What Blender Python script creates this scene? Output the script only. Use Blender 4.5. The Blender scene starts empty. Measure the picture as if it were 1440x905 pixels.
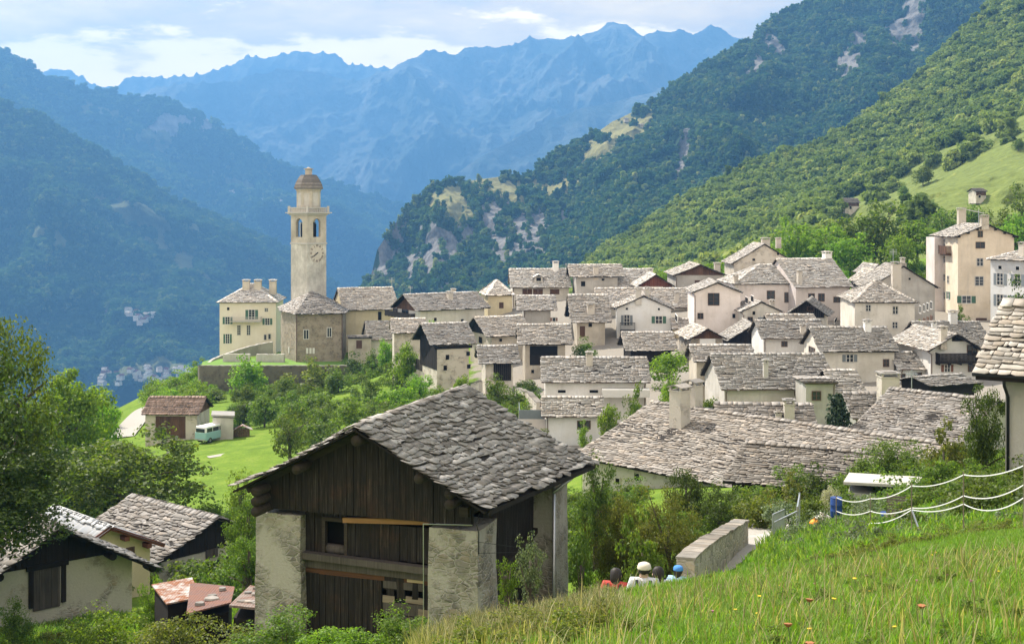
import bpy, math, random
import numpy as np
from mathutils import Vector

random.seed(7)
rng = np.random.default_rng(7)
R = math.radians
F = 1750.0            # focal length in photograph pixels (1440 wide)
CX, HY = 720.0, 300.0 # picture centre column, eye-level row
scene = bpy.context.scene
COL = scene.collection

# ------------------------------------------------------------------ camera
cam_d = bpy.data.cameras.new('camera')
cam = bpy.data.objects.new('camera', cam_d)
COL.objects.link(cam)
cam_d.sensor_width = 36
cam_d.lens = 36 * F / 1440
cam_d.shift_y = -152.5 / 1440
cam_d.clip_start = 0.3
cam_d.clip_end = 60000
cam.location = (0, 0, 0)
cam.rotation_euler = (R(90), 0, 0)
scene.camera = cam

# ------------------------------------------------------------------ light
SKY_AMB = 0.52
SKY_FWD = 1.0
SUN_EL, SUN_LEFT = R(50), R(50)
sv = Vector((-math.sin(SUN_LEFT) * math.cos(SUN_EL), math.cos(SUN_LEFT) * math.cos(SUN_EL), math.sin(SUN_EL)))
sun_d = bpy.data.lights.new('sun', 'SUN')
sun_d.energy = 5.0
sun_d.angle = R(0.6)
sun_d.color = (1.0, 0.93, 0.82)
sun = bpy.data.objects.new('sun', sun_d)
COL.objects.link(sun)
sun.rotation_euler = sv.to_track_quat('Z', 'Y').to_euler()

world = bpy.data.worlds.new('World')
scene.world = world
world.use_nodes = True
wt = world.node_tree
for n in list(wt.nodes): wt.nodes.remove(n)
def wn(t, **k):
    n = wt.nodes.new(t)
    for a, b in k.items(): setattr(n, a, b)
    return n
L = wt.links.new
sky = wn('ShaderNodeTexSky', sky_type='NISHITA', sun_disc=False, sun_elevation=SUN_EL, sun_rotation=-SUN_LEFT)
sky.air_density = 1.0; sky.dust_density = 1.0
bg1 = wn('ShaderNodeBackground'); bg1.inputs['Strength'].default_value = 0.15
L(sky.outputs[0], bg1.inputs['Color'])
geo = wn('ShaderNodeTexCoord')
sep = wn('ShaderNodeSeparateXYZ'); L(geo.outputs['Generated'], sep.inputs[0])
def wmath(op, a, b=None, clamp=False):
    n = wn('ShaderNodeMath', operation=op, use_clamp=clamp)
    for i, v in enumerate((a, b)):
        if v is None: continue
        if isinstance(v, (int, float)): n.inputs[i].default_value = v
        else: L(v, n.inputs[i])
    return n.outputs[0]
zz = wmath('ADD', wmath('MAXIMUM', sep.outputs[2], 0.0), 0.07)
cmb = wn('ShaderNodeCombineXYZ')
L(wmath('DIVIDE', sep.outputs[0], zz), cmb.inputs[0])
L(wmath('DIVIDE', sep.outputs[1], zz), cmb.inputs[1])
def wnoise(scale, detail, vec, rough=0.55, off=0):
    m = wn('ShaderNodeMapping'); m.inputs['Location'].default_value = (off, off * 0.7, off)
    L(vec, m.inputs[0])
    n = wn('ShaderNodeTexNoise'); n.inputs['Scale'].default_value = scale; n.inputs['Detail'].default_value = detail
    n.inputs['Roughness'].default_value = rough
    L(m.outputs[0], n.inputs['Vector'])
    return n.outputs['Fac']
def wramp(fac, stops):
    r = wn('ShaderNodeValToRGB'); e = r.color_ramp.elements
    while len(e) < len(stops): e.new(0.5)
    for i, (p, c) in enumerate(stops):
        e[i].position = p; e[i].color = (*c, 1)
    L(fac, r.inputs[0]); return r.outputs[0]
shade = wramp(wnoise(1.1, 7, cmb.outputs[0], 0.5, 3.1), [(0.36, (0.50, 0.54, 0.62)), (0.47, (0.82, 0.78, 0.73)), (0.60, (1.25, 1.10, 0.92))])
# bright torn edge of the cloud deck, low over the mountains
low = wramp(wmath('ADD', sep.outputs[2], wmath('MULTIPLY', wmath('SUBTRACT', wnoise(9, 6, geo.outputs['Generated'], 0.6), 0.5), 0.10)),
            [(0.085, (1, 1, 1)), (0.125, (0.8, 0.8, 0.8)), (0.150, (0, 0, 0))])
mixc = wn('ShaderNodeMixRGB'); L(low, mixc.inputs[0]); L(shade, mixc.inputs[1]); mixc.inputs[2].default_value = (1.7, 1.35, 1.0, 1)
# the cloud deck is brighter overhead and behind the camera than against the light
lift = wmath('ADD', 1.0, wmath('MULTIPLY', wmath('SUBTRACT', 0.55, sep.outputs[1], True), 0.6))
bg2 = wn('ShaderNodeBackground'); L(mixc.outputs[0], bg2.inputs['Color']); lift = wmath('MULTIPLY', lift, SKY_AMB); L(lift, bg2.inputs['Strength'])
# towards the hidden sun the deck is torn, streaky and much brighter, warm low down
sm = wn('ShaderNodeMapping'); sm.inputs['Scale'].default_value = (2.2, 2.2, 8); L(geo.outputs['Generated'], sm.inputs[0])
fn = wnoise(1.6, 8, sm.outputs[0], 0.58, 4.4); fn2 = wnoise(5.0, 7, sm.outputs[0], 0.6, 1.7)
fcol = wramp(wmath('ADD', wmath('MULTIPLY', fn, .75), wmath('MULTIPLY', fn2, .25)), [(0.37, (0.70, 0.62, 0.45)), (0.46, (1.12, 0.80, 0.42)), (0.54, (1.45, 1.02, 0.44)), (0.64, (2.0, 1.42, 0.52))])
edge = wramp(wmath('ADD', sep.outputs[2], wmath('MULTIPLY', wmath('SUBTRACT', fn2, 0.5), 0.16)), [(0.095, (1, 1, 1)), (0.128, (0.9, 0.9, 0.9)), (0.142, (0, 0, 0))])
fm = wn('ShaderNodeMixRGB'); L(edge, fm.inputs[0]); L(fcol, fm.inputs[1]); fm.inputs[2].default_value = (2.5, 1.85, 0.75, 1)
bg3 = wn('ShaderNodeBackground'); L(fm.outputs[0], bg3.inputs['Color']); bg3.inputs['Strength'].default_value = SKY_FWD
gm_ = wmath('MULTIPLY', wmath('MULTIPLY', wmath('SUBTRACT', 0.42, sep.outputs[2], True), 5.0, True), wmath('MULTIPLY', wmath('SUBTRACT', sep.outputs[1], 0.55, True), 4.0, True))
mask = wramp(wnoise(0.55, 6, cmb.outputs[0], 0.5, 9.3), [(0.30, (0.55, 0.55, 0.55)), (0.5, (1, 1, 1))])
mx = wn('ShaderNodeMixShader'); L(mask, mx.inputs[0]); L(bg1.outputs[0], mx.inputs[1]); L(bg2.outputs[0], mx.inputs[2])
wo = wn('ShaderNodeOutputWorld'); mx2 = wn('ShaderNodeMixShader'); L(gm_, mx2.inputs[0]); L(mx.outputs[0], mx2.inputs[1]); L(bg3.outputs[0], mx2.inputs[2]); L(mx2.outputs[0], wo.inputs['Surface'])

scene.view_settings.view_transform = 'Standard'
scene.view_settings.look = 'None'
scene.view_settings.gamma = 1.0
scene.view_settings.exposure = 1.1
scene.render.engine = 'CYCLES'
scene.cycles.use_denoising = True
scene.cycles.denoising_prefilter = 'ACCURATE'
scene.cycles.sample_clamp_indirect = 6.0
scene.cycles.max_bounces = 5
scene.cycles.diffuse_bounces = 3
scene.cycles.transparent_max_bounces = 8
scene.cycles.volume_bounces = 0
scene.cycles.caustics_reflective = False
scene.cycles.caustics_refractive = False

# ------------------------------------------------------------------ helpers
def P(px, py, D):
    """a pixel of the photograph and a distance along the view -> a point of the place"""
    return Vector(((px - CX) / F * D, D, -(py - HY) / F * D))

def tag(o, label=None, cat=None, group=None, kind=None):
    if label: o['label'] = label
    if cat: o['category'] = cat
    if group: o['group'] = group
    if kind: o['kind'] = kind
    return o

def empty(name, loc, rz=0, scale=1.0):
    o = bpy.data.objects.new(name, None)
    COL.objects.link(o)
    o.location = loc; o.rotation_euler = (0, 0, rz); o.scale = (scale,) * 3
    o.empty_display_size = 0.3
    return o

def link(name, me, mat=None, parent=None):
    o = bpy.data.objects.new(name, me)
    COL.objects.link(o)
    if mat: me.materials.append(mat)
    if parent: o.parent = parent
    return o

def mesh_np(name, verts, quads=None, tris=None, smooth=False):
    """fast mesh from arrays"""
    me = bpy.data.meshes.new(name)
    verts = np.asarray(verts, dtype=np.float32)
    loops = []; starts = []; tot = []; n = 0
    for arr, k in ((quads, 4), (tris, 3)):
        if arr is None or len(arr) == 0: continue
        arr = np.asarray(arr, dtype=np.int32)
        loops.append(arr.ravel())
        starts.append(np.arange(len(arr), dtype=np.int32) * k + n)
        tot.append(np.full(len(arr), k, dtype=np.int32))
        n += arr.size
    loops = np.concatenate(loops); starts = np.concatenate(starts); tot = np.concatenate(tot)
    me.vertices.add(len(verts)); me.vertices.foreach_set('co', verts.ravel())
    me.loops.add(len(loops)); me.loops.foreach_set('vertex_index', loops)
    me.polygons.add(len(starts)); me.polygons.foreach_set('loop_start', starts)
    me.polygons.foreach_set('loop_total', tot)
    if smooth: me.polygons.foreach_set('use_smooth', np.ones(len(starts), dtype=bool))
    me.update(calc_edges=True)
    return me

class MB:
    """collects simple shapes into one mesh"""
    def __init__(s): s.v = []; s.f = []
    def poly(s, pts):
        i = len(s.v); s.v += [tuple(p) for p in pts]; s.f.append(tuple(range(i, i + len(pts))))
    def hexa(s, p):   # 8 points: 0-3 bottom ring, 4-7 top ring
        i = len(s.v); s.v += [tuple(q) for q in p]
        for f in ((3, 2, 1, 0), (4, 5, 6, 7), (0, 1, 5, 4), (1, 2, 6, 5), (2, 3, 7, 6), (3, 0, 4, 7)):
            s.f.append(tuple(i + k for k in f))
    def box(s, x0, x1, y0, y1, z0, z1):
        s.hexa([(x0, y0, z0), (x1, y0, z0), (x1, y1, z0), (x0, y1, z0), (x0, y0, z1), (x1, y0, z1), (x1, y1, z1), (x0, y1, z1)])
    def bar(s, a, b, w, h=None, up=(0, 0, 1)):
        a = Vector(a); b = Vector(b); h = w if h is None else h
        d = (b - a).normalized(); u = Vector(up)
        if abs(d.dot(u)) > 0.95: u = Vector((0, 1, 0))
        r = d.cross(u).normalized(); u = r.cross(d).normalized()
        r *= w / 2; u *= h / 2
        s.hexa([a - r - u, a + r - u, b + r - u, b - r - u, a - r + u, a + r + u, b + r + u, b - r + u])
    def tube(s, pts, rad, n=8, caps=True):
        pts = [Vector(p) for p in pts]
        rads = rad if isinstance(rad, (list, tuple)) else [rad] * len(pts)
        i0 = len(s.v); ref = None
        for k, p in enumerate(pts):
            d = (pts[min(k + 1, len(pts) - 1)] - pts[max(k - 1, 0)]).normalized()
            if ref is None:
                ref = d.orthogonal().normalized()
            ref = (ref - d * ref.dot(d)).normalized()
            q = d.cross(ref)
            for j in range(n):
                t = 2 * math.pi * j / n
                s.v.append(tuple(p + (ref * math.cos(t) + q * math.sin(t)) * rads[k]))
        for k in range(len(pts) - 1):
            for j in range(n):
                a = i0 + k * n + j; b = i0 + k * n + (j + 1) % n
                s.f.append((a, b, b + n, a + n))
        if caps:
            s.f.append(tuple(i0 + j for j in range(n))[::-1])
            s.f.append(tuple(i0 + (len(pts) - 1) * n + j for j in range(n)))
    def prism(s, ring, z0, z1, taper=None):
        n = len(ring); i = len(s.v)
        top = taper or ring
        s.v += [(p[0], p[1], z0) for p in ring] + [(p[0], p[1], z1) for p in top]
        for k in range(n):
            s.f.append((i + k, i + (k + 1) % n, i + n + (k + 1) % n, i + n + k))
        s.f.append(tuple(i + k for k in range(n))[::-1]); s.f.append(tuple(i + n + k for k in range(n)))
    def build(s, name, mat, parent=None, smooth=False, bevel=0):
        me = bpy.data.meshes.new(name); me.from_pydata(s.v, [], s.f)
        if smooth: me.polygons.foreach_set('use_smooth', np.ones(len(me.polygons), dtype=bool))
        o = link(name, me, mat, parent)
        if bevel:
            m = o.modifiers.new('bevel', 'BEVEL'); m.width = bevel; m.segments = 1; m.limit_method = 'ANGLE'
        return o

# numpy gradient noise ------------------------------------------------------
_perm = rng.permutation(256); _perm = np.concatenate([_perm, _perm, _perm])
_g = rng.normal(size=(256, 3)); _g /= np.linalg.norm(_g, axis=1)[:, None]
def noise3(x, y, z):
    x = np.asarray(x, float); y = np.asarray(y, float) + 0 * x; z = np.asarray(z, float) + 0 * x
    xi = np.floor(x).astype(int); yi = np.floor(y).astype(int); zi = np.floor(z).astype(int)
    xf, yf, zf = x - xi, y - yi, z - zi
    u, v, w = [t * t * t * (t * (t * 6 - 15) + 10) for t in (xf, yf, zf)]
    out = 0
    for a in (0, 1):
        for b in (0, 1):
            for c in (0, 1):
                h = _perm[(_perm[(_perm[(xi + a) & 255] + yi + b) & 255] + zi + c) & 255]
                g = _g[h]
                d = g[..., 0] * (xf - a) + g[..., 1] * (yf - b) + g[..., 2] * (zf - c)
                out = out + d * (u if a else 1 - u) * (v if b else 1 - v) * (w if c else 1 - w)
    return out * 1.5
def fbm(x, y, z=0, oct=5, gain=0.5):
    s = 0; a = 1; f = 1
    for k in range(oct):
        s = s + a * noise3(x * f + 17 * k, y * f + 5 * k, z * f + 0 * x); a *= gain; f *= 2.03
    return s
def ridged(x, y, z=0, oct=5, gain=0.5):
    s = 0; a = 1; f = 1; w = 1
    for k in range(oct):
        n = 1 - np.abs(noise3(x * f + 31 * k, y * f, z * f + 0 * x) * 1.6)
        n = np.clip(n, 0, 1) ** 2 * w; s = s + a * n; w = np.clip(n * 1.6, 0, 1); a *= gain; f *= 2.05
    return s

# ------------------------------------------------------------------ materials
MATS = {}
def nt(m):
    m.use_nodes = True; t = m.node_tree
    for n in list(t.nodes): t.nodes.remove(n)
    return t
class NB:
    """short-hand for wiring a node tree"""
    def __init__(s, name):
        s.m = bpy.data.materials.new(name); s.t = nt(s.m); s.tc = None
    def n(s, typ, **k):
        o = s.t.nodes.new(typ)
        for a, b in k.items(): setattr(o, a, b)
        return o
    def put(s, sock, v):
        if v is None: return
        if isinstance(v, bpy.types.NodeSocket): s.t.links.new(v, sock)
        elif isinstance(v, (tuple, list)) and len(v) == 3 and sock.type == 'RGBA': sock.default_value = (*v, 1)
        else: sock.default_value = v
    def co(s, kind='Object', scale=None):
        if s.tc is None: s.tc = s.n('ShaderNodeTexCoord')
        o = s.tc.outputs[kind]
        if scale is not None:
            mp = s.n('ShaderNodeMapping'); s.put(mp.inputs[0], o); mp.inputs['Scale'].default_value = scale; o = mp.outputs[0]
        return o
    def noise(s, scale, detail=4, vec=None, rough=0.55, dist=0.0):
        o = s.n('ShaderNodeTexNoise'); s.put(o.inputs['Vector'], vec or s.co()); o.inputs['Scale'].default_value = scale
        o.inputs['Detail'].default_value = detail; o.inputs['Roughness'].default_value = rough; o.inputs['Distortion'].default_value = dist
        return o.outputs['Fac']
    def voro(s, scale, vec=None, feature='F1', out='Distance'):
        o = s.n('ShaderNodeTexVoronoi', feature=feature); s.put(o.inputs['Vector'], vec or s.co()); o.inputs['Scale'].default_value = scale
        return o.outputs[out]
    def ramp(s, fac, stops):
        r = s.n('ShaderNodeValToRGB'); e = r.color_ramp.elements
        while len(e) < len(stops): e.new(0.5)
        for i, (p, c) in enumerate(stops):
            e[i].position = p; e[i].color = (*c, 1) if isinstance(c, (tuple, list)) else (c, c, c, 1)
        s.put(r.inputs[0], fac); return r.outputs[0]
    def mix(s, fac, a, b, mode='MIX'):
        r = s.n('ShaderNodeMixRGB', blend_type=mode); s.put(r.inputs[0], fac); s.put(r.inputs[1], a); s.put(r.inputs[2], b)
        return r.outputs[0]
    def math(s, op, a, b=None, clamp=False):
        r = s.n('ShaderNodeMath', operation=op, use_clamp=clamp); s.put(r.inputs[0], a); s.put(r.inputs[1], b); return r.outputs[0]
    def attr(s, name, out='Fac'):
        r = s.n('ShaderNodeAttribute', attribute_name=name); return r.outputs[out]
    def island(s):
        return s.n('ShaderNodeNewGeometry').outputs['Random Per Island']
    def objrand(s):
        return s.n('ShaderNodeObjectInfo').outputs['Random']
    def bump(s, h, strength=0.5, dist=0.05):
        r = s.n('ShaderNodeBump'); r.inputs['Strength'].default_value = strength; r.inputs['Distance'].default_value = dist
        s.put(r.inputs['Height'], h); return r.outputs[0]
    def out(s, color, rough=0.85, normal=None, metal=0.0, spec=0.3):
        b = s.n('ShaderNodeBsdfPrincipled'); s.put(b.inputs['Base Color'], color); s.put(b.inputs['Roughness'], rough)
        b.inputs['Metallic'].default_value = metal; b.inputs['Specular IOR Level'].default_value = spec
        if normal: s.put(b.inputs['Normal'], normal)
        o = s.n('ShaderNodeOutputMaterial'); s.put(o.inputs[0], b.outputs[0]); return s.m

def mul(c, k): return tuple(x * k for x in c)

def plaster(name, c, stain=0.35, bump=0.3):
    if name in MATS: return MATS[name]
    b = NB(name)
    big = b.noise(0.35, 6, rough=0.65)
    run = b.noise(1.0, 5, b.co(scale=(1.6, 1.6, 0.22)), 0.6)
    fine = b.noise(9, 4); c = tuple(c); tone = b.objrand()
    col = b.mix(b.ramp(big, [(0.36, 0.0), (0.68, 1.0)]), c, mul((c[0] * 0.93, c[1] * 0.9, c[2] * 0.84), 1 - stain * 0.55))
    col = b.mix(b.ramp(run, [(0.5, 0.0), (0.74, stain)]), col, mul((0.40, 0.37, 0.33), 0.75))
    col = b.mix(b.ramp(fine, [(0.35, 0.35), (0.7, 0.0)]), col, mul(c, 0.78))
    col = b.mix(b.ramp(tone, [(0.0, 0.0), (0.35, 0.0), (1.0, 1.0)]), col, b.mix(1.0, col, (0.78, 0.78, 0.79), 'MULTIPLY'))
    spots = b.ramp(b.noise(2.1, 6, rough=0.7), [(0.60, 0.0), (0.66, 1.0)])
    col = b.mix(b.math('MULTIPLY', spots, stain), col, (0.33, 0.29, 0.24))
    MATS[name] = b.out(col, 0.9, b.bump(b.math('ADD', fine, b.noise(30, 2)), bump, 0.03))
    return MATS[name]

def rubble(name, c, mortar=(0.45, 0.41, 0.35), scale=2.6, cover=0.45):
    """stone rubble showing through worn mortar"""
    if name in MATS: return MATS[name]
    b = NB(name)
    v = b.co(scale=(1, 1, 1.9))
    warp = b.n('ShaderNodeVectorMath', operation='ADD'); b.put(warp.inputs[0], v)
    nn = b.n('ShaderNodeTexNoise'); b.put(nn.inputs['Vector'], v); nn.inputs['Scale'].default_value = 2.5
    sc = b.n('ShaderNodeVectorMath', operation='SCALE'); b.put(sc.inputs[0], nn.outputs['Color']); sc.inputs['Scale'].default_value = 0.35
    b.put(warp.inputs[1], sc.outputs[0])
    cell = b.voro(scale, warp.outputs[0], out='Color'); edge = b.voro(scale, warp.outputs[0], 'DISTANCE_TO_EDGE')
    g = b.n('ShaderNodeSeparateColor'); b.put(g.inputs[0], cell)
    stone = b.ramp(g.outputs[0], [(0.0, mul(c, 0.65)), (0.5, c), (1.0, (c[0] * 1.25, c[1] * 1.15, c[2] * 1.0))])
    e = b.ramp(edge, [(0.02, 1.0), (0.10, 0.0)])
    patch = b.ramp(b.noise(0.9, 5, rough=0.65), [(cover - 0.06, 0.0), (cover + 0.08, 1.0)])
    m = b.math('MAXIMUM', e, patch)
    fine = b.noise(14, 4)
    col = b.mix(m, stone, b.mix(fine, mul(mortar, 0.85), mul(mortar, 1.12)))
    h = b.math('ADD', b.math('MULTIPLY', b.ramp(edge, [(0.0, 0.0), (0.12, 1.0)]), b.math('SUBTRACT', 1.0, patch)), b.math('MULTIPLY', fine, 0.5))
    MATS[name] = b.out(col, 0.92, b.bump(h, 0.7, 0.06)); return MATS[name]

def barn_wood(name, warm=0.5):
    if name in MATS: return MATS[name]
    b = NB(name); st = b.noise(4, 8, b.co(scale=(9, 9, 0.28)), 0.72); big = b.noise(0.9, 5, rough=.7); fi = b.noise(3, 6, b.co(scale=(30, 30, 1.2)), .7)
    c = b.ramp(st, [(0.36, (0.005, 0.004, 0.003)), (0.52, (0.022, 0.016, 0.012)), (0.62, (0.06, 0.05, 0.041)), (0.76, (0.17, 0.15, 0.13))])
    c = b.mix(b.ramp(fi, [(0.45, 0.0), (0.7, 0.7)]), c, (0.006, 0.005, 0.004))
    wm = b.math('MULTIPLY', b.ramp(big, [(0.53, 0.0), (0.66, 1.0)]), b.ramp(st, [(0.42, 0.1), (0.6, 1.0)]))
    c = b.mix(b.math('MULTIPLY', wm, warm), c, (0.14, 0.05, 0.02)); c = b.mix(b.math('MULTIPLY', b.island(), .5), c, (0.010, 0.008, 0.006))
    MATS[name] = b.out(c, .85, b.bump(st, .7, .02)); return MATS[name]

def wood(name, c, c2, axis=2, scale=1.0, plank=0.0):
    if name in MATS: return MATS[name]
    b = NB(name)
    s = [6 * scale] * 3; s[axis] = 0.35 * scale
    gr = b.noise(3, 6, b.co(scale=tuple(s)), 0.65)
    col = b.ramp(gr, [(0.3, c), (0.7, c2)])
    col = b.mix(b.ramp(b.noise(0.8, 4), [(0.45, 0.0), (0.75, 0.5)]), col, mul(c2, 1.35))
    col = b.mix(b.math('MULTIPLY', b.island(), 0.55), col, mul(c, 0.55))
    MATS[name] = b.out(col, 0.85, b.bump(gr, 0.5, 0.02)); return MATS[name]

def plain(name, c, rough=0.7, var=0.15, metal=0.0, spec=0.4):
    if name in MATS: return MATS[name]
    b = NB(name)
    MATS[name] = b.out(b.mix(b.noise(3, 5), mul(c, 1 - var), mul(c, 1 + var)), rough, metal=metal, spec=spec); return MATS[name]

def slate(name, c, warm=0.0):
    if name in MATS: return MATS[name]
    b = NB(name)
    r = b.island()
    w = (c[0] * 1.06, c[1] * 0.97, c[2] * 0.88)
    col = b.ramp(r, [(0.0, mul(c, 0.55)), (0.25, mul(w, 0.82)), (0.6, c), (0.88, mul((c[0], c[1], c[2] * 1.02), 1.22)), (1.0, mul(w, 1.45))])
    tn = b.objrand(); col = b.mix(1.0, col, b.ramp(tn, [(0.0, (0.70, 0.69, 0.67)), (0.5, (0.98, 0.97, 0.96)), (1.0, (1.12, 1.07, 1.0))]), 'MULTIPLY')
    fine = b.noise(2.2, 7, rough=0.7)
    col = b.mix(b.ramp(fine, [(0.32, 0.75), (0.62, 0.0)]), col, mul(c, 0.52))
    lich = b.ramp(b.noise(5.5, 6, rough=0.75), [(0.58, 0.0), (0.68, 0.6)])
    col = b.mix(lich, col, (min(1, c[0] * 1.45), min(1, c[1] * 1.42), c[2] * 1.25))
    MATS[name] = b.out(col, 0.8, b.bump(b.math('ADD', b.math('MULTIPLY', fine, .4), b.noise(18, 3)), 0.5, 0.012), spec=0.25); return MATS[name]

def leafmat(name, dark, light, trans=0.45, yellow=None):
    if name in MATS: return MATS[name]
    b = NB(name)
    r = b.island(); o = b.objrand()
    col = b.ramp(r, [(0.0, dark), (0.65, light), (1.0, yellow or mul(light, 1.25))])
    hs = b.n('ShaderNodeHueSaturation'); b.put(hs.inputs['Color'], col)
    b.put(hs.inputs['Hue'], b.math('ADD', 0.485, b.math('MULTIPLY', o, 0.03)))
    b.put(hs.inputs['Value'], b.math('ADD', 0.8, b.math('MULTIPLY', o, 0.4)))
    p = b.n('ShaderNodeBsdfPrincipled'); b.put(p.inputs['Base Color'], hs.outputs[0]); p.inputs['Roughness'].default_value = 0.55
    p.inputs['Specular IOR Level'].default_value = 0.3
    t = b.n('ShaderNodeBsdfTranslucent')
    tcol = b.mix(1.0, hs.outputs[0], (1.5, 1.55, 0.6), 'MULTIPLY'); b.put(t.inputs[0], tcol)
    m = b.n('ShaderNodeMixShader'); m.inputs[0].default_value = trans; b.put(m.inputs[1], p.outputs[0]); b.put(m.inputs[2], t.outputs[0])
    out = b.n('ShaderNodeOutputMaterial'); b.put(out.inputs[0], m.outputs[0])
    MATS[name] = b.m; return b.m
# ================================================================== the mountains
from mathutils.bvhtree import BVHTree
def interp_grid(rows, nu, nv):
    """rows: list (top to bottom) of lists of (px, py, D), every row with its own px knots; returns nv x nu arrays of px,py,D"""
    x0 = rows[0][0][0]; x1 = rows[0][-1][0]
    U = np.linspace(0, 1, nu)
    rr = []
    for r in rows:
        r = np.array(r, float); t = (r[:, 0] - r[0, 0]) / (r[-1, 0] - r[0, 0])
        rr.append(np.stack([np.interp(U, t, r[:, 0]), np.interp(U, t, r[:, 1]), np.interp(U, t, r[:, 2])], -1))
    rr = np.array(rr); V = np.linspace(0, len(rows) - 1, nv); i = np.clip(np.floor(V).astype(int), 0, len(rows) - 2)
    f = (V - i)[:, None, None]
    return rr[i] * (1 - f) + rr[i + 1] * f

def hill(name, rows, nu, nv, amp, wl, mat, ridge=0.7, back=0.7, seed=0, masks=None, skyline_amp=0.25, oct=6, vert=0.5, jag=0.0):
    g = interp_grid(rows, nu, nv)
    px, py, D = g[..., 0], g[..., 1], g[..., 2]
    X = (px - CX) / F * D; Y = D.copy(); Z = -(py - HY) / F * D
    # slope surface normal roughly: towards camera & up -> push relief along depth and height
    v = np.linspace(0, 1, nv)[:, None]
    r = ridged(X / wl + seed, Z / wl * 0.45 + seed, Y / wl * 0.5, oct) - 0.9
    f2 = fbm(X / wl * 3.1 + seed, Z / wl * 3.1, Y / wl * 2, 4)
    h = amp * (ridge * r + (1 - ridge) * f2)
    edge = skyline_amp + (1 - skyline_amp) * np.clip(v * 5, 0, 1)
    Y2 = Y - h * edge * 0.9
    Z2 = Z + h * edge * vert * 0.6
    # crest: fine teeth
    if jag: Z2 = Z2 + jag * (ridged(X / (wl * .16) + seed, 0 * X + 2.2, v + 0 * X, 4) - .8) * np.clip(1 - v * 6, 0, 1)
    k = Y2 / Y
    X2 = X * (0.4 * k + 0.6)
    # back slope
    bx, by, bz = [X2[:1] * 1.0], [Y2[:1]], [Z2[:1]]
    nb = 8; span = (Y[0].mean()) * 0.22
    back_rows = []
    for j in range(nb, 0, -1):
        t = j / nb
        yy = Y2[0] + span * t; back_rows.append((X2[0] * (1 + 0.1 * t), yy, Z2[0] - span * t * back + amp * 0.3 * fbm(X2[0] / wl, yy / wl, seed, 3)))
    Xa = np.vstack([np.array([b[0] for b in back_rows]), X2]); Ya = np.vstack([np.array([b[1] for b in back_rows]), Y2]); Za = np.vstack([np.array([b[2] for b in back_rows]), Z2])
    co = np.stack([Xa, Ya, Za], -1)
    N, M = Xa.shape
    idx = np.arange(N * M).reshape(N, M)
    q = np.stack([idx[:-1, :-1], idx[1:, :-1], idx[1:, 1:], idx[:-1, 1:]], -1).reshape(-1, 4)
    me = mesh_np(name, co.reshape(-1, 3), q, smooth=True)
    o = link(name, me, mat); tag(o, kind='structure')
    pm = {}
    for mname, fn in (masks or {}).items():
        w = np.zeros((N, M), np.float32); w[nb:] = fn(px, py, D, X, Z)
        a = me.attributes.new(mname, 'FLOAT', 'POINT'); a.data.foreach_set('value', w.ravel()); pm[mname] = w
    BVH[name + str(len(BVH))] = BVHTree.FromPolygons([Vector(p) for p in co.reshape(-1, 3)[::1]], q.tolist()) if name == 'hills' and rows[0][0][2] < 4600 else None
    return o, co, pm, nb, px, py
BVH = {}
def on_hill(px, py):
    d = Vector(((px - CX) / F, 1, -(py - HY) / F)).normalized(); best = None
    for b in BVH.values():
        if b is None: continue
        r = b.ray_cast(Vector((0, 0, 0)), d)
        if r[0] and (best is None or r[3] < best[3]): best = r
    return best[0] if best else None

def blobmask(blobs, soft=0.35, nz=0.5, s=0.05):
    def fn(px, py, D, X, Z):
        w = np.zeros_like(px); n = fbm(px * s, py * s, 3.3, 4)
        for (cx, cy, rx, ry, rot) in blobs:
            c, sn = math.cos(R(rot)), math.sin(R(rot))
            dx, dy = px - cx, py - cy
            a = (dx * c + dy * sn) / rx; b = (-dx * sn + dy * c) / ry
            d = np.sqrt(a * a + b * b) + n * nz
            w = np.maximum(w, np.clip((1 - d) / soft, 0, 1))
        return w
    return fn

def mountain_mat(name, base, base2, rock=(0.26, 0.24, 0.23), grass=(0.10, 0.14, 0.035), scale=0.01, bumpd=20):
    b = NB(name)
    pos = b.n('ShaderNodeNewGeometry').outputs['Position']
    n1 = b.noise(scale, 8, pos, 0.65); n2 = b.noise(scale * 9, 6, pos, 0.6)
    col = b.ramp(n1, [(0.35, base), (0.65, base2)])
    col = b.mix(b.ramp(n2, [(0.3, 0.5), (0.6, 0.0)]), col, mul(base, 0.5))
    rk = b.attr('rock'); gr = b.attr('meadow')
    sv_ = b.n('ShaderNodeMapping'); b.put(sv_.inputs[0], pos); sv_.inputs['Scale'].default_value = (1, 1, 0.35)
    rn = b.noise(scale * 6, 8, sv_.outputs[0], 0.7)
    rc = b.ramp(rn, [(0.3, mul(rock, 0.45)), (0.5, rock), (0.72, mul(rock, 1.5))])
    m1 = b.mix(b.ramp(b.math('ADD', rk, b.math('MULTIPLY', b.math('SUBTRACT', rn, 0.5), 0.9)), [(0.42, 0.0), (0.52, 1.0)]), col, rc)
    gc = b.ramp(n2, [(0.3, mul(grass, 0.7)), (0.6, grass), (0.8, (grass[0] * 1.7, grass[1] * 1.4, grass[2] * 1.5))])
    m2 = b.mix(b.ramp(gr, [(0.35, 0.0), (0.6, 1.0)]), m1, gc)
    return b.out(m2, 0.95, b.bump(b.math('ADD', n2, rn), 0.8, bumpd), spec=0.1)

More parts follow.
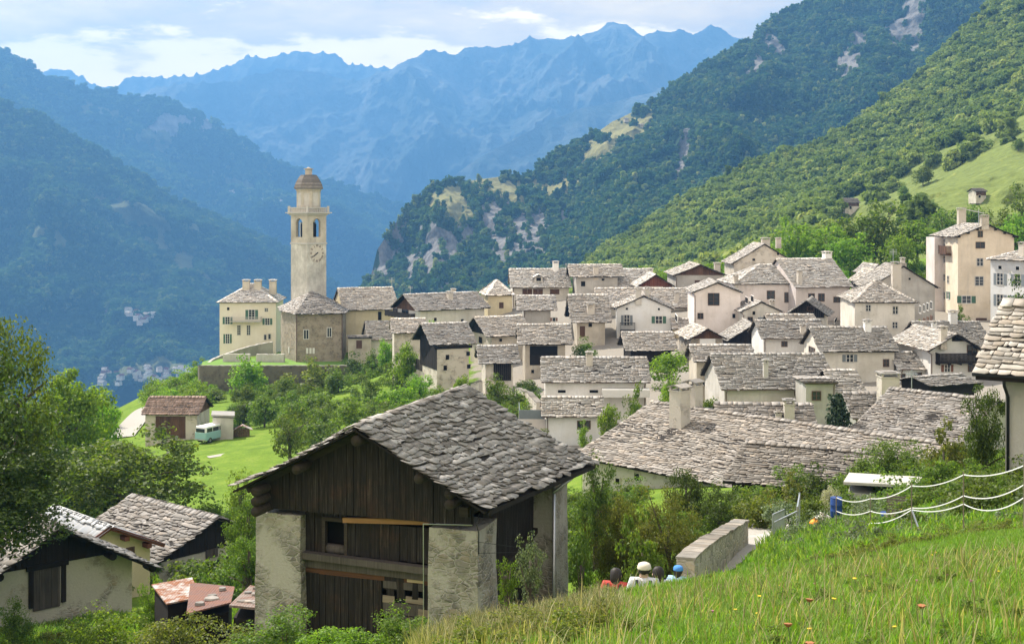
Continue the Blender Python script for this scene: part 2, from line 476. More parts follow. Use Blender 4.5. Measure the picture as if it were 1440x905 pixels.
m_far = mountain_mat('far_mountain', (0.06, 0.09, 0.07), (0.30, 0.30, 0.27), rock=(0.5, 0.48, 0.45), scale=0.0012, bumpd=120)
m_left = mountain_mat('wooded_mountain', (0.02, 0.045, 0.02), (0.05, 0.10, 0.03), scale=0.004, bumpd=22, grass=(0.16, 0.17, 0.07))
m_right = mountain_mat('wooded_slope', (0.022, 0.045, 0.018), (0.045, 0.08, 0.025), rock=(0.19, 0.178, 0.165), grass=(0.27, 0.25, 0.10), scale=0.012, bumpd=6)
m_near = mountain_mat('near_slope', (0.03, 0.06, 0.02), (0.06, 0.11, 0.03), grass=(0.17, 0.21, 0.055), scale=0.03, bumpd=2)
m_valley = mountain_mat('valley', (0.03, 0.06, 0.02), (0.06, 0.11, 0.03), grass=(0.10, 0.16, 0.04), scale=0.01, bumpd=5)

def flatland(name, z, ext, mat):
    x0, x1, y0, y1 = ext
    me = mesh_np(name, [(x0, y0, z), (x1, y0, z), (x1, y1, z), (x0, y1, z)], [(0, 1, 2, 3)])
    return tag(link(name, me, mat), kind='structure')
VZ = -430
flatland('valley_floor', VZ, (-7000, 7000, -130, 10400), m_valley)

# farthest, palest range (left half of the skyline)
hill('hills', [
    [(20, 130, 9900), (60, 100, 9900), (95, 96, 9900), (130, 118, 9900), (160, 122, 9900), (190, 106, 9900), (230, 110, 9900), (270, 104, 9900), (330, 88, 9900), (345, 78, 9900), (375, 80, 9900), (420, 72, 9900), (470, 72, 9900), (485, 88, 9900), (560, 96, 9900), (620, 90, 9900), (760, 95, 9900)],
    [(20, 190, 9200), (250, 170, 9200), (500, 160, 9200), (760, 170, 9200)],
    [(20, 300, 8600), (760, 300, 8600)]], 420, 120, 260, 620, m_far, skyline_amp=0.14, seed=3.3, vert=0.8, jag=20)
# main blue range
hill('hills', [
    [(120, 150, 8300), (200, 130, 8300), (260, 115, 8300), (330, 110, 8300), (395, 92, 8300), (440, 98, 8300), (500, 112, 8300), (560, 92, 8300), (585, 78, 8300), (600, 68, 8300), (640, 73, 8300), (670, 62, 8300), (720, 62, 8300), (745, 52, 8300), (780, 55, 8300), (815, 50, 8300), (840, 40, 8300), (862, 28, 8300), (880, 34, 8300), (905, 50, 8300), (930, 42, 8300), (955, 40, 8300), (975, 47, 8300), (1000, 33, 8300), (1025, 46, 8300), (1060, 60, 8300), (1100, 66, 8300), (1300, 60, 8300)],
    [(120, 210, 7800), (400, 150, 7800), (600, 130, 7800), (862, 110, 7700), (1300, 110, 7800)],
    [(120, 280, 7200), (600, 215, 7100), (862, 190, 6900), (1300, 190, 7200)],
    [(120, 420, 6400), (1300, 420, 6400)]], 760, 300, 430, 800, m_far, skyline_amp=0.10, seed=8.1, vert=0.7, jag=17)
# paler spur crossing the valley
hill('hills', [
    [(380, 400, 5750), (560, 310, 5850), (640, 245, 5950), (700, 205, 6100), (760, 172, 6250), (830, 150, 6400), (960, 120, 6600), (1200, 90, 6800)],
    [(380, 420, 5500), (700, 300, 5650), (1200, 250, 5900)],
    [(380, 470, 5300), (1200, 420, 5300)]], 300, 140, 200, 480, m_far, skyline_amp=0.2, seed=5.7, vert=0.6)
# left side of the valley, back shoulder
hl1 = hill('hills', [
    [(-300, -60, 4300), (-100, 20, 4500), (0, 64, 4700), (30, 82, 4750), (62, 104, 4800), (110, 120, 4900), (170, 130, 5000), (230, 138, 5050), (255, 148, 5100), (300, 172, 5150), (345, 200, 5200), (400, 232, 5300), (450, 250, 5400), (520, 272, 5500), (575, 294, 5600), (640, 340, 5700)],
    [(-300, 60, 4000), (0, 150, 4300), (200, 200, 4500), (350, 270, 4800), (640, 380, 5200)],
    [(-300, 250, 3700), (200, 310, 4000), (640, 450, 4700)],
    [(-300, 480, 3300), (640, 520, 4200)]], 420, 220, 360, 640, m_left, skyline_amp=0.10, seed=1.2, vert=0.4,
    masks={'rock': blobmask([(250, 168, 60, 9, 10), (380, 290, 70, 9, 25)], nz=1.1), 'meadow': blobmask([(340, 250, 50, 7, 25), (120, 140, 30, 6, 10), (200, 175, 40, 8, 15)], nz=1.2)})  # meadow patches also put sunlit areas into the slope colour
# left side, front shoulder down to the valley floor
hl2 = hill('hills', [
    [(-400, 60, 3000), (-100, 110, 3100), (0, 146, 3200), (60, 168, 3250), (130, 208, 3300), (200, 245, 3400), (250, 282, 3450), (320, 312, 3550), (400, 350, 3650), (450, 385, 3700), (520, 440, 3800), (640, 520, 3900)],
    [(-400, 250, 2750), (100, 320, 2850), (300, 380, 3000), (640, 530, 3500)],
    [(-400, 420, 2500), (100, 450, 2550), (300, 480, 2700), (640, 560, 3300)],
    [(-400, 560, 2150), (100, 540, 2300), (300, 545, 2400), (640, 600, 2900)]], 420, 240, 210, 420, m_left, skyline_amp=0.15, seed=4.9, vert=0.4,
    masks={'rock': blobmask([(160, 440, 18, 6, 0)], nz=1.1), 'meadow': lambda *a: np.maximum(blobmask([(190, 300, 70, 12, 20), (60, 330, 60, 10, 20), (255, 360, 50, 12, 30)], nz=1.3)(*a), blobmask([(188, 446, 30, 10, 0), (205, 524, 82, 13, 0)], nz=.5)(*a))})  # upper meadow patches double as sunlit spots painted on the shoulder
# right side: wooded spur with cliffs
cl = [(600, 372, 46, 40, 25), (690, 300, 18, 30, 10), (622, 352, 30, 46, 20), (585, 360, 26, 44, 25), (548, 345, 15, 60, 20), (735, 318, 42, 36, 15), (655, 325, 12, 26, 20), (963, 215, 14, 32, 10), (700, 348, 26, 26, 0), (1090, 55, 22, 14, 40), (1275, 45, 32, 50, 20), (1200, 75, 22, 40, 20), (1060, 100, 20, 30, 20), (790, 290, 14, 14, 0)]
md = [(632, 284, 32, 24, 25), (700, 262, 52, 16, 5), (768, 258, 36, 13, 0), (805, 252, 18, 10, 0), (868, 190, 56, 26, -38), (838, 220, 22, 18, -20), (905, 172, 24, 14, -20)]
hr1 = hill('hills', [
    [(500, 425, 1500), (522, 385, 1520), (530, 350, 1540), (550, 318, 1560), (580, 285, 1580), (610, 262, 1600), (645, 256, 1640), (700, 248, 1680), (745, 244, 1720), (775, 222, 1750), (820, 200, 1790), (860, 172, 1830), (900, 152, 1870), (940, 128, 1910), (980, 100, 1960), (1020, 78, 2000), (1060, 52, 2040), (1090, 24, 2080), (1120, 10, 2100), (1150, -12, 2140), (1300, -100, 2250), (1600, -240, 2400)],
    [(505, 440, 1450), (560, 380, 1480), (620, 300, 1500), (700, 285, 1540), (800, 265, 1600), (870, 220, 1680), (1000, 150, 1780), (1150, 70, 1900), (1600, -120, 2150)],
    [(510, 480, 1380), (600, 400, 1400), (700, 345, 1400), (820, 300, 1440), (950, 230, 1500), (1100, 170, 1600), (1600, 20, 1900)],
    [(510, 560, 1200), (800, 450, 1150), (1000, 350, 1150), (1600, 200, 1500)]], 480, 240, 75, 190, m_right, skyline_amp=0.12, seed=2.2, vert=0.4,
    masks={'rock': blobmask(cl, nz=0.65), 'meadow': blobmask(md, nz=0.7, s=0.08)})
# right side: near slope
hr2 = hill('hills', [
    [(780, 420, 760), (840, 372, 790), (870, 350, 800), (920, 318, 810), (965, 290, 820), (1010, 262, 830), (1060, 236, 840), (1110, 224, 850), (1170, 205, 860), (1210, 178, 870), (1250, 142, 890), (1300, 108, 910), (1345, 66, 930), (1395, 8, 960), (1450, -60, 1000), (1700, -260, 1150)],
    [(780, 430, 700), (900, 372, 680), (1050, 310, 680), (1250, 230, 690), (1440, 120, 720), (1700, -60, 850)],
    [(780, 450, 560), (900, 410, 520), (1050, 370, 500), (1180, 310, 480), (1300, 262, 480), (1440, 200, 490), (1700, 90, 560)],
    [(780, 490, 420), (950, 430, 360), (1165, 352, 350), (1300, 320, 345), (1440, 300, 340), (1700, 250, 360)],
    [(780, 560, 330), (950, 520, 270), (1165, 480, 250), (1300, 460, 245), (1440, 440, 240), (1700, 400, 240)]], 400, 260, 22, 90, m_near, skyline_amp=0.3, seed=6.4, vert=0.4,
    masks={'meadow': lambda px, py, D, X, Z: np.clip(((py - np.interp(px, [1100, 1165, 1250, 1330, 1440, 1700], [330, 284, 254, 212, 156, 44])) + 6 * fbm(px * .04, py * .04, 1.1, 3)) / 6, 0, 1)
                                         * np.clip(((px - 1150) / 12), 0, 1)})

# ================================================================== ground of the village and the foreground
CP = [  # (px, py, D) ground seen at that pixel; the rest as (X, Y, z)
    (740, 905, 9), (1100, 905, 6.5), (1440, 905, 5.2), (900, 862, 12), (1200, 830, 11.5), (1440, 800, 10.5), (760, 862, 15), (900, 838, 17), (1100, 800, 20), (1000, 818, 17), (1300, 771, 24), (1440, 757, 28), (1440, 786, 16), (1440, 775, 20), (1280, 792, 16), (1280, 786, 20), (1150, 800, 17),
    (650, 925, 13), (560, 975, 20), (690, 905, 17),
    (905, 945, 21.5), (860, 945, 21.5), (800, 950, 24), (935, 930, 22), (905, 915, 25), (700, 985, 29), (960, 850, 28),
    (1060, 772, 41), (1000, 800, 37), (1090, 750, 46), (1130, 755, 38), (1200, 735, 36), (1300, 715, 38), (1440, 690, 38),
    (480, 1010, 31), (300, 960, 36), (360, 950, 42), (100, 905, 45), (0, 895, 50), (-120, 900, 50), (200, 868, 52), (260, 835, 62), (330, 822, 64), (420, 800, 66),
    (380, 760, 80), (300, 740, 85), (150, 750, 80), (0, 760, 80), (320, 690, 110), (330, 645, 128), (370, 618, 142), (220, 628, 148), (320, 608, 152), (250, 640, 136),
    (180, 610, 165), (235, 570, 195), (150, 640, 150), (60, 650, 150), (-40, 700, 130), (262, 545, 222), (330, 562, 190), (420, 575, 175), (480, 545, 195),
    (300, 556, 207), (350, 556, 206), (400, 555, 206), (460, 552, 206), (330, 505, 222), (460, 500, 225), (560, 500, 215), (400, 500, 240), (330, 505, 255),
    (520, 600, 140), (600, 620, 130), (700, 610, 125), (640, 560, 160), (700, 545, 158), (780, 530, 160), (860, 500, 172), (900, 480, 182), (760, 445, 200), (840, 420, 214), (700, 442, 208),
    (750, 650, 115), (830, 622, 124), (880, 700, 74), (760, 760, 60), (960, 700, 68), (820, 800, 45), (1050, 715, 60), (1000, 600, 110), (1150, 600, 112), (1100, 660, 78), (1230, 650, 78), (1350, 645, 70), (1250, 700, 55), (1400, 680, 48),
    (1250, 550, 128), (1340, 545, 132), (1440, 535, 132), (1250, 485, 166), (1180, 475, 170), (1080, 480, 168), (980, 480, 178), (1100, 430, 198), (1000, 420, 202), (1370, 462, 190), (1440, 455, 180), (1250, 420, 215),
    (1350, 400, 240), (1440, 395, 240), (1100, 405, 240), (950, 405, 240), (800, 415, 240), (700, 430, 240), (600, 450, 240), (500, 480, 245)]
cp = np.array([[(a - CX) / F * d, d, -(b - HY) / F * d] for a, b, d in CP] +
              [(-12, 4, -2.6), (-12, 14, -7.5), (-25, 20, -12), (-10, 24, -10.5), (-40, 30, -15), (0, 0, -1.7), (0, -10, -0.6), (14, 2, -1.2), (14, -10, 0), (-14, -10, -1.5), (3, 4, -2.2), (30, 20, -4.0), (50, 40, -8.5), (80, 80, -12), (100, 130, -12), (-60, 60, -22), (-90, 120, -32), (-110, 160, -42), (-105, 200, -48), (-95, 250, -50), (-60, 270, -40), (-20, 270, -28), (40, 280, -18), (110, 280, -8), (130, 200, -10), (90, 250, -12), (-160, 100, -60), (-200, 200, -105), (-200, 0, -45), (-160, 300, -110), (-60, 0, -14), (60, 0, 6), (-80, 340, -75), (0, 340, -50), (100, 340, -18), (-250, 340, -170), (-300, 100, -140)], float)
def _tps(r): return np.where(r > 1e-9, r * r * np.log(r + 1e-12), 0)
_S = 60.0
_A = cp[:, :2] / _S
def _fit():
    n = len(cp); r = np.linalg.norm(_A[:, None] - _A[None], axis=-1)
    K = _tps(r) + np.eye(n) * 0.0025
    Pm = np.hstack([np.ones((n, 1)), _A]); M = np.zeros((n + 3, n + 3)); M[:n, :n] = K; M[:n, n:] = Pm; M[n:, :n] = Pm.T
    return np.linalg.solve(M, np.concatenate([cp[:, 2], np.zeros(3)]))
_W = _fit()
def ground_np(x, y):
    x = np.asarray(x, float); y = np.asarray(y, float); sh = x.shape
    q = np.stack([x.ravel(), y.ravel()], -1) / _S; out = np.zeros(len(q))
    for i in range(0, len(q), 20000):
        c = q[i:i + 20000]; r = np.linalg.norm(c[:, None] - _A[None], axis=-1)
        out[i:i + 20000] = _tps(r) @ _W[:-3] + _W[-3] + c @ _W[-2:]
    return out.reshape(sh)
def gz(x, y): return float(ground_np(np.array([x]), np.array([y]))[0])

def ground_px(px, D):   # point on the ground straight under pixel column px at distance D
    x = (px - CX) / F * D
    return Vector((x, D, gz(x, D)))

def build_ground():
    ys = np.concatenate([np.arange(-30, 0, 3.0), np.arange(0, 50, 0.5), np.arange(50, 120, 1.5), np.arange(120, 340, 3.0)])
    us = np.linspace(-1, 1, 260); us = us * (0.35 + 0.65 * np.abs(us))
    Yg, Ug = np.meshgrid(ys, us, indexing='ij')
    half = 60 + np.clip(Yg, 0, None) * 0.75
    Xg = Ug * half
    Zg = ground_np(Xg, Yg)
    Zg += 0.05 * fbm(Xg * 0.7, Yg * 0.7, 0, 3) + 0.25 * fbm(Xg * 0.08, Yg * 0.08, 2, 3) * np.clip(Yg / 60, 0, 1)
    idx = np.arange(Xg.size).reshape(Xg.shape)
    q = np.stack([idx[:-1, :-1], idx[:-1, 1:], idx[1:, 1:], idx[1:, :-1]], -1).reshape(-1, 4)
    me = mesh_np('ground', np.stack([Xg, Yg, Zg], -1).reshape(-1, 3), q, smooth=True)
    pv = np.clip(1 - np.abs(fbm(Xg * .03, Yg * .03, 5, 3)) * .4 - np.maximum(0, np.maximum((118 - Yg) / 12, (Yg - 225) / 15)) - np.maximum(0, (-(Xg + 2)) / 8) , 0, 1)
    a = me.attributes.new('paved', 'FLOAT', 'POINT'); a.data.foreach_set('value', pv.astype(np.float32).ravel())
    b = NB('grassy_ground')
    pos = b.n('ShaderNodeNewGeometry').outputs['Position']
    n1 = b.noise(0.35, 7, pos, 0.65); n2 = b.noise(4.0, 5, pos, 0.6)
    c = b.ramp(n1, [(0.3, (0.085, 0.145, 0.016)), (0.52, (0.135, 0.215, 0.022)), (0.72, (0.20, 0.26, 0.04))])
    c = b.mix(b.ramp(n2, [(0.35, 0.4), (0.6, 0.0)]), c, (0.06, 0.10, 0.015))
    c = b.mix(b.ramp(b.math('ADD', b.attr('paved'), b.math('MULTIPLY', b.math('SUBTRACT', n1, 0.5), .8)), [(.45, 0.0), (.6, 1.0)]), c, b.mix(n2, (0.20, 0.18, 0.15), (0.30, 0.27, 0.23)))
    m = b.out(c, 0.95, b.bump(n2, 0.6, 0.15), spec=0.1)
    return tag(link('ground', me, m), kind='structure')
build_ground()
# ================================================================== crowns and forests
def leaf_quads(cen, nrm, size, rs, fold=0.25, aspect=1.6):
    """one folded diamond leaf per centre; returns verts, quads"""
    n = len(cen)
    a = rs.normal(size=(n, 3)); a -= (a * nrm).sum(1)[:, None] * nrm; a /= np.linalg.norm(a, axis=1)[:, None] + 1e-9
    b = np.cross(nrm, a); s = size[:, None] if np.ndim(size) else size
    p0 = cen - a * s * 0.5 * aspect; p2 = cen + a * s * 0.5 * aspect
    p1 = cen + b * s * 0.5 + nrm * s * fold; p3 = cen - b * s * 0.5 + nrm * s * fold
    v = np.stack([p0, p1, p2, p3], 1).reshape(-1, 3)
    q = np.arange(4 * n).reshape(n, 4)
    return v, q

def crown_mesh(name, rx, rz, n_clump, per, leaf, seed, hole=0.35, bottom=-0.6, conic=0.0, clump_r=0.28, droop=0.0):
    rs = np.random.default_rng(seed)
    pts = []
    c = rs.normal(size=(n_clump, 3)); c /= np.linalg.norm(c, axis=1)[:, None]
    c *= (hole + (1 - hole) * rs.random((n_clump, 1)) ** 0.5)
    c[:, 2] = np.where(c[:, 2] < bottom, bottom + rs.random(n_clump) * 0.4, c[:, 2])
    if conic:
        t = (c[:, 2] + 1) / 2; k = 1 - conic * t; c[:, 0] *= k; c[:, 1] *= k
    lum = 1 + 0.18 * rs.normal(size=(n_clump, 1))
    c = c * np.array([rx, rx, rz]) * lum
    cr = clump_r * min(rx, rz) * (0.7 + 0.7 * rs.random(n_clump))
    d = rs.normal(size=(n_clump, per, 3)); d /= np.linalg.norm(d, axis=2)[..., None]
    rad = (0.35 + 0.75 * rs.random((n_clump, per, 1)) ** 0.6) * cr[:, None, None]
    p = c[:, None] + d * rad * np.array([1.15, 1.15, 0.8])
    p[..., 2] -= droop * (np.linalg.norm(p[..., :2], axis=2)) ** 2 / max(rx, 0.01)
    nrm = d + 0.6 * rs.normal(size=d.shape) + np.array([0, 0, 0.45]); nrm /= np.linalg.norm(nrm, axis=2)[..., None]
    p = p.reshape(-1, 3); nrm = nrm.reshape(-1, 3)
    sz = leaf * (0.6 + 0.8 * rs.random(len(p)))
    v, q = leaf_quads(p, nrm, sz, rs)
    return mesh_np(name, v, q), c

def forest(name, pts, scale, mat, protos, label):
    me = bpy.data.meshes.new(name); n = len(pts)
    me.vertices.add(n); me.vertices.foreach_set('co', np.asarray(pts, np.float32).ravel())
    a = me.attributes.new('sc', 'FLOAT', 'POINT'); a.data.foreach_set('value', np.asarray(scale, np.float32))
    o = link(name, me); tag(o, label, 'forest', kind='stuff')
    ng = bpy.data.node_groups.new(name, 'GeometryNodeTree')
    ng.interface.new_socket('Geometry', in_out='INPUT', socket_type='NodeSocketGeometry')
    ng.interface.new_socket('Geometry', in_out='OUTPUT', socket_type='NodeSocketGeometry')
    N = ng.nodes.new; gi = N('NodeGroupInput'); go = N('NodeGroupOutput')
    m2p = N('GeometryNodeMeshToPoints'); ins = N('GeometryNodeInstanceOnPoints'); ci = N('GeometryNodeCollectionInfo')
    c = bpy.data.collections.new(name + '_kinds')
    for k, m in enumerate(protos):
        ob = bpy.data.objects.new(name + '_kind', m); m.materials.clear(); m.materials.append(mat); c.objects.link(ob)
    ci.inputs['Collection'].default_value = c; ci.inputs['Separate Children'].default_value = True; ci.inputs['Reset Children'].default_value = True
    ri = N('FunctionNodeRandomValue'); ri.data_type = 'INT'; ri.inputs['Min'].default_value = 0
    for s in ri.inputs:
        if s.name == 'Max' and s.type == 'INT': s.default_value = len(protos) - 1
        if s.name == 'Min' and s.type == 'INT': s.default_value = 0
    rr = N('FunctionNodeRandomValue'); rr.data_type = 'FLOAT_VECTOR'
    for s in rr.inputs:
        if s.type == 'VECTOR' and s.name == 'Min': s.default_value = (-0.12, -0.12, 0)
        if s.type == 'VECTOR' and s.name == 'Max': s.default_value = (0.12, 0.12, 6.283)
    na = N('GeometryNodeInputNamedAttribute'); na.data_type = 'FLOAT'; na.inputs['Name'].default_value = 'sc'
    lk = ng.links.new
    lk(gi.outputs[0], m2p.inputs['Mesh']); lk(m2p.outputs[0], ins.inputs['Points']); lk(ci.outputs[0], ins.inputs['Instance'])
    ins.inputs['Pick Instance'].default_value = True
    lk([s for s in ri.outputs if s.type == 'INT'][0], ins.inputs['Instance Index'])
    lk([s for s in rr.outputs if s.type == 'VECTOR'][0], ins.inputs['Rotation'])
    lk([s for s in na.outputs if s.type == 'VALUE'][0], ins.inputs['Scale'])
    lk(ins.outputs[0], go.inputs[0])
    md_ = o.modifiers.new('scatter', 'NODES'); md_.node_group = ng
    return o

def scatter_hill(h, spacing, seed, keep=None, vmin=0, sc=(0.8, 1.35), sink=0.0):
    """random points on the front face of a hill, by area, away from its bare rock and meadow"""
    o, co, pm, nb, px, py = h
    c = co[nb:]; rs = np.random.default_rng(seed)
    a, b_, cc, d = c[:-1, :-1], c[1:, :-1], c[1:, 1:], c[:-1, 1:]
    area = np.linalg.norm(np.cross(cc - a, d - b_), axis=-1) * 0.5
    # fewer where the surface is far outside the frame
    pxa, pya = px[:-1, :-1], py[:-1, :-1]
    vis = ((pxa > -60) & (pxa < 1500) & (pya > -60)).astype(float)
    wt_ = area * vis
    n = int(wt_.sum() / spacing ** 2)
    idx = rs.choice(wt_.size, size=n, p=(wt_ / wt_.sum()).ravel())
    i, j = np.unravel_index(idx, wt_.shape); u = rs.random((n, 1)); v = rs.random((n, 1))
    p = (a[i, j] * (1 - u) + d[i, j] * u) * (1 - v) + (b_[i, j] * (1 - u) + cc[i, j] * u) * v
    m = np.ones(n, bool)
    for k, w in pm.items():
        ww = w[nb:][i, j]; m &= (ww < (0.45 if k == 'rock' else 0.3)) | (rs.random(n) < (0.12 if k == 'rock' else 0.02))
    if keep is not None: m &= keep(pxa[i, j], pya[i, j], p)
    p = p[m]; p[:, 2] -= sink
    s = sc[0] + (sc[1] - sc[0]) * rs.random(len(p))
    nz_ = fbm(p[:, 0] * 0.02, p[:, 1] * 0.02, p[:, 2] * 0.02, 3)
    return p, s * (1 + 0.35 * nz_)

def forest_leaf(name, dark, light, yellow):
    """crown foliage for far trees: tint differs per tree, with leafy mottling"""
    b = NB(name); o = b.objrand(); i = b.island()
    base = b.ramp(o, [(0.0, dark), (0.45, mul(light, 0.8)), (0.8, light), (1.0, yellow)])
    col = b.mix(b.math('MULTIPLY', i, 0.5), base, mul(dark, 0.8))
    p = b.n('ShaderNodeBsdfDiffuse'); b.put(p.inputs[0], col)
    t = b.n('ShaderNodeBsdfTranslucent'); b.put(t.inputs[0], b.mix(1.0, col, (1.4, 1.45, 0.6), 'MULTIPLY'))
    m = b.n('ShaderNodeMixShader'); m.inputs[0].default_value = 0.35; b.put(m.inputs[1], p.outputs[0]); b.put(m.inputs[2], t.outputs[0])
    out = b.n('ShaderNodeOutputMaterial'); b.put(out.inputs[0], m.outputs[0]); return b.m

# crowns about 1 m in radius at scale 1, points give metres
prot_near = [crown_mesh('broadleaf_crown', 1.0, 1.15, 34, 26, 0.26, 100 + k, bottom=-0.7, clump_r=0.30)[0] for k in range(5)]
prot_far = [crown_mesh('far_crown', 1.0, 1.2, 16, 12, 0.46, 200 + k, bottom=-0.8, clump_r=0.36)[0] for k in range(4)]
prot_con = [crown_mesh('conifer_crown', 0.6, 1.7, 22, 14, 0.38, 300 + k, bottom=-0.9, conic=0.85, clump_r=0.34)[0] for k in range(2)]
fm_near = forest_leaf('near_wood_leaves', (0.10, 0.155, 0.055), (0.24, 0.31, 0.10), (0.38, 0.42, 0.14))
fm_mid = forest_leaf('mid_wood_leaves', (0.05, 0.10, 0.04), (0.17, 0.24, 0.075), (0.40, 0.42, 0.15))
fm_left = forest_leaf('left_wood_leaves', (0.035, 0.09, 0.04), (0.085, 0.15, 0.055), (0.17, 0.21, 0.07))

pts, s = scatter_hill(hr2, 5.9, 1, keep=lambda x, y, p: p[:, 1] > 300)
forest('broadleaf_forest', pts + [0, 0, 2.5], s * 4.4, fm_near, prot_near + [crown_mesh('dark_fir_crown', 0.6, 1.7, 34, 24, 0.24, 340, bottom=-0.9, conic=0.85, clump_r=0.3)[0]], 'light green broadleaf wood on the steep slope at upper right')
pts, s = scatter_hill(hr1, 7.4, 2)
forest('mixed_forest', pts + [0, 0, 3], s * 5.0, fm_mid, prot_far + prot_con, 'dark blue green wood around the cliffs of the middle spur')
pts, s = scatter_hill(hl2, 12.5, 3)
forest('valley_forest', pts + [0, 0, 3], s * 7.8, fm_left, prot_far, 'hazy blue green wood on the near shoulder of the mountain at left')
pts, s = scatter_hill(hl1, 21, 4)
forest('ridge_forest', pts + [0, 0, 3], s * 12, fm_left, prot_far, 'blue hazy wood on the rear ridge of the mountain at left')

# ------------------------------------------------------------------ the blue air of the valley
def build_haze():
    m = MB(); m.box(-7200, 7200, -200, 10600, VZ - 1.0, 1450)
    mt = bpy.data.materials.new('valley_haze'); t = nt(mt)
    v = t.nodes.new('ShaderNodeVolumePrincipled'); o = t.nodes.new('ShaderNodeOutputMaterial')
    v.inputs['Color'].default_value = (0.16, 0.43, 0.90, 1)
    v.inputs['Density'].default_value = HAZE
    v.inputs['Anisotropy'].default_value = 0.2
    t.links.new(v.outputs[0], o.inputs['Volume'])
    tag(m.build('haze', mt), 'blue haze that fills the air of the valley', 'haze', kind='stuff')
HAZE = 1.9e-4
build_haze()
# ================================================================== builders for houses
slate_far = slate('slate_far', (0.50, 0.475, 0.44))
slate_pale = slate('slate_pale', (0.66, 0.63, 0.585))
slate_mid = slate('slate_mid', (0.42, 0.40, 0.372))
slate_near = slate('slate_near', (0.30, 0.282, 0.262))
slate_dark = slate('slate_dark', (0.22, 0.205, 0.19))
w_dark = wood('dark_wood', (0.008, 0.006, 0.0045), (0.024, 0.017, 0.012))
w_brown = wood('brown_wood', (0.06, 0.032, 0.02), (0.16, 0.085, 0.05))
w_red = wood('red_brown_wood', (0.10, 0.03, 0.018), (0.20, 0.075, 0.045), axis=0)
w_grey = wood('grey_wood', (0.045, 0.038, 0.032), (0.13, 0.11, 0.095))
w_beam = wood('beam_wood', (0.02, 0.016, 0.012), (0.07, 0.052, 0.038), axis=0)
m_glass = plain('window_glass', (0.025, 0.03, 0.034), 0.12, 0.3, spec=0.6)
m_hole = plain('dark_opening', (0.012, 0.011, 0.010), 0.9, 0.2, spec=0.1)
m_frame = plain('window_frame_white', (0.62, 0.60, 0.55), 0.6, 0.06)
m_stonetrim = plain('stone_trim', (0.46, 0.44, 0.40), 0.9, 0.12)
m_wframe = plain('window_frame_brown', (0.10, 0.055, 0.035), 0.7, 0.2)
m_green = plain('green_shutter', (0.05, 0.12, 0.075), 0.6, 0.15)
m_grey = plain('grey_shutter', (0.16, 0.18, 0.19), 0.7, 0.15)
m_brownsh = plain('brown_shutter', (0.17, 0.07, 0.04), 0.7, 0.2)
m_metal = plain('grey_metal', (0.45, 0.46, 0.47), 0.35, 0.1, metal=0.7)
m_pipe = plain('copper_brown', (0.13, 0.09, 0.07), .6, .2)
m_iron = plain('dark_iron', (0.04, 0.04, 0.04), 0.5, 0.2, metal=0.5)
p_white = plaster('plaster_white', (0.82, 0.80, 0.76), 0.3)
p_cream = plaster('plaster_cream', (0.72, 0.68, 0.60), 0.45)
p_yellow = plaster('plaster_yellow', (0.74, 0.64, 0.42), 0.28)
p_pink = plaster('plaster_pink', (0.80, 0.72, 0.67), 0.3)
p_grey = plaster('plaster_grey', (0.56, 0.53, 0.48), 0.6)
p_old = plaster('plaster_old', (0.58, 0.52, 0.42), 0.7, 0.5)
p_cool = plaster('plaster_cool', (0.80, 0.80, 0.78), 0.2)
r_stone = rubble('rubble_stone', (0.40, 0.36, 0.30), (0.55, 0.50, 0.42))
r_rough = rubble('rubble_rough', (0.30, 0.27, 0.23), (0.42, 0.38, 0.32), cover=0.55)
r_white = rubble('rubble_limed', (0.30, 0.27, 0.22), (0.47, 0.44, 0.36), scale=3.0, cover=0.40)
m_chim = rubble('chimney_stone', (0.40, 0.36, 0.31), (0.52, 0.47, 0.40), scale=4, cover=0.4)

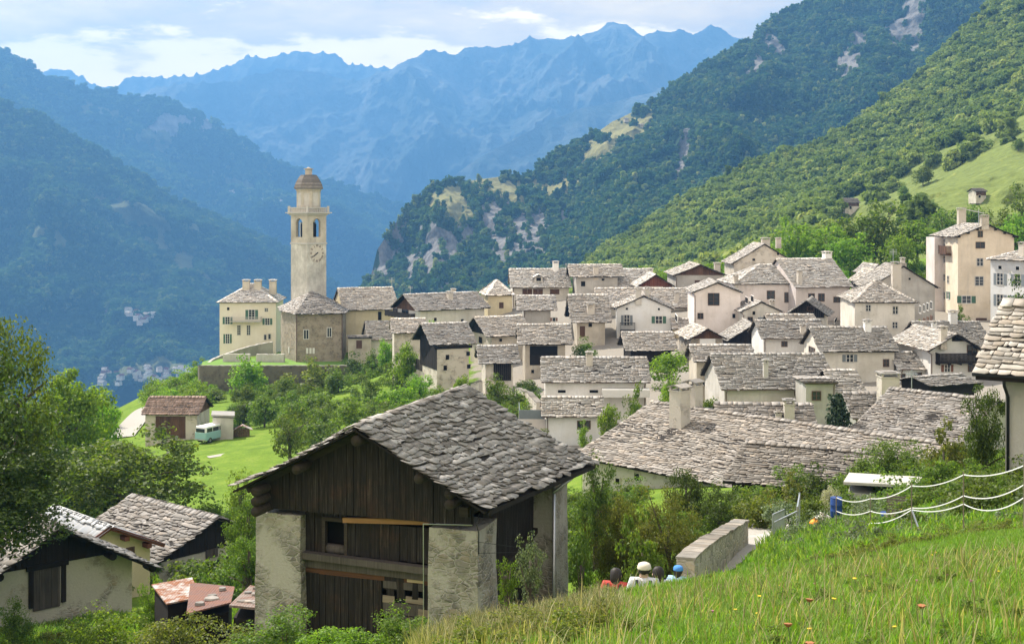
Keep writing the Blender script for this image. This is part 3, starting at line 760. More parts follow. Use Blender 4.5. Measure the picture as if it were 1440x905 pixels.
def slab_faces(faces, expo, width, thick, rs, sag=0.05, rough=1.0):
    """courses of rough stone slabs laid over roof planes; faces: (eL, eR, rR, rL) in local space"""
    VV = []; QQ = []; base = 0
    for (eL, eR, rR, rL) in faces:
        eL, eR, rR, rL = [np.array(p, float) for p in (eL, eR, rR, rL)]
        nrm = np.cross(eR - eL, (rL + rR) / 2 - (eL + eR) / 2)
        nrm /= np.linalg.norm(nrm)
        if nrm[2] < 0: nrm = -nrm
        sl = np.linalg.norm((rL + rR) / 2 - (eL + eR) / 2)
        n = max(2, int(round(sl / expo)))
        for i in range(n):
            t0 = (i + (rs.random() - .5) * .25) / n if i else -0.3 / n
            t1 = min(1.0 + 0.15 / n, t0 + 1.75 / n)
            a0 = eL + (rL - eL) * t0; b0 = eR + (rR - eR) * t0
            wid = np.linalg.norm(b0 - a0)
            if wid < width * 0.3: continue
            k = max(1, int(wid / width * 1.25)); w = rs.lognormal(0, 0.55, k); w /= w.sum(); s = np.concatenate([[0], np.cumsum(w)])
            s0, s1 = s[:-1], s[1:]
            g = 0.012 / max(wid, .1)
            s0 = s0 + g * rs.random(k); s1 = s1 - g * rs.random(k)
            j = lambda m: (rs.random(k) - 0.5) * m * rough
            dt = 0.66 / n
            e_over = 0.06 / max(wid, .1)
            s0[0] -= e_over * (1 + 2 * rs.random()); s1[-1] += e_over * (1 + 2 * rs.random())
            rowt = t0 + j(dt)
            tl = np.stack([rowt + j(dt), rowt + j(dt * .7) - 0.12 / n, rowt + j(dt * .7) - 0.12 / n, rowt + j(dt)], 1)
            ss = np.stack([s0, s0 + (s1 - s0) * (0.28 + j(.15)), s0 + (s1 - s0) * (0.72 + j(.15)), s1], 1)
            su = ss.copy(); tu = np.full_like(tl, t1)
            def pos(sv_, tv_, h):
                A = eL[None, None] + (rL - eL)[None, None] * tv_[..., None]; B = eR[None, None] + (rR - eR)[None, None] * tv_[..., None]
                p = A + (B - A) * sv_[..., None]
                hh = h - sag * np.sin(np.pi * np.clip(tv_, 0, 1)) + 0.03 * rough * noise3(p[..., 0] * .8 + 7, p[..., 1] * .8, p[..., 2] * 0)
                return p + nrm * hh[..., None]
            th = thick * (0.6 + 0.8 * rs.random((k, 1)))
            lift = th * 1.2 + 0.022 + 0.05 * rough * rs.random((k, 1)) ** 1.5 * (thick / .05) + 0.008 * rs.random((k, 4))
            top_l = pos(ss, tl, lift + 0 * tl); top_u = pos(su, tu, 0.004 + 0 * tl); bot_l = pos(ss, tl, lift - th)
            V = np.concatenate([top_l, top_u, bot_l], 1).reshape(-1, 3)
            q = np.array([[0, 1, 5, 4], [1, 2, 6, 5], [2, 3, 7, 6], [8, 9, 1, 0], [9, 10, 2, 1], [10, 11, 3, 2], [8, 0, 4, 8], [11, 7, 3, 11]])
            q = np.array([[0, 1, 5, 4], [1, 2, 6, 5], [2, 3, 7, 6], [8, 9, 1, 0], [9, 10, 2, 1], [10, 11, 3, 2]])
            tr = np.array([[8, 0, 4], [3, 11, 7]])
            off = (base + np.arange(k) * 12)[:, None, None]
            VV.append(V); QQ.append(((q[None] + off).reshape(-1, 4), (tr[None] + off).reshape(-1, 3))); base += 12 * k
    return np.concatenate(VV), np.concatenate([a for a, b in QQ]), np.concatenate([b for a, b in QQ])

m_edge_shade = None
def roof_mesh(v, q, t, n_slab_quads, mat, parent, name='roof'):
    """slab tops keep the stone colour, their broken edges are painted dark for the shade between slabs"""
    global m_edge_shade
    if m_edge_shade is None:
        b = NB('slab_edge_shade'); n = b.noise(6, 4); m_edge_shade = b.out(b.mix(n, (0.045, 0.040, 0.032), (0.12, 0.108, 0.09)), .9, spec=.1)  # dark edge colour puts the shade of the slab gaps into the material
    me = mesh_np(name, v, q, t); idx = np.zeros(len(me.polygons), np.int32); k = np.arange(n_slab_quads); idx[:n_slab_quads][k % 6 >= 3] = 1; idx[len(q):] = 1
    o = link(name, me, mat, parent); me.materials.append(m_edge_shade); me.polygons.foreach_set('material_index', idx); return o

def ridge_slabs(a, b, width, rs, thick=0.025, tp=0.48):
    """flat capping slabs leaning on both sides of a ridge or hip, broken and overlapping"""
    m = MB(); a = Vector(a); b = Vector(b); L_ = (b - a).length; d = (b - a).normalized(); r = d.cross(Vector((0, 0, 1))).normalized()
    for sd in (-1, 1):
        s = -.05 * rs.random()
        while s < L_:
            l = width * (0.5 + 1.0 * rs.random()); e = min(s + l, L_ + .06); w0 = .05 * (rs.random() - .6); up = .085 + .05 * rs.random() + (.03 if sd > 0 else 0)
            w1 = .26 + .16 * rs.random(); w2 = .26 + .16 * rs.random(); t = Vector((0, 0, thick * (.7 + .6 * rs.random())))
            p, q = a + d * s, a + d * (e - .015)
            A = p + r * sd * w0 + Vector((0, 0, up)); B = q + r * sd * w0 + Vector((0, 0, up + .02 * (rs.random() - .5)))
            C_ = q + r * sd * w1 + Vector((0, 0, up - w1 * tp)); D_ = p + r * sd * w2 + Vector((0, 0, up - w2 * tp))
            ring = [A, B, C_, D_] if sd > 0 else [B, A, D_, C_]
            m.hexa([x - t for x in ring] + ring); s += l
    return m

class House:
    def __init__(s, name, label, cat, xl, xr, ye, D, a=0, yr=None, ya=None, ridge='u', V=None, pitch=27, wall=None, roof=None, group='stone houses of the village',
                 ou=0.35, ov=0.5, expo=0.33, width=0.62, thick=0.045, hipL=False, hipR=False, gz0=None, seed=None, wallout=None, shape=True, rough=1.0):
        s.a = R(a); s.ridge = ridge; ca, sa = math.cos(s.a), math.sin(s.a)
        C = P(xl, ye, D); k = (xr - CX) / F
        s.U = (k * C.y - C.x) / (ca - k * sa)
        if ridge == 'u':
            if V is None:
                kr = (yr - HY) / F; tp = math.tan(R(pitch)); w = (-kr * C.y - C.z) / (tp + kr * ca); V = 2 * w; s.rise = tp * w
            else:
                if yr is None: s.rise = math.tan(R(pitch)) * V / 2
                else: s.rise = -(yr - HY) / F * (C.y + V / 2 * ca) - C.z
        else:
            s.rise = -(ya - HY) / F * (C.y + s.U / 2 * sa) - C.z
        s.V = V
        s.span = V if ridge == 'u' else s.U
        s.tp = s.rise / (s.span / 2)
        s.C = C
        cu = s.U / 2; cv = V / 2
        cx = C.x + cu * ca - cv * sa; cy = C.y + cu * sa + cv * ca
        corners = [(C.x + u * ca - v * sa, C.y + u * sa + v * ca) for u, v in ((0, 0), (s.U, 0), (s.U, V), (0, V))]
        gs = [gz(*c) for c in corners]
        s.base = gz0 if gz0 is not None else gz(cx, cy)
        low = min(gs + [s.base]) - 0.6 if gz0 is None else gz0 - 0.3
        s.root = empty(name, (C.x, C.y, s.base), s.a)
        tag(s.root, label, cat, group)
        s.ze = C.z - s.base; s.zlow = low - s.base
        s.rs = np.random.default_rng(seed if seed is not None else int(abs(xl) * 13 + ye * 7))
        s.ou, s.ov = ou, ov
        s.u0, s.u1 = (ou, s.U - ou) if ridge == 'u' else (ov, s.U - ov)
        s.v0, s.v1 = (ov, V - ov) if ridge == 'u' else (ou, V - ou)
        s.wall = wall; s.roofm = roof or slate_far
        s.expo, s.width, s.thick, s.rough = expo, width, thick, rough
        s.hipL, s.hipR = hipL, hipR
        if shape: s.shell()
    def roofz(s, u, v):
        d = min(v, s.V - v) if s.ridge == 'u' else min(u, s.U - u)
        z = s.ze + s.tp * d
        if s.hipL: z = min(z, s.ze + s.tp * u)
        if s.hipR: z = min(z, s.ze + s.tp * (s.U - u))
        return z
    def shell(s):
        U, V, ze, tp = s.U, s.V, s.ze, s.tp
        zr = ze + s.rise; m = MB(); und = 0.14
        u0, u1, v0, v1, zl = s.u0, s.u1, s.v0, s.v1, s.zlow
        if s.hipL or s.hipR:
            m.box(u0, u1, v0, v1, zl, ze + tp * s.ov - und)
        elif s.ridge == 'u':
            pr = [(v0, zl), (v1, zl), (v1, ze + tp * s.ov - und), (V / 2, zr - und), (v0, ze + tp * s.ov - und)]
            i = len(m.v); m.v += [(u0, y, z) for y, z in pr] + [(u1, y, z) for y, z in pr]
            m.f += [(4, 3, 2, 1, 0), (5, 6, 7, 8, 9)] + [(k, (k + 1) % 5, 5 + (k + 1) % 5, 5 + k) for k in range(5)]
        else:
            pr = [(u0, zl), (u1, zl), (u1, ze + tp * s.ov - und), (U / 2, zr - und), (u0, ze + tp * s.ov - und)]
            m.v += [(x, v0, z) for x, z in pr] + [(x, v1, z) for x, z in pr]
            m.f += [(0, 1, 2, 3, 4), (9, 8, 7, 6, 5)] + [(k, 5 + k, 5 + (k + 1) % 5, (k + 1) % 5) for k in range(5)]
        s.walls = m.build('walls', s.wall, s.root)
        # roof planes
        if s.ridge == 'u':
            hmax = U * (0.47 if s.hipL and s.hipR else 0.9); hl = min(V / 2, hmax) if s.hipL else 0; hr = min(V / 2, hmax) if s.hipR else 0
            A, B = (hl, V / 2, zr), (U - hr, V / 2, zr)
            f = [((0, 0, ze), (U, 0, ze), B, A), ((U, V, ze), (0, V, ze), A, B)]
            if s.hipL: f.append(((0, V, ze), (0, 0, ze), A, A))
            if s.hipR: f.append(((U, 0, ze), (U, V, ze), B, B))
        else:
            A, B = (U / 2, 0, zr), (U / 2, V, zr)
            f = [((0, V, ze), (0, 0, ze), A, B), ((U, 0, ze), (U, V, ze), B, A)]
        v, q, t = slab_faces(f, s.expo, s.width, s.thick, s.rs, rough=s.rough)
        rm = ridge_slabs(A, B, s.width * .7, s.rs, tp=s.tp)
        if s.hipL:
            for e in ((0, 0, ze), (0, V, ze)): r2 = ridge_slabs(e, A, s.width * .7, s.rs); off = len(rm.v); rm.v += r2.v; rm.f += [tuple(k + off for k in ff) for ff in r2.f]
        if s.hipR:
            for e in ((U, 0, ze), (U, V, ze)): r2 = ridge_slabs(e, B, s.width * .7, s.rs); off = len(rm.v); rm.v += r2.v; rm.f += [tuple(k + off for k in ff) for ff in r2.f]
        n0 = len(v); nq = len(q); v = np.concatenate([v, np.array(rm.v)]); q = np.concatenate([q, np.array(rm.f) + n0])
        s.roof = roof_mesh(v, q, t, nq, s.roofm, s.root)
        dk = MB()
        for (eL, eR, rR, rL) in f:
            pts = [Vector(p) for p in ((eL, eR, rR, rL) if rL != rR else (eL, eR, rR))]
            nn = (pts[1] - pts[0]).cross(pts[2] - pts[0]).normalized(); nn = nn if nn.z > 0 else -nn
            lo = [p - nn * 0.13 for p in pts]; hi = [p - nn * 0.012 for p in pts]; i = len(dk.v); n = len(pts)
            dk.v += [tuple(p) for p in lo + hi]; dk.f += [tuple(i + k for k in range(n))[::-1], tuple(i + n + k for k in range(n))] + [(i + k, i + (k + 1) % n, i + n + (k + 1) % n, i + n + k) for k in range(n)]
        dk.build('roof_boards', w_dark, s.roof)
        if s.root.location.y > 90 and s.wall in (p_white, p_cream, p_cool, p_pink, p_grey, p_yellow) and not s.hipL and int(s.C.x * 7) % 3 != 0:
            m = MB(); x = s.u1 - .15 if int(s.C.x * 3) % 2 else s.u0 + .15
            if s.ridge == 'u':
                m.tube([(-.05, -.04, ze - .03), (U + .05, -.04, ze - .03)], .065, 6); m.tube([(x, -.04, ze - .05), (x, s.v0 - .08, ze - .5), (x, s.v0 - .08, zl)], .05, 6)
            else: m.tube([(-.04, 0, ze - .03), (-.04, V, ze - .03)], .065, 6); m.tube([(-.04, .4, ze - .05), (s.u0 + .1, s.v0 - .08, ze - .5), (s.u0 + .1, s.v0 - .08, zl)], .05, 6)
            m.build('downpipe', m_pipe, s.root)
    # ---- a pixel on one of the faces
    def ray(s, px, py):
        d = Vector(((px - CX) / F, 1, -(py - HY) / F)); o = -s.root.location
        c, sn = math.cos(-s.a), math.sin(-s.a)
        rot = lambda w: Vector((w.x * c - w.y * sn, w.x * sn + w.y * c, w.z))
        return rot(o), rot(d)
    def hit(s, face, px, py):
        o, d = s.ray(px, py)
        if face in 'fb': t = ((s.v0 if face == 'f' else s.v1) - o.y) / d.y
        else: t = ((s.u0 if face == 'l' else s.u1) - o.x) / d.x
        return o + d * t
    def facebox(s, m, face, a0, a1, z0, z1, n0, n1):
        """box on a face: a along the face, n outwards"""
        if face == 'f': m.box(a0, a1, s.v0 - n1, s.v0 - n0, z0, z1)
        elif face == 'b': m.box(a0, a1, s.v1 + n0, s.v1 + n1, z0, z1)
        elif face == 'l': m.box(s.u0 - n1, s.u0 - n0, a0, a1, z0, z1)
        else: m.box(s.u1 + n0, s.u1 + n1, a0, a1, z0, z1)
    def win(s, x, y, w, h, st='w', face='f', name='window', label=None):
        """x, y: centre in the photograph, w and h in its pixels"""
        p = s.hit(face, x - w / 2, y + h / 2); q = s.hit(face, x + w / 2, y - h / 2)
        k = 0 if face in 'fb' else 1
        a0, a1 = sorted((p[k], q[k])); mid = s.hit(face, x, y + h / 2); mt = s.hit(face, x, y - h / 2); z0, z1 = mid.z, mt.z
        return s.winm(a0, a1, z0, z1, st, face, name)
    def winm(s, a0, a1, z0, z1, st='w', face='f', name='window'):
        m = MB(); fr = 0.10 if st in 'wgky' else 0.07
        fm = {'w': m_stonetrim, 'g': m_frame, 'k': m_stonetrim, 'd': s.wall, 'b': m_wframe, 'y': m_frame, 'n': m_wframe}[st]
        for (b0, b1, c0, c1) in ((a0 - fr, a1 + fr, z1, z1 + fr), (a0 - fr, a1 + fr, z0 - fr * 1.2, z0), (a0 - fr, a0, z0, z1), (a1, a1 + fr, z0, z1)):
            s.facebox(m, face, b0, b1, c0, c1, -0.02, 0.06)
        f = m.build(name, fm, s.root)
        m = MB(); s.facebox(m, face, a0, a1, z0, z1, -0.02, 0.012)
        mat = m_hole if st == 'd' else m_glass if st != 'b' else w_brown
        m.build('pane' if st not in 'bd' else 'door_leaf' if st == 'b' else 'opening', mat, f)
        if st in 'wgkyn' and (a1 - a0) > 0.5:
            m = MB(); c = (a0 + a1) / 2
            s.facebox(m, face, c - 0.035, c + 0.035, z0, z1, 0.01, 0.04)
            nz = max(1, int((z1 - z0) / 0.6))
            for i in range(1, nz + 1):
                zz_ = z0 + (z1 - z0) * i / (nz + 1); s.facebox(m, face, a0, a1, zz_ - 0.02, zz_ + 0.02, 0.012, 0.035)
            m.build('muntins', m_frame if st != 'n' else m_wframe, f)
        if st in 'gky':
            w = (a1 - a0) * 0.52
            for (b0, b1) in ((a0 - fr - w, a0 - fr), (a1 + fr, a1 + fr + w)):
                m = MB(); s.facebox(m, face, b0, b1, z0, z1, 0.0, 0.05)
                m.build('shutter', {'g': m_green, 'k': m_grey, 'y': m_brownsh}[st], f)
        return f
    def boards(s, face, z0=None, a=None, mat=None, name='gable_boards', proud=0.05, ztop=None, pw=0.24):
        """vertical planks on a face from height z0 up to the roof"""
        m = MB(); mat = mat or w_dark
        lo, hi = (s.u0, s.u1) if face in 'fb' else (s.v0, s.v1)
        if a: lo, hi = a
        z0 = s.ze if z0 is None else z0; x = lo
        while x < hi - 0.02:
            e = min(hi, x + pw * (0.75 + 0.5 * s.rs.random()))
            def top(xx):
                return (s.roofz(xx, s.v0) if face in 'fb' and s.ridge == 'v' else s.roofz(s.u0, xx) if face in 'lr' and s.ridge == 'u' else s.ze + s.tp * s.ov) - 0.17
            t0, t1 = top(x), top(e)
            if ztop is not None: t0 = min(t0, ztop); t1 = min(t1, ztop)
            if max(t0, t1) > z0 + 0.05:
                n1 = proud * (0.7 + 0.5 * s.rs.random())
                pts = []
                for z_a, z_b in ((z0, z0), (max(t0, z0 + .03), max(t1, z0 + .03))):
                    for (aa, nn, zz_) in ((x, n1, z_a), (e - 0.012, n1, z_b), (e - 0.012, -.01, z_b), (x, -.01, z_a)):
                        pts.append({'f': (aa, s.v0 - nn, zz_), 'b': (aa, s.v1 + nn, zz_), 'l': (s.u0 - nn, aa, zz_), 'r': (s.u1 + nn, aa, zz_)}[face])
                m.hexa(pts)
            x = e
        return m.build(name, mat, s.root) if m.v else None
    def patch(s, face, x0, x1, y0, y1, mat, name, n=0.04):
        """a flat area on a face given in photograph pixels (barn opening, boarded front)"""
        p = s.hit(face, x0, y1); q = s.hit(face, x1, y1); t = s.hit(face, (x0 + x1) / 2, y0); b = s.hit(face, (x0 + x1) / 2, y1); k = 0 if face in 'fb' else 1
        a0, a1 = sorted((p[k], q[k])); m = MB(); z0, z1 = b.z, t.z
        if mat in (w_dark, w_brown, w_red, w_grey):
            x = a0
            while x < a1 - .02:
                e = min(a1, x + 0.25); s.facebox(m, face, x, e - 0.012, z0, z1, -.01, n * (0.7 + .6 * s.rs.random())); x = e
        else: s.facebox(m, face, a0, a1, z0, z1, -.01, n)
        return m.build(name, mat, s.root)
    def chimney(s, x, yt, yb, w, mat=None, cap='slab', depth=None):
        o, d = s.ray(x, yb); best = None
        V, U = s.V, s.U
        pl = [(Vector((0, -s.tp, 1)), s.ze, lambda p: p.y <= V / 2 + .3), (Vector((0, s.tp, 1)), s.ze + s.tp * V, lambda p: p.y >= V / 2 - .3)] if s.ridge == 'u' else \
             [(Vector((-s.tp, 0, 1)), s.ze, lambda p: p.x <= U / 2 + .3), (Vector((s.tp, 0, 1)), s.ze + s.tp * U, lambda p: p.x >= U / 2 - .3)]
        for n, c, ok in pl:
            dn = d.dot(n)
            if abs(dn) < 1e-6: continue
            t = (c - o.dot(n)) / dn; p = o + d * t
            if t > 0 and ok(p) and -1 < p.x < U + 1 and -1 < p.y < V + 1 and (best is None or t < best[0]): best = (t, p)
        if best is None:
            if s.ridge == 'u': t = (V / 2 - o.y) / d.y
            else: t = (U / 2 - o.x) / d.x if abs(d.x) > .25 else (V * .5 - o.y) / d.y
            p = o + d * t; p.x = min(max(p.x, .6), U - .6); p.y = min(max(p.y, .5), V - .5)
            best = (t, p)
        t, p = best; hw = w * t / F / 2; hh = (yb - yt) * t / F
        z0 = p.z - 1.0; z1 = p.z + hh; m = MB()
        hd = depth or hw
        capz = 0.12 if hh > 0.6 else 0.06; gap = 0.22 if hh > 1.0 else 0.1
        zt = z1 - capz - gap
        y_ = p.y + hd * .6
        m.box(p.x - hw, p.x + hw, y_ - hd, y_ + hd, z0, zt)
        m.box(p.x - hw - .05, p.x + hw + .05, y_ - hd - .05, y_ + hd + .05, zt - 0.08, zt + 0.002)
        for sx in (-1, 1):
            for sy in (-1, 1):
                cx, cy = p.x + sx * (hw - .07), y_ + sy * (hd - .07)
                m.box(cx - .07, cx + .07, cy - .07, cy + .07, zt, zt + gap)
        c = m.build('chimney', mat or m_chim, s.roof if hasattr(s, 'roof') else s.root)
        m = MB(); e = 0.12
        if cap == 'slab':
            m.box(p.x - hw - e, p.x + hw + e, y_ - hd - e, y_ + hd + e, zt + gap, z1 - .03); m.box(p.x - hw * .7, p.x + hw * .7, y_ - hd * .7, y_ + hd * .7, z1 - .03, z1 + .04)
        else:   # little gabled cap
            for sx in (-1, 1):
                m.hexa([(p.x + sx * (hw + e), y_ - hd - e, zt + gap - .06), (p.x, y_ - hd - e, z1 - .03), (p.x, y_ + hd + e, z1 - .03), (p.x + sx * (hw + e), y_ + hd + e, zt + gap - .06),
                        (p.x + sx * (hw + e), y_ - hd - e, zt + gap), (p.x, y_ - hd - e, z1 + .05), (p.x, y_ + hd + e, z1 + .05), (p.x + sx * (hw + e), y_ + hd + e, zt + gap)])
        m.build('chimney_cap', s.roofm, c)
        return c
    def balcony(s, face, x0, x1, yt, yb, mat=None, out=1.0, solid=False):
        p = s.hit(face, x0, yb); q = s.hit(face, x1, yb); t = s.hit(face, (x0 + x1) / 2, yt); b = s.hit(face, (x0 + x1) / 2, yb); k = 0 if face in 'fb' else 1
        a0, a1 = sorted((p[k], q[k])); m = MB(); z0, z1 = b.z, t.z
        s.facebox(m, face, a0, a1, z0 - .12, z0, 0.0, out)
        x = a0 + .1
        while x < a1: s.facebox(m, face, x - .06, x + .06, z0 - .28, z0 - .12, 0, out * .9); x += 1.2
        bal = m.build('balcony', mat or w_brown, s.root)
        m = MB()
        s.facebox(m, face, a0, a1, z1 - .07, z1, out - .07, out); s.facebox(m, face, a0, a0 + .06, z1 - .07, z1, .02, out - .07); s.facebox(m, face, a1 - .06, a1, z1 - .07, z1, .02, out - .07)
        x = a0 + .02; st = 0.145; bw = .115 if solid else .03
        while x < a1 - bw: s.facebox(m, face, x, x + bw, z0, z1 - .07, out - .05, out - .02); x += st
        y = 0.05
        while y < out - .1:
            for aa in (a0 + .02, a1 - .05): s.facebox(m, face, aa, aa + .03, z0, z1 - .07, y, y + bw)
            y += st
        m.build('railing', mat or w_brown, bal); return bal
# ================================================================== the village, house by house
H = House
SH, BN = 'stone_house', 'wooden_barn'
GB = 'stone roofed barns of the village'

# --- lower left cluster below the church
h = H(SH, 'low stone house behind the dark barn, flat grey slab roof with a bush against it', 'house', 551, 600, 468, 178, a=8, yr=448, wall=r_stone)
h = H(SH, 'house with a wooden balcony under its dark gable beside the church nave', 'house', 585, 690, 437, 196, a=30, yr=414, V=9.5, wall=p_cream, roof=slate_far, ou=0.9)
h.boards('l', z0=h.ze - 0.2, mat=w_brown); h.balcony('l', 548, 584, 438, 444, w_dark, out=1.0, solid=True); h.win(570, 436, 9, 9, 'n', 'l'); h.win(556, 437, 6, 8, 'n', 'l')
h.chimney(633.5, 409, 421, 7); h.win(612, 449, 4, 5, 'd'); h.win(650, 451, 4, 5, 'd')
h = H(SH, 'pale low roofed house between the balcony house and the yellow house', 'house', 640, 702, 443, 212, a=12, yr=418, wall=p_cream, roof=slate_pale)
h.chimney(599, 406, 412, 6)
h = H(BN, 'tall barn with dark board gable and stone corner at the edge of the gardens', 'barn', 606, 671, 485, 163, a=22, yr=455, V=8.2, wall=r_stone, group=GB, roof=slate_mid, ou=1.0)
h.boards('l', z0=h.ze - 3.4); h.patch('l', 584, 594, 505, 520, w_grey, 'wooden_door'); h.patch('f', 611, 664, 485.5, 490, w_dark, 'eave_boards', n=.1)
h.win(629, 502, 5, 7, 'd'); h.win(626, 517, 5, 7, 'd'); h.win(658, 497, 5, 6, 'd'); h.win(659, 515, 5, 6, 'd')
h = H(BN, 'small house with dark gable behind the two barns, its roof running up to the right', 'barn', 684, 752, 473, 176, a=24, yr=446, V=9, wall=p_old, group=GB, ou=1.0)
h.boards('l'); h.win(676, 478, 5, 9, 'd', 'l'); h.win(704, 478, 4, 4, 'd')
h = H(BN, 'barn with wide dark opening and yellowed wall right of the small barn', 'barn', 729, 805, 484, 161, a=2, yr=456, wall=p_old, group=GB, roof=slate_mid, ou=0.9)
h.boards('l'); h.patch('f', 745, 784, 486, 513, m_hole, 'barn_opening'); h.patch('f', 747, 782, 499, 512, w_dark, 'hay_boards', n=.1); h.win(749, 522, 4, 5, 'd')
h = H(BN, 'smallest barn with one dark doorway between the two larger barns', 'barn', 674, 731, 511, 150, a=6, yr=486, wall=r_stone, group=GB, roof=slate_mid, ou=0.8)
h.boards('l'); h.patch('f', 694, 719, 511, 535, w_dark, 'barn_door')

# --- upper middle
h = H(SH, 'yellow house under a pale hipped roof with small brown window', 'house', 684, 724, 415, 206, a=10, yr=394, wall=p_yellow, roof=slate_pale, hipL=True, hipR=True)
h.win(705, 429, 5, 7, 'b'); h.win(684, 428, 4, 6, 'b', 'l')
h = H(SH, 'long house with a white stone roof, one dormer and a row of brown windows', 'house', 718, 803, 404, 216, a=2, yr=378, wall=p_cream, roof=slate_pale)
for x in (738, 745, 753, 760): h.win(x, 410, 5.5, 7, 'b')
h.win(780, 410, 12, 6, 'b'); h.chimney(781.5, 367, 380, 8, p_white)
dm = MB(); c_ = h.hit('f', 758, 389); dz = h.roofz(c_.x, 2.6)
dm.box(c_.x - .7, c_.x + .7, 1.6, 4.2, dz - .8, dz + .45); d_ = dm.build('dormer', p_cream, h.roof)
dm = MB(); dm.box(c_.x - .4, c_.x + .4, 1.57, 1.62, dz - .3, dz + .3); dm.build('opening', m_hole, d_)
dm = MB()
for sx in (-1, 1): dm.hexa([(c_.x + sx * 1.0, 1.3, dz + .3), (c_.x, 1.3, dz + .8), (c_.x, 4.4, dz + .8), (c_.x + sx * 1.0, 4.4, dz + .3), (c_.x + sx * 1.0, 1.3, dz + .4), (c_.x, 1.3, dz + .9), (c_.x, 4.4, dz + .9), (c_.x + sx * 1.0, 4.4, dz + .4)])
dm.build('dormer_roof', slate_pale, d_)
h = H(SH, 'grey rendered house with a deep dark overhang at the right end of its roof', 'house', 802, 878, 389, 213, a=3, yr=372, wall=p_grey, roof=slate_far, ou=1.1)
h.win(820, 399, 6, 7, 'd'); h.win(848, 393, 4, 3, 'd'); h.chimney(838, 373, 386, 7); h.boards('r', z0=h.ze + .2)
h = H(SH, 'house with dark left gable and small square window, below the white roofed house', 'house', 728, 783, 436, 187, a=2, yr=415.5, wall=p_grey, ou=0.9)
h.boards('l'); h.win(779, 449, 4, 5, 'y')
h = H(SH, 'big house with patched yellowish wall under a broad wavy slab roof', 'house', 803, 860, 453, 180, a=2, yr=414, wall=p_old, V=11, roof=slate_mid, ou=0.9)
h.boards('l'); h.chimney(831, 425, 441, 10); h.win(830, 457, 5, 5, 'd'); h.win(819, 466, 6, 14, 'b', name='door')
h = H(SH, 'low roofed house seen between the grey house and the red gable', 'house', 869, 918, 404, 214, a=0, yr=378, wall=p_cream, roof=slate_pale)
h.chimney(914, 377, 390, 8, p_cream); h.chimney(887, 392, 399, 3)
h = H(BN, 'small house with red brown boarded gable and white edged roof', 'house', 895, 950, 403, 204, a=0, ya=386, ridge='v', V=10, wall=p_cream, group='houses with boarded gables', roof=slate_pale, ou=.7)
h.boards('f', mat=w_red); h.win(939, 405, 12, 4, 'b')
h = H(SH, 'house with broad brown boarded gable over a grey wall and one window', 'house', 947, 1023, 387, 208, a=0, ya=372, ridge='v', V=13, wall=p_grey, group='houses with boarded gables', roof=slate_far, ou=.7)
h.boards('f', mat=w_brown); h.win(980.5, 398, 6, 7, 'b'); h.chimney(1026, 369, 385, 8); h.chimney(1017, 371, 382, 6)
h = H(SH, 'long low slab roof in front of the two boarded gables', 'house', 838, 975, 432, 196, a=-2, yr=405, wall=p_cream, roof=slate_far)
h.chimney(952, 410, 424, 6); h.win(967, 438, 8, 5, 'd')
h = H(SH, 'white gabled house with green shutters and a little iron balcony', 'house', 863, 948, 434, 184, a=-4, ya=416, ridge='v', V=10, wall=p_cool, roof=slate_far, ou=.3, ov=.45)
h.win(926.5, 449.5, 9, 10, 'g'); h.win(881.5, 450, 7, 14, 'k', name='door'); h.balcony('f', 872, 893, 453, 463, m_iron, out=.8)
h.win(881.5, 434, 3, 3, 'd'); h.win(926.5, 434.5, 3, 3, 'd'); h.win(951, 447, 3, 8, 'd', 'r')
h.chimney(898, 404, 419, 8, p_cream); h.chimney(910, 403, 417, 6, p_cream)
h = H(SH, 'narrow yellow walled house squeezed between the white gable and the pink gable', 'house', 946, 974, 462, 181, a=0, yr=448, wall=p_yellow, roof=slate_far)
h.win(961, 467, 8, 6, 'd'); h.win(960, 480, 6, 5, 'b')
h = H(SH, 'tall pink plastered gable house with one large four pane window', 'house', 973, 1045, 411, 174, a=-3, ya=397, ridge='v', V=11, wall=p_pink, roof=slate_far, ou=.25, ov=.35)
h.win(1003.5, 420.5, 15, 16, 'n'); h.win(985, 444, 7, 7, 'n'); h.win(1032, 444, 4, 6, 'd'); h.win(1050, 422, 4, 8, 'd', 'r'); h.win(1058, 420, 4, 8, 'd', 'r')
h.chimney(1053, 404, 430, 6, p_pink)
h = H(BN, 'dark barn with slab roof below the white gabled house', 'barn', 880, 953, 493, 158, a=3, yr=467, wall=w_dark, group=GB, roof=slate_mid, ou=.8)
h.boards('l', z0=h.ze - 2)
h = H(SH, 'barn with brown gable over a black doorway beside the round tree', 'barn', 968, 1023, 477, 158, a=4, ya=462, ridge='v', V=9, wall=r_rough, group=GB, roof=slate_far, ou=.9)
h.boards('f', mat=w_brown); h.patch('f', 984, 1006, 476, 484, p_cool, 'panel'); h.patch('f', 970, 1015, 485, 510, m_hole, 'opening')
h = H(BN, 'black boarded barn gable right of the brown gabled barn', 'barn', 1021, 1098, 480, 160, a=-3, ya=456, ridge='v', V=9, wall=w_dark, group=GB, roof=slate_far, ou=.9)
h.boards('f')

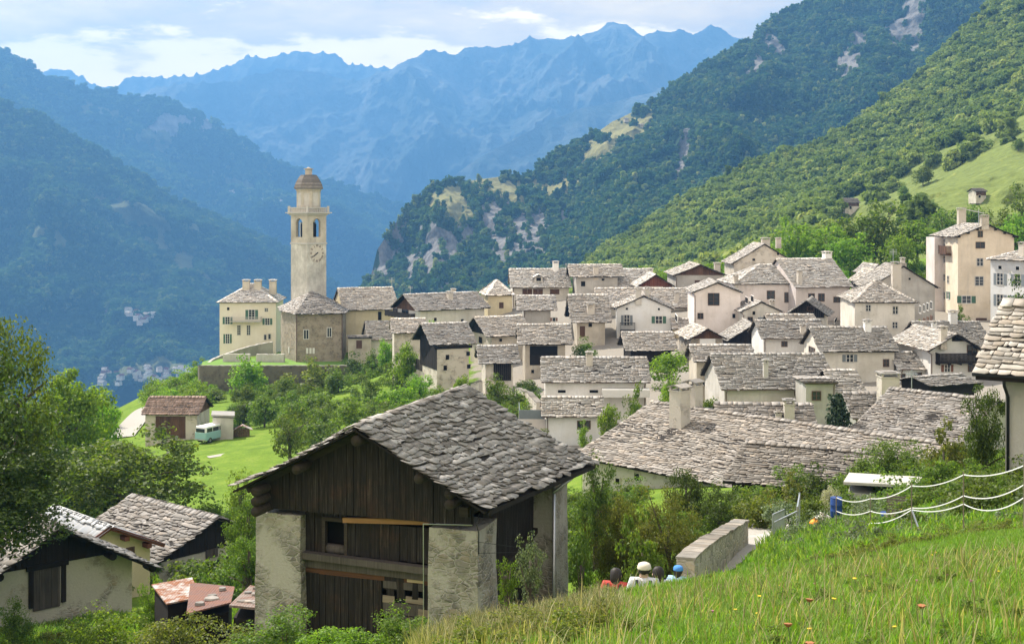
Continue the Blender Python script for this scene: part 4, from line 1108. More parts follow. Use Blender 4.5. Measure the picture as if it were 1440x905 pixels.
# --- the long white palace and what stands behind it
h = H('palace', 'long white palace wing with arched windows under a pale stone roof', 'palace', 1119, 1199, 404, 186, a=14, yr=364, V=13, wall=p_pink, roof=slate_pale, ou=.25, ov=.4, group='wings of the white palace')
for x in (1141, 1155): h.win(x, 418, 8, 10, 'n')
h.win(1178, 421, 11, 7, 'n'); h.chimney(1186, 353, 368, 10, p_white); h.chimney(1125, 379, 400, 6)
h = H('palace', 'lower wing of the white palace with hipped roof, left of the main wing', 'palace', 1030, 1122, 399, 188, a=3, yr=372, wall=p_pink, roof=slate_pale, hipL=True, ou=.25, ov=.4, group='wings of the white palace')
h.win(1084, 414.5, 10, 11, 'n'); h.win(1107, 418, 7, 13, 'n'); h.chimney(1035, 385, 397, 6)
h = H(SH, 'old rubble stone house with bare gable standing above the white palace', 'house', 1028, 1122, 371, 212, a=-2, ya=343, ridge='v', V=12, wall=r_stone, roof=slate_far, ou=.2)
h.win(1094, 357, 3, 3, 'd'); h.win(1060, 365, 4, 3, 'd'); h.chimney(1077, 334, 349, 11); h.chimney(1095, 334, 341, 7)
h = H(SH, 'cream gable with a blue grey awning, small, under the white palace', 'house', 1041, 1101, 438, 170, a=0, ya=424, ridge='v', V=8, wall=p_cream, roof=slate_far, ou=.2, ov=.4)
h.win(1060, 440, 4, 5, 'd'); h.win(1055, 452, 6, 12, 'n', name='door'); h.win(1080, 443, 6, 5, 'n'); h.patch('f', 1066, 1098, 446, 451, m_grey, 'awning', n=1.0); h.chimney(1110, 421, 434, 6)
h = H(BN, 'house with dark open gable and ochre side wall below the palace', 'house', 1103, 1165, 443, 163, a=-18, ya=423, ridge='v', V=9, wall=p_cream, group=GB, roof=slate_mid, ou=.9, ov=.6)
h.boards('f', z0=h.ze - .3); h.win(1140, 434, 8, 5, 'n'); h.win(1175, 450, 4, 5, 'd', 'r'); h.win(1194, 448, 3, 7, 'd', 'r')
h = H(SH, 'low slab roof peeping over the white walled house', 'house', 1080, 1148, 452, 158, a=0, yr=442, wall=p_cream, roof=slate_mid)

# --- right hand middle
h = H(SH, 'cream three storey house with hipped roof and a row of side windows', 'house', 1199, 1291, 424.5, 166, a=-6, yr=394, V=13, wall=p_cream, roof=slate_mid, hipL=True, hipR=True, ov=.4)
h.win(1221, 433, 6, 8, 'w'); h.win(1259, 436, 6.5, 10, 'w'); h.win(1258.5, 457, 6.5, 8, 'w'); h.win(1222, 459, 5, 8, 'w')
for x, y in ((1294, 435), (1299.5, 433), (1304.5, 431), (1309.5, 429)): h.win(x, y, 2.6, 9, 'w', 'r'); h.win(x, y + 19, 2.6, 8, 'b', 'r')
h.chimney(1261, 368, 400, 12); 
h = H(SH, 'grey gable wall rising behind the cream hipped house', 'house', 1222, 1320, 404, 181, a=-4, ya=374, ridge='v', V=12, wall=p_grey, roof=slate_far, ou=.2)
h.win(1279, 392, 3, 3, 'd'); h.chimney(1305, 367, 392, 6); h.chimney(1284, 372, 377, 9)
h = H(BN, 'dark timbered roof end left of the grey gable wall', 'house', 1214, 1262, 398, 190, a=0, ya=380, ridge='v', V=9, wall=w_dark, group=GB, roof=slate_far)
h = H(SH, 'small cream roof end behind the dark timbered one', 'house', 1221, 1250, 385, 205, a=0, ya=372, ridge='v', V=9, wall=p_cream, roof=slate_far)
h = H(SH, 'white walled house with long slab roof and one small square window', 'house', 1071, 1165, 475.5, 147, a=2, yr=450, wall=p_white, roof=slate_mid)
h.win(1103, 483.5, 7, 6, 'n'); h.chimney(1129.5, 455, 469, 7)
h = H(SH, 'beige house with long slab roof, grouped shutters and a white chimney on its ridge', 'house', 1153, 1264, 494, 137, a=1, yr=460, wall=p_cream, roof=slate_mid)
h.win(1195, 503.5, 9, 10, 'k'); h.win(1246, 510, 7, 9, 'n'); h.chimney(1220.5, 449, 466, 9, p_white)
h.win(1142, 492, 8, 7, 'n', 'l')
h = H(SH, 'long house with the broadest slab roof in the middle of the village', 'house', 1015, 1179, 547.5, 116, a=2, yr=497.5, wall=p_grey, roof=slate_mid, expo=.36)
h.chimney(1077, 505, 532, 6.5, p_grey); h.win(1122, 553, 8, 4, 'n')
h = H(SH, 'grey box shaped annex with one window at the end of the broadest roof', 'house', 1132, 1178, 538, 112, a=2, yr=533, V=4, wall=p_grey, roof=slate_mid, ov=.2, ou=.15)
h.win(1148, 556, 11, 11, 'n')
h = H(SH, 'house end with brown boarding and yellowish wall left of the broadest roof', 'house', 976, 1064, 508, 127, a=2, yr=485, wall=p_old, roof=slate_mid)
h.patch('f', 1000, 1012, 508, 534, w_brown, 'boarding'); h.win(989, 539, 7, 7, 'd')
h = H(SH, 'narrow slab roof and dark opening behind the fir tree', 'house', 1176, 1222, 559, 112, a=0, yr=520, V=9, wall=p_grey, roof=slate_mid)
h.win(1212, 565, 8, 10, 'd')
h = H(SH, 'small white house with grey roof and glazed door left of the chalet', 'house', 1263, 1308, 519, 136, a=0, yr=495, wall=p_cool, roof=slate_mid)
h.win(1290.5, 533, 10, 17, 'n', name='door'); h.win(1270, 530, 5, 8, 'n')
h = H('chalet', 'white chalet with a dark wooden balcony and dark shutters', 'chalet', 1306, 1385, 493, 134, a=5, ya=469, ridge='v', V=11, wall=p_white, group='stone houses of the village', roof=slate_mid, ou=.9, ov=.6)
h.boards('f', z0=h.ze + .9, a=(h.u0 + 2.4, h.u1 - 0.9)); h.balcony('f', 1315, 1371, 495, 508, w_dark, out=1.1, solid=True); h.win(1332, 517.5, 7, 10, 'y'); h.win(1366, 517, 8, 9, 'n'); h.win(1367, 492, 13, 13, 'n')
h.chimney(1327, 458, 478, 9)
h = H(SH, 'wide slab roof with two chimneys below the tall tower house', 'house', 1302, 1400, 489, 150, a=0, yr=452, V=11, wall=p_old, roof=slate_mid, ou=.9)
h.boards('l'); h.chimney(1314, 451, 476, 6, p_white); h.chimney(1341, 436, 455, 10, p_white)
h = H(BN, 'dark shed under a slab roof edge with white chimney, below the chalet', 'shed', 1310, 1380, 543, 112, a=22, yr=530, V=5, wall=w_dark, group=GB, roof=slate_mid)
h.chimney(1332, 537, 556, 18, p_white)

# --- grey roofs of the middle foreground
h = H('modern_house', 'white house with grey slab roof, side balcony and pale porch roof', 'house', 762, 914, 537, 131, a=-1, yr=502, wall=p_white, roof=slate_mid, expo=.36)
h.chimney(829, 494, 514, 9); h.win(790, 550, 11, 4, 'd'); h.win(835, 550, 12, 4, 'd'); h.patch('f', 846, 912, 545, 556, m_frame, 'porch_roof', n=1.4)
h.boards('l', mat=w_red); h.balcony('l', 757, 768, 541, 552, w_red, out=1.3, solid=True)
h = H('modern_house', 'lower white house in front with smooth slab roof and terrace at its left', 'house', 763, 850, 585.5, 122, a=0, yr=558, wall=p_cool, roof=slate_mid, expo=.36)
h.win(816, 597, 7, 10, 'n'); h.win(826, 597, 7, 10, 'n')
tm = MB(); q_ = h.hit('f', 757, 600)
tm.box(-2.3, h.u0 - .02, 1.0, 6.0, h.zlow, h.ze - 0.4); tm.build('terrace', p_pink, h.root)
tm = MB(); tm.box(-2.3, -2.24, 1.0, 6.0, h.ze - .4, h.ze + .5); tm.box(-2.24, h.u0 - .1, 1.0, 1.06, h.ze - .4, h.ze + .5); tm.build('terrace_railing', m_grey, h.root)
# ================================================================== church with its campanile
def church():
    base = gz(*P(450, 500, 228)[:2])
    p0 = P(434, 500, 232)
    r = empty('church_tower', (p0.x, p0.y, base), 0); tag(r, 'tall stone campanile with clock, arched bell openings and small dome', 'bell tower')
    # the plan is turned so that one corner points at the camera
    k = 232 / F; zt = lambda y: -(y - HY) * k - base
    ang = R(-40); hw = 3.55 / 1.0
    def ring(h, n=4, a0=None):
        a = ang if a0 is None else a0
        if n == 4: pts = [(-h, -h), (h, -h), (h, h), (-h, h)]
        else: pts = [(h * math.cos(2 * math.pi * (i + .5) / n) * 1.08, h * math.sin(2 * math.pi * (i + .5) / n) * 1.08) for i in range(n)]
        c, s_ = math.cos(a), math.sin(a)
        return [(x * c - y * s_, x * s_ + y * c) for x, y in pts]
    # width seen 49 px = 6.5 m across: the two faces are about half each
    hw = 49 * k / 2 / (math.cos(R(40)) + math.sin(R(40)))
    b = NB('tower_plaster'); n1 = b.noise(0.3, 7, rough=0.7); n2 = b.noise(1.4, 6, b.co(scale=(1.5, 1.5, 0.35)), 0.65); n3 = b.noise(8, 4)
    c = b.ramp(n1, [(0.3, (0.27, 0.255, 0.22)), (0.5, (0.50, 0.47, 0.405)), (0.68, (0.70, 0.67, 0.59))])
    c = b.mix(b.ramp(n2, [(0.45, 0.0), (0.7, 0.65)]), c, (0.34, 0.31, 0.26)); c = b.mix(b.ramp(n3, [(0.3, 0.4), (0.6, 0)]), c, (0.36, 0.33, 0.28))
    tp_ = b.out(c, 0.92, b.bump(b.math('ADD', n3, n2), 0.4, 0.05))
    m = MB(); m.prism(ring(hw), -3, zt(343)); m.build('shaft', tp_, r)
    m = MB(); m.prism(ring(hw + .12), zt(343), zt(341)); m.build('string_course', m_stonetrim, r)
    # belfry: corner piers, sill and arched heads leave real openings
    z0, z1 = zt(341), zt(303); zo0, zo1, ow = zt(333), zt(314), 0.92
    m = MB(); cc, ss = math.cos(ang), math.sin(ang)
    def rb(x0, x1, y0, y1, za, zb):
        q = [(x0, y0), (x1, y0), (x1, y1), (x0, y1)]
        q = [(x * cc - y * ss, x * ss + y * cc) for x, y in q]; m.prism(q, za, zb)
    t = 0.55
    for sx in (-1, 1):
        for sy in (-1, 1):
            x0, x1 = sorted((sx * hw, sx * ow)); y0, y1 = sorted((sy * hw, sy * ow))
            # L-shaped pier
            rb(*sorted((sx * hw, sx * ow)), *sorted((sy * hw, sy * (hw - t))), z0, z1)
            rb(*sorted((sx * hw, sx * (hw - t))), *sorted((sy * (hw - t - .003), sy * ow)), z0, z1)
    def arch(f):   # panels below and above each opening, with a stepped round head
        def pb(a0, a1, za, zb):
            if f in 'fb': y = -hw if f == 'f' else hw - t; rb(a0, a1, y, y + t, za, zb)
            else: x = -hw if f == 'l' else hw - t; rb(x, x + t, a0, a1, za, zb)
        pb(-ow + .002, ow - .002, z0, zo0)
        n = 10
        for i in range(n):
            a0 = -ow + 2 * ow * i / n; a1 = -ow + 2 * ow * (i + 1) / n; mid = (a0 + a1) / 2
            pb(a0 + .001, a1 - .001, zo1 + math.sqrt(max(0, ow * ow - mid * mid)), z1)
    for f in 'fblr': arch(f)
    m.build('belfry', p_old, r)
    # mullion and bell
    m = MB()
    for (x, y) in ((0, -hw + t / 2), (-hw + t / 2, 0)):
        X, Y = x * cc - y * ss, x * ss + y * cc; m.tube([(X, Y, zo0), (X, Y, zo1 + .2)], .09)
    m.build('mullion', m_stonetrim, r)
    m = MB(); m.box(-1.3, 1.3, -.12, .12, zo1 - .1, zo1 + .15); m.box(-.12, .12, -1.3, 1.3, zo1 - .35, zo1 - .11)
    for sx in (-1, 1): m.box(sx * 1.15 - .14, sx * 1.15 + .14, -.9, -.65, z0 - .3, zo1 - .11); m.box(sx * 1.15 - .14, sx * 1.15 + .14, .65, .9, z0 - .3, zo1 - .11)
    m.build('bell_frame', w_dark, r)
    m = MB(); pr = [(0.95, 0), (0.78, .35), (0.6, .9), (0.48, 1.35), (0.1, 1.55)]
    m.tube([(0, 0, zo0 + .4 + z) for q, z in pr], [q for q, z in pr], 14); m.build('bell', plain('bronze', (0.12, 0.13, 0.09), 0.45, 0.2, metal=0.6), r, smooth=True)
    m = MB(); m.prism(ring(hw + .18), z1, z1 + .25); m.prism(ring(hw + .45), z1 + .25, z1 + .42); m.prism(ring(hw + .75), z1 + .42, z1 + .62)
    m.build('cornice', m_stonetrim, r)
    # balustrade and lantern
    zb = z1 + .62; m = MB(); n = 11
    for f in range(4):
        rr = ring(hw + .25); a, c2 = Vector((*rr[f], 0)), Vector((*rr[(f + 1) % 4], 0))
        for i in range(n):
            p = a.lerp(c2, (i + .5) / n); m.box(p.x - .1, p.x + .1, p.y - .1, p.y + .1, zb, zb + .75)
        m.bar(a + Vector((0, 0, zb + .83)), c2 + Vector((0, 0, zb + .83)), .28, .16)
    for p in ring(hw + .25): m.box(p[0] - .2, p[0] + .2, p[1] - .2, p[1] + .2, zb, zb + 1.15)
    m.build('balustrade', m_stonetrim, r)
    zl0, zl1 = zb, zt(266); rw = 17 * k; m = MB(); m.prism(ring(rw * .93, 8, 0), zl0, zl1); m.prism(ring(rw * .99, 8, 0), zl1 - .35, zl1 - .005); lan = m.build('lantern', p_old, r)
    for i in range(8):
        a_ = 2 * math.pi * i / 8; m = MB(); d = Vector((math.cos(a_), math.sin(a_), 0)); q = Vector((-d.y, d.x, 0)); c0 = d * (rw * .93 * 1.08 * math.cos(math.pi / 8) + .01)
        wd = .5; zz0, zz1 = zl0 + 1.2, zl1 - .75
        m.hexa([c0 - q * wd - d * .1 + Vector((0, 0, zz0)), c0 - q * wd + d * .03 + Vector((0, 0, zz0)), c0 + q * wd + d * .03 + Vector((0, 0, zz0)), c0 + q * wd - d * .1 + Vector((0, 0, zz0)),
                c0 - q * wd - d * .1 + Vector((0, 0, zz1)), c0 - q * wd + d * .03 + Vector((0, 0, zz1)), c0 + q * wd + d * .03 + Vector((0, 0, zz1)), c0 + q * wd - d * .1 + Vector((0, 0, zz1))])
        m.build('lantern_niche', p_grey, lan)
    m = MB(); zd0, zd1 = zl1, zt(246); pts = []; N = 9
    prev = None
    for i in range(N):
        t0 = i / N; t1 = (i + 1) / N
        f = lambda t_: rw * (1.12 - 0.10 * t_) * math.cos(t_ * 1.02) ** 0.8
        m.prism(ring(f(t0) * 1.0, 8, 0), zd0 + (zd1 - zd0) * t0, zd0 + (zd1 - zd0) * t1, ring(f(t1) * 1.02, 8, 0))
    m.build('dome', slate_dark, r)
    m = MB(); m.prism(ring(.62, 8, 0), zd1 - .1, zt(238)); m.prism(ring(.85, 8, 0), zt(238), zt(237)); m.tube([(0, 0, zt(237)), (0, 0, zt(235))], [.5, .12], 8); m.build('cupola', p_old, r)
    # clock on the right hand face
    fx = Vector((hw * cc * 0 + 0, 0, 0))
    nrm = Vector((math.sin(R(-40)) * -1, -math.cos(R(-40)), 0))  # outward normal of the front face
    # face 'f' normal (0,-1) turned by ang; face 'r' normal (1,0) turned by ang
    nf = Vector((ss, -cc, 0)); nr = Vector((cc, ss, 0))
    n_ = nf if nf.x > nr.x else nr
    n_ = nr if (nr.y < 0) else nf
    tng = Vector((-n_.y, n_.x, 0)); cz = zt(355.5); c0 = n_ * (hw + .02); R_ = 1.75
    m = MB(); ringp = [c0 + tng * math.cos(t_) * R_ + Vector((0, 0, cz + math.sin(t_) * R_)) for t_ in np.linspace(0, 2 * math.pi, 32, endpoint=False)]
    i0 = len(m.v); m.v += [tuple(p) for p in ringp] + [tuple(p + n_ * .03) for p in ringp]; m.f += [tuple(range(32)), tuple(range(32, 64))[::-1]] + [(k_, (k_ + 1) % 32, 32 + (k_ + 1) % 32, 32 + k_) for k_ in range(32)]
    ck = m.build('clock', plaster('clock_face', (0.62, 0.56, 0.47), .3), r)
    m = MB(); up = Vector((0, 0, 1)); c1 = c0 + n_ * .05 + up * cz
    for h in range(12):      # Roman numerals as strokes
        num = ['XII', 'I', 'II', 'III', 'IV', 'V', 'VI', 'VII', 'VIII', 'IX', 'X', 'XI'][h]; th = math.pi / 2 - h * math.pi / 6
        rad = -tng if False else tng
        rd = rad * math.cos(th) * SGN + up * math.sin(th); tn = rad * -math.sin(th) * SGN + up * math.cos(th); tn = -tn
        w = {'I': .1, 'V': .2, 'X': .2}; tot = sum(w[c_] + .06 for c_ in num); x = -tot / 2
        for c_ in num:
            xm = x + w[c_] / 2; a_ = c1 + rd * 1.22; b_ = c1 + rd * 1.62
            if c_ == 'I': m.bar(a_ + tn * xm, b_ + tn * xm, .08, .03, up=n_)
            elif c_ == 'V':
                m.bar(a_ + tn * xm, b_ + tn * (xm - .09), .07, .03, up=n_); m.bar(a_ + tn * xm, b_ + tn * (xm + .09), .05, .028, up=n_)
            else:
                m.bar(a_ + tn * (xm - .09), b_ + tn * (xm + .09), .07, .03, up=n_); m.bar(a_ + tn * (xm + .09), b_ + tn * (xm - .09), .05, .028, up=n_)
            x += w[c_] + .06
    m.build('numerals', plain('faded_numerals', (0.13, 0.10, 0.08), .8), ck)
    for ln, wd, hr in ((0.95, .2, 4.1), (1.35, .12, 4.05)):
        th = math.pi / 2 - hr / 12 * 2 * math.pi; rd = tng * SGN * math.cos(th) + up * math.sin(th)
        m = MB(); m.bar(c1 + n_ * .06 - rd * .25, c1 + n_ * .06 + rd * ln, wd, .03, up=n_); m.build('clock_hand', m_iron, ck)

    # ---- church body
    q0 = P(484, 493, 226)
    ch = House('church', 'cream church nave with slab roof and rough stone apse below the campanile', 'church', 483, 562, 436, 225, a=16, yr=405, V=15, wall=p_yellow, roof=slate_far, group=None, ov=.5, ou=.2)
    ch.win(534, 444, 5, 12, 'd')
    # apse: polygonal, rubble
    c, s_ = math.cos(ch.a), math.sin(ch.a)
    A = []
    k2 = 219 / F; bz = ch.base
    loc = lambda px, D: ch.root.matrix_world
    def toloc(px, D):
        w = Vector(((px - CX) / F * D, D, 0)) - ch.root.location; ca, sa = math.cos(-ch.a), math.sin(-ch.a); return (w.x * ca - w.y * sa, w.x * sa + w.y * ca)
    plan = [toloc(397, 224), toloc(417, 216.5), toloc(481, 217.5), toloc(487, 226), toloc(480, 238), toloc(410, 238), toloc(395, 232)]
    zE = -(441 - HY) / F * 217 - bz
    m = MB(); m.prism(plan, ch.zlow, zE); m.build('apse', rubble('apse_stone', (0.23, 0.195, 0.145), (0.31, 0.265, 0.20), scale=2.2, cover=0.5), ch.root)
    top = (*toloc(437, 230), -(409 - HY) / F * 230 - bz); cen = Vector((sum(p[0] for p in plan) / 7, sum(p[1] for p in plan) / 7, 0))
    ov = [tuple(cen.lerp(Vector((p[0], p[1], 0)), 1.07))[:2] for p in plan]; fs = []; n = len(ov)
    for i in range(n):
        a_, b_ = ov[i], ov[(i + 1) % n]; fs.append(((*a_, zE), (*b_, zE), top, top))
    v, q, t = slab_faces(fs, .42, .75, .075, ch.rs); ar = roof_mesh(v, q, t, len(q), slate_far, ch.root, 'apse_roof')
    m = MB()
    for f in fs: m.poly([(p[0], p[1], p[2] - .03) for p in f[:3]])
    m.poly([(p[0], p[1], zE - .03) for p in ov]); m.build('roof_boards', w_dark, ar)
    # apse windows and memorial slabs
    def on(pxa, Da, pxb, Db, px, y, w, h, st):
        a_ = Vector((*toloc(pxa, Da), 0)); b_ = Vector((*toloc(pxb, Db), 0)); d = (b_ - a_).normalized(); nn = Vector((d.y, -d.x, 0))
        tt = (px - pxa) / (pxb - pxa); c_ = a_.lerp(b_, tt); Dm = Da + (Db - Da) * tt; kk = Dm / F; z = -(y - HY) * kk - bz
        hwid, hh = w * kk / 2, h * kk / 2
        def bx(x0, x1, za, zb_, n0, n1, nm, mt, par):
            m = MB(); m.hexa([c_ + d * x0 + nn * n0 + up * za, c_ + d * x1 + nn * n0 + up * za, c_ + d * x1 + nn * n1 + up * za, c_ + d * x0 + nn * n1 + up * za,
                              c_ + d * x0 + nn * n0 + up * zb_, c_ + d * x1 + nn * n0 + up * zb_, c_ + d * x1 + nn * n1 + up * zb_, c_ + d * x0 + nn * n1 + up * zb_]); return m.build(nm, mt, par)
        if st == 'w':
            f = bx(-hwid - .15, hwid + .15, z - hh - .15, z + hh + .15, -.02, .05, 'window', m_stonetrim, ch.root); bx(-hwid, hwid, z - hh, z + hh, 0.03, .06, 'pane', m_glass, f)
            bx(-.04, .04, z - hh, z + hh, .05, .09, 'muntins', m_frame, f)
        else: bx(-hwid, hwid, z - hh, z + hh, 0.0, .1, 'memorial_slab', m_frame, ch.root)
    on(417, 216.5, 481, 217.5, 430.5, 470, 6, 12, 'w'); on(417, 216.5, 481, 217.5, 463, 467, 5, 12, 'w')
    for x in (432, 436.5, 441): on(417, 216.5, 481, 217.5, x, 493, 3, 8, 's')
    on(397, 224, 417, 216.5, 407, 492, 3.5, 8, 's')
    m = MB()
    for px, D in ((417, 216.3), (481, 217.3)):
        x, y = toloc(px, D); m.tube([(x, y, zE), (x, y, ch.zlow)], .07, 6)
    m.build('downpipe', m_wframe, ch.root)
    # sacristy lean-to and its small annex
    sc = House('sacristy', 'low lean-to with slab roof against the church wall', 'church annex', 518, 560, 478, 214, a=14, yr=452, V=9, wall=p_cream, roof=slate_mid, group=None, ou=.2, ov=.3)
    an = House('churchyard_store', 'small cream store with flat stone top beside the apse', 'annex', 489, 523, 475, 213, a=8, yr=472, V=4, wall=p_old, roof=slate_mid, group=None, ou=.1, ov=.15)
    an.win(505, 484, 7, 10, 'b', name='door')
SGN = -1
church()

# ---- palace beside the church
h = House('parsonage', 'cream palazzo with green shutters, hipped pale roof and three chimneys beside the church', 'palazzo', 305, 391, 425, 244, a=4, yr=399, V=13.5, wall=plaster('plaster_palazzo', (0.82, 0.76, 0.62), .12), roof=slate_pale, hipL=True, hipR=True, ov=.45, ou=.45, group=None)
for x, y, w_, hh, st in ((321, 434, 3.5, 4, 'd'), (374.5, 435.5, 4, 4, 'w'), (320, 450.5, 6, 10, 'g'), (354, 442, 8, 13, 'g'), (376, 452, 6, 9, 'g'), (336, 464, 4, 13, 'w'), (349.5, 464, 4, 13, 'w'), (320, 476, 5, 13, 'g'), (373, 474, 3, 7, 'w'), (379, 473, 3, 7, 'w')):
    h.win(x, y, w_, hh, st)
h.win(396, 434, 2.5, 5, 'w', 'r'); h.win(400, 450, 2.5, 8, 'g', 'r')
h.balcony('f', 324, 368, 445, 451, m_stonetrim, out=1.4)
for x in (346, 362.5, 383.5): h.chimney(x, 393, 407, 9.5, p_old)
# ================================================================== tall tower house, right
h = House('tower_house', 'tall six storey tower house with gable, wooden loggia and green shutters', 'tower house', 1343, 1433, 333, 198, a=-4, ya=315, ridge='v', V=15, wall=plaster('plaster_ochre', (0.72, 0.62, 0.48), .35), roof=slate_far, ou=.5, ov=.6, group=None)
h.win(1378.5, 329, 6, 8, 'n'); h.win(1378.5, 344.5, 12, 8, 'n'); h.win(1378, 368.5, 8, 10, 'w'); h.win(1377, 395, 11, 12, 'w'); h.win(1359 - 0, 421, 12, 10, 'g')
h.win(1394, 424.5, 3, 5, 'd'); h.win(1380, 449.5, 14, 4, 'b')
for y in (341, 364, 390, 415, 442):
    h.win(1327, y, 4.5, 9, 'w' if y < 440 else 'b', 'l')
for y in (393, 415): h.win(1333.5, y, 2.5, 10, 'g' if y > 400 else 'w', 'l')
h.win(1318, 372, 3, 7, 'w', 'l')
h.balcony('l', 1323, 1338, 345, 356, w_brown, out=.9, solid=True)
# projecting stair bay on the left
m = MB(); m.box(h.u0 - 1.5, h.u0 - .003, h.v0 + 8.2, h.v1 - .5, h.zlow, h.ze - .25); bay = m.build('stair_bay', p_pink, h.root)
h.chimney(1353, 292, 312, 10, p_old); h.chimney(1385, 302, 314, 10, p_old)
am = MB(); a0 = h.hit('f', 1372, 303)
am.tube([(h.U / 2 - 1, 1.0, h.ze + h.rise - .2), (h.U / 2 - 1, 1.0, h.ze + h.rise + 2.4)], .05, 6)
am.bar((h.U / 2 - 4.2, 1.0, h.ze + h.rise + 2.6), (h.U / 2 - 0.1, 1.0, h.ze + h.rise + 1.7), .10)
for i in range(7): t_ = i / 6; am.bar((h.U / 2 - 4.0 + 3.6 * t_, .5, h.ze + h.rise + 2.58 - .8 * t_), (h.U / 2 - 4.0 + 3.6 * t_, 1.5, h.ze + h.rise + 2.58 - .8 * t_), .04)
am.build('aerial', m_metal, h.root)
am = MB()
for s_ in (-1, 1):
    for i in range(1, 4):
        u_ = h.U / 2 + s_ * (h.U / 2 - .3) * i / 3.3; am.box(u_ - .14, u_ + .14, -.05, .6, h.roofz(u_, 1) - .42, h.roofz(u_, 1) - .14)
am.box(h.U / 2 - .14, h.U / 2 + .14, -.05, .6, h.ze + h.rise - .45, h.ze + h.rise - .16)
am.build('purlin_ends', w_dark, h.root)

# white house on the right, seen along its windowed front
h = House('stone_house', 'white house with grey shutters along its front, right of the tower house', 'house', 1387, 1470, 364, 178, a=-62, yr=338, V=13, wall=p_cool, roof=slate_far, group='stone houses of the village', ou=.3, ov=.5, hipL=True)
for i, u_ in enumerate((1.2, 4.2, 7.2, 10.2, 13.2, 16)):
    for j, z_ in enumerate((h.ze - 3.6, h.ze - 6.6)):
        if u_ + 1 < h.u1: h.winm(u_ + h.u0, u_ + h.u0 + 1.0, z_, z_ + 1.6, 'k')
    if u_ + 1 < h.u1: h.winm(u_ + h.u0 + .2, u_ + h.u0 + .8, h.ze - 1.4, h.ze - .9, 'd')
h.chimney(1425, 352, 378, 9); h.chimney(1437, 340, 360, 9)

# two little barns high on the meadow
for x0, x1, ye, yr, D, lab in ((1188, 1210, 285, 279, 425, 'little pale barn by the wood on the lower left of the meadow'), (1372, 1389, 269, 265, 400, 'little white walled barn alone on the upper right of the meadow')):
    # stands on the slope: its base follows the hill
    hp = on_hill((x0 + x1) / 2, 298 if x0 < 1300 else 279); D = hp.y - 3 if hp else D
    b0 = -( (297 if x0 < 1300 else 278) - HY) / F * D
    h = House('mountain_hut', lab, 'barn', x0, x1, ye, D, a=8, yr=yr, V=5.5, wall=r_stone, roof=slate_dark, group='small barns on the mountain meadow', gz0=b0 - 1.5, ov=.4)
    h.boards('f', z0=h.ze - 1.3, mat=w_brown); h.win((x0 + x1) / 2 - 3, ye + 7, 3, 4, 'd')
# hamlet on the far spur
for x, y, D, w_ in ((808, 183, 1740, 9), (815, 190, 1720, 7), (785, 203, 1700, 10), (878, 168, 1750, 8), (765, 244, 1640, 9), (900, 176, 1740, 6)):
    hp = on_hill(x + w_ / 2, y + 3)
    if hp is None: continue
    Dh = hp.y - 7; h = House('mountain_hut', 'tiny stone hut on the clearing high up the middle spur', 'hut', x, x + w_ * .8, y, Dh, a=5, yr=y - 2.0, wall=r_stone, roof=slate_mid, group='huts on the clearings of the spur', gz0=-(y + 3.2 - HY) / F * Dh, expo=1.2, width=2, thick=.15)
# far villages on the valley floor
k_ = 0
vr = np.random.default_rng(5)
for i in range(58):
    big = i < 44
    x = vr.uniform(134, 268) if big else vr.uniform(172, 212); y = (vr.normal(527, 6) if big else vr.normal(443, 4)); D = 2280 if big else 2560
    if big: y = float(np.clip(y, 516, 548)); D = 2330 - (y - 516) * 3
    hp = on_hill(x + 2, y + 3)
    if hp is None: continue
    D = hp.y - 8
    h = House('valley_house', 'small pale house of the hazy village down on the valley floor' if big else 'small pale house of the higher hazy hamlet in the valley forest', 'house', x, x + vr.uniform(6, 9.5), y - 1.5, D - 25, a=vr.uniform(-30, 30), yr=y - 1.5 - vr.uniform(2.0, 3.2), wall=[p_white, p_cream, p_pink][i % 3], roof=[slate_mid, w_red, slate_far][i % 3],
              group='houses of the village on the valley floor' if big else 'houses of the hamlet in the valley forest', gz0=-(y + 3.4 - HY) / F * (D - 25), expo=2.0, width=3, thick=.2)
# ================================================================== roofs and barns of the foreground
h = House('stone_house', 'whitewashed house under the huge wavy slab roof beyond the dark barn', 'house', 806, 1240, 641, 80, a=-47, V=15.6, pitch=19, wall=r_white, roof=slate_near, group=None, ov=.5, expo=.22, width=.50, thick=.028, rough=1.1)
h.win(896, 670, 7, 10, 'd'); h.win(869, 676, 6, 8, 'd')
h.chimney(952, 541, 600, 21, cap='gable'); h.chimney(973, 534, 568, 17, cap='gable')
h = House('wooden_barn', 'low dark barn with an overlapping slab roof behind the garden bushes', 'barn', 1016, 1225, 676, 63, a=-26, V=9, pitch=15, wall=w_dark, roof=slate('slate_lower', (0.24, 0.225, 0.205)), group=None, expo=.22, width=.50, thick=.028, rough=1.1)
h = House('stone_house', 'house with a broad steep slab roof sloping down to the fir and bushes at right', 'house', 1179, 1335, 621, 82, a=-45, yr=546, pitch=22, wall=p_grey, roof=slate_near, group=None, expo=.22, width=.50, thick=.028, rough=1.0)
h = House('stone_house', 'low strip of slab roof with stumpy chimney behind the huge wavy roof', 'house', 1008, 1146, 592, 93, a=-6, yr=566, wall=p_grey, roof=slate_near, expo=.3)
h.chimney(1110, 561, 592, 14); h.chimney(1095, 578, 588, 8)
h = House('stone_house', 'small slab roofed house with a tall broad chimney, before the white glazed door', 'house', 1200, 1276, 588, 95, a=0, yr=552, wall=p_grey, roof=slate_near, expo=.3)
h.chimney(1251, 523, 596, 25)

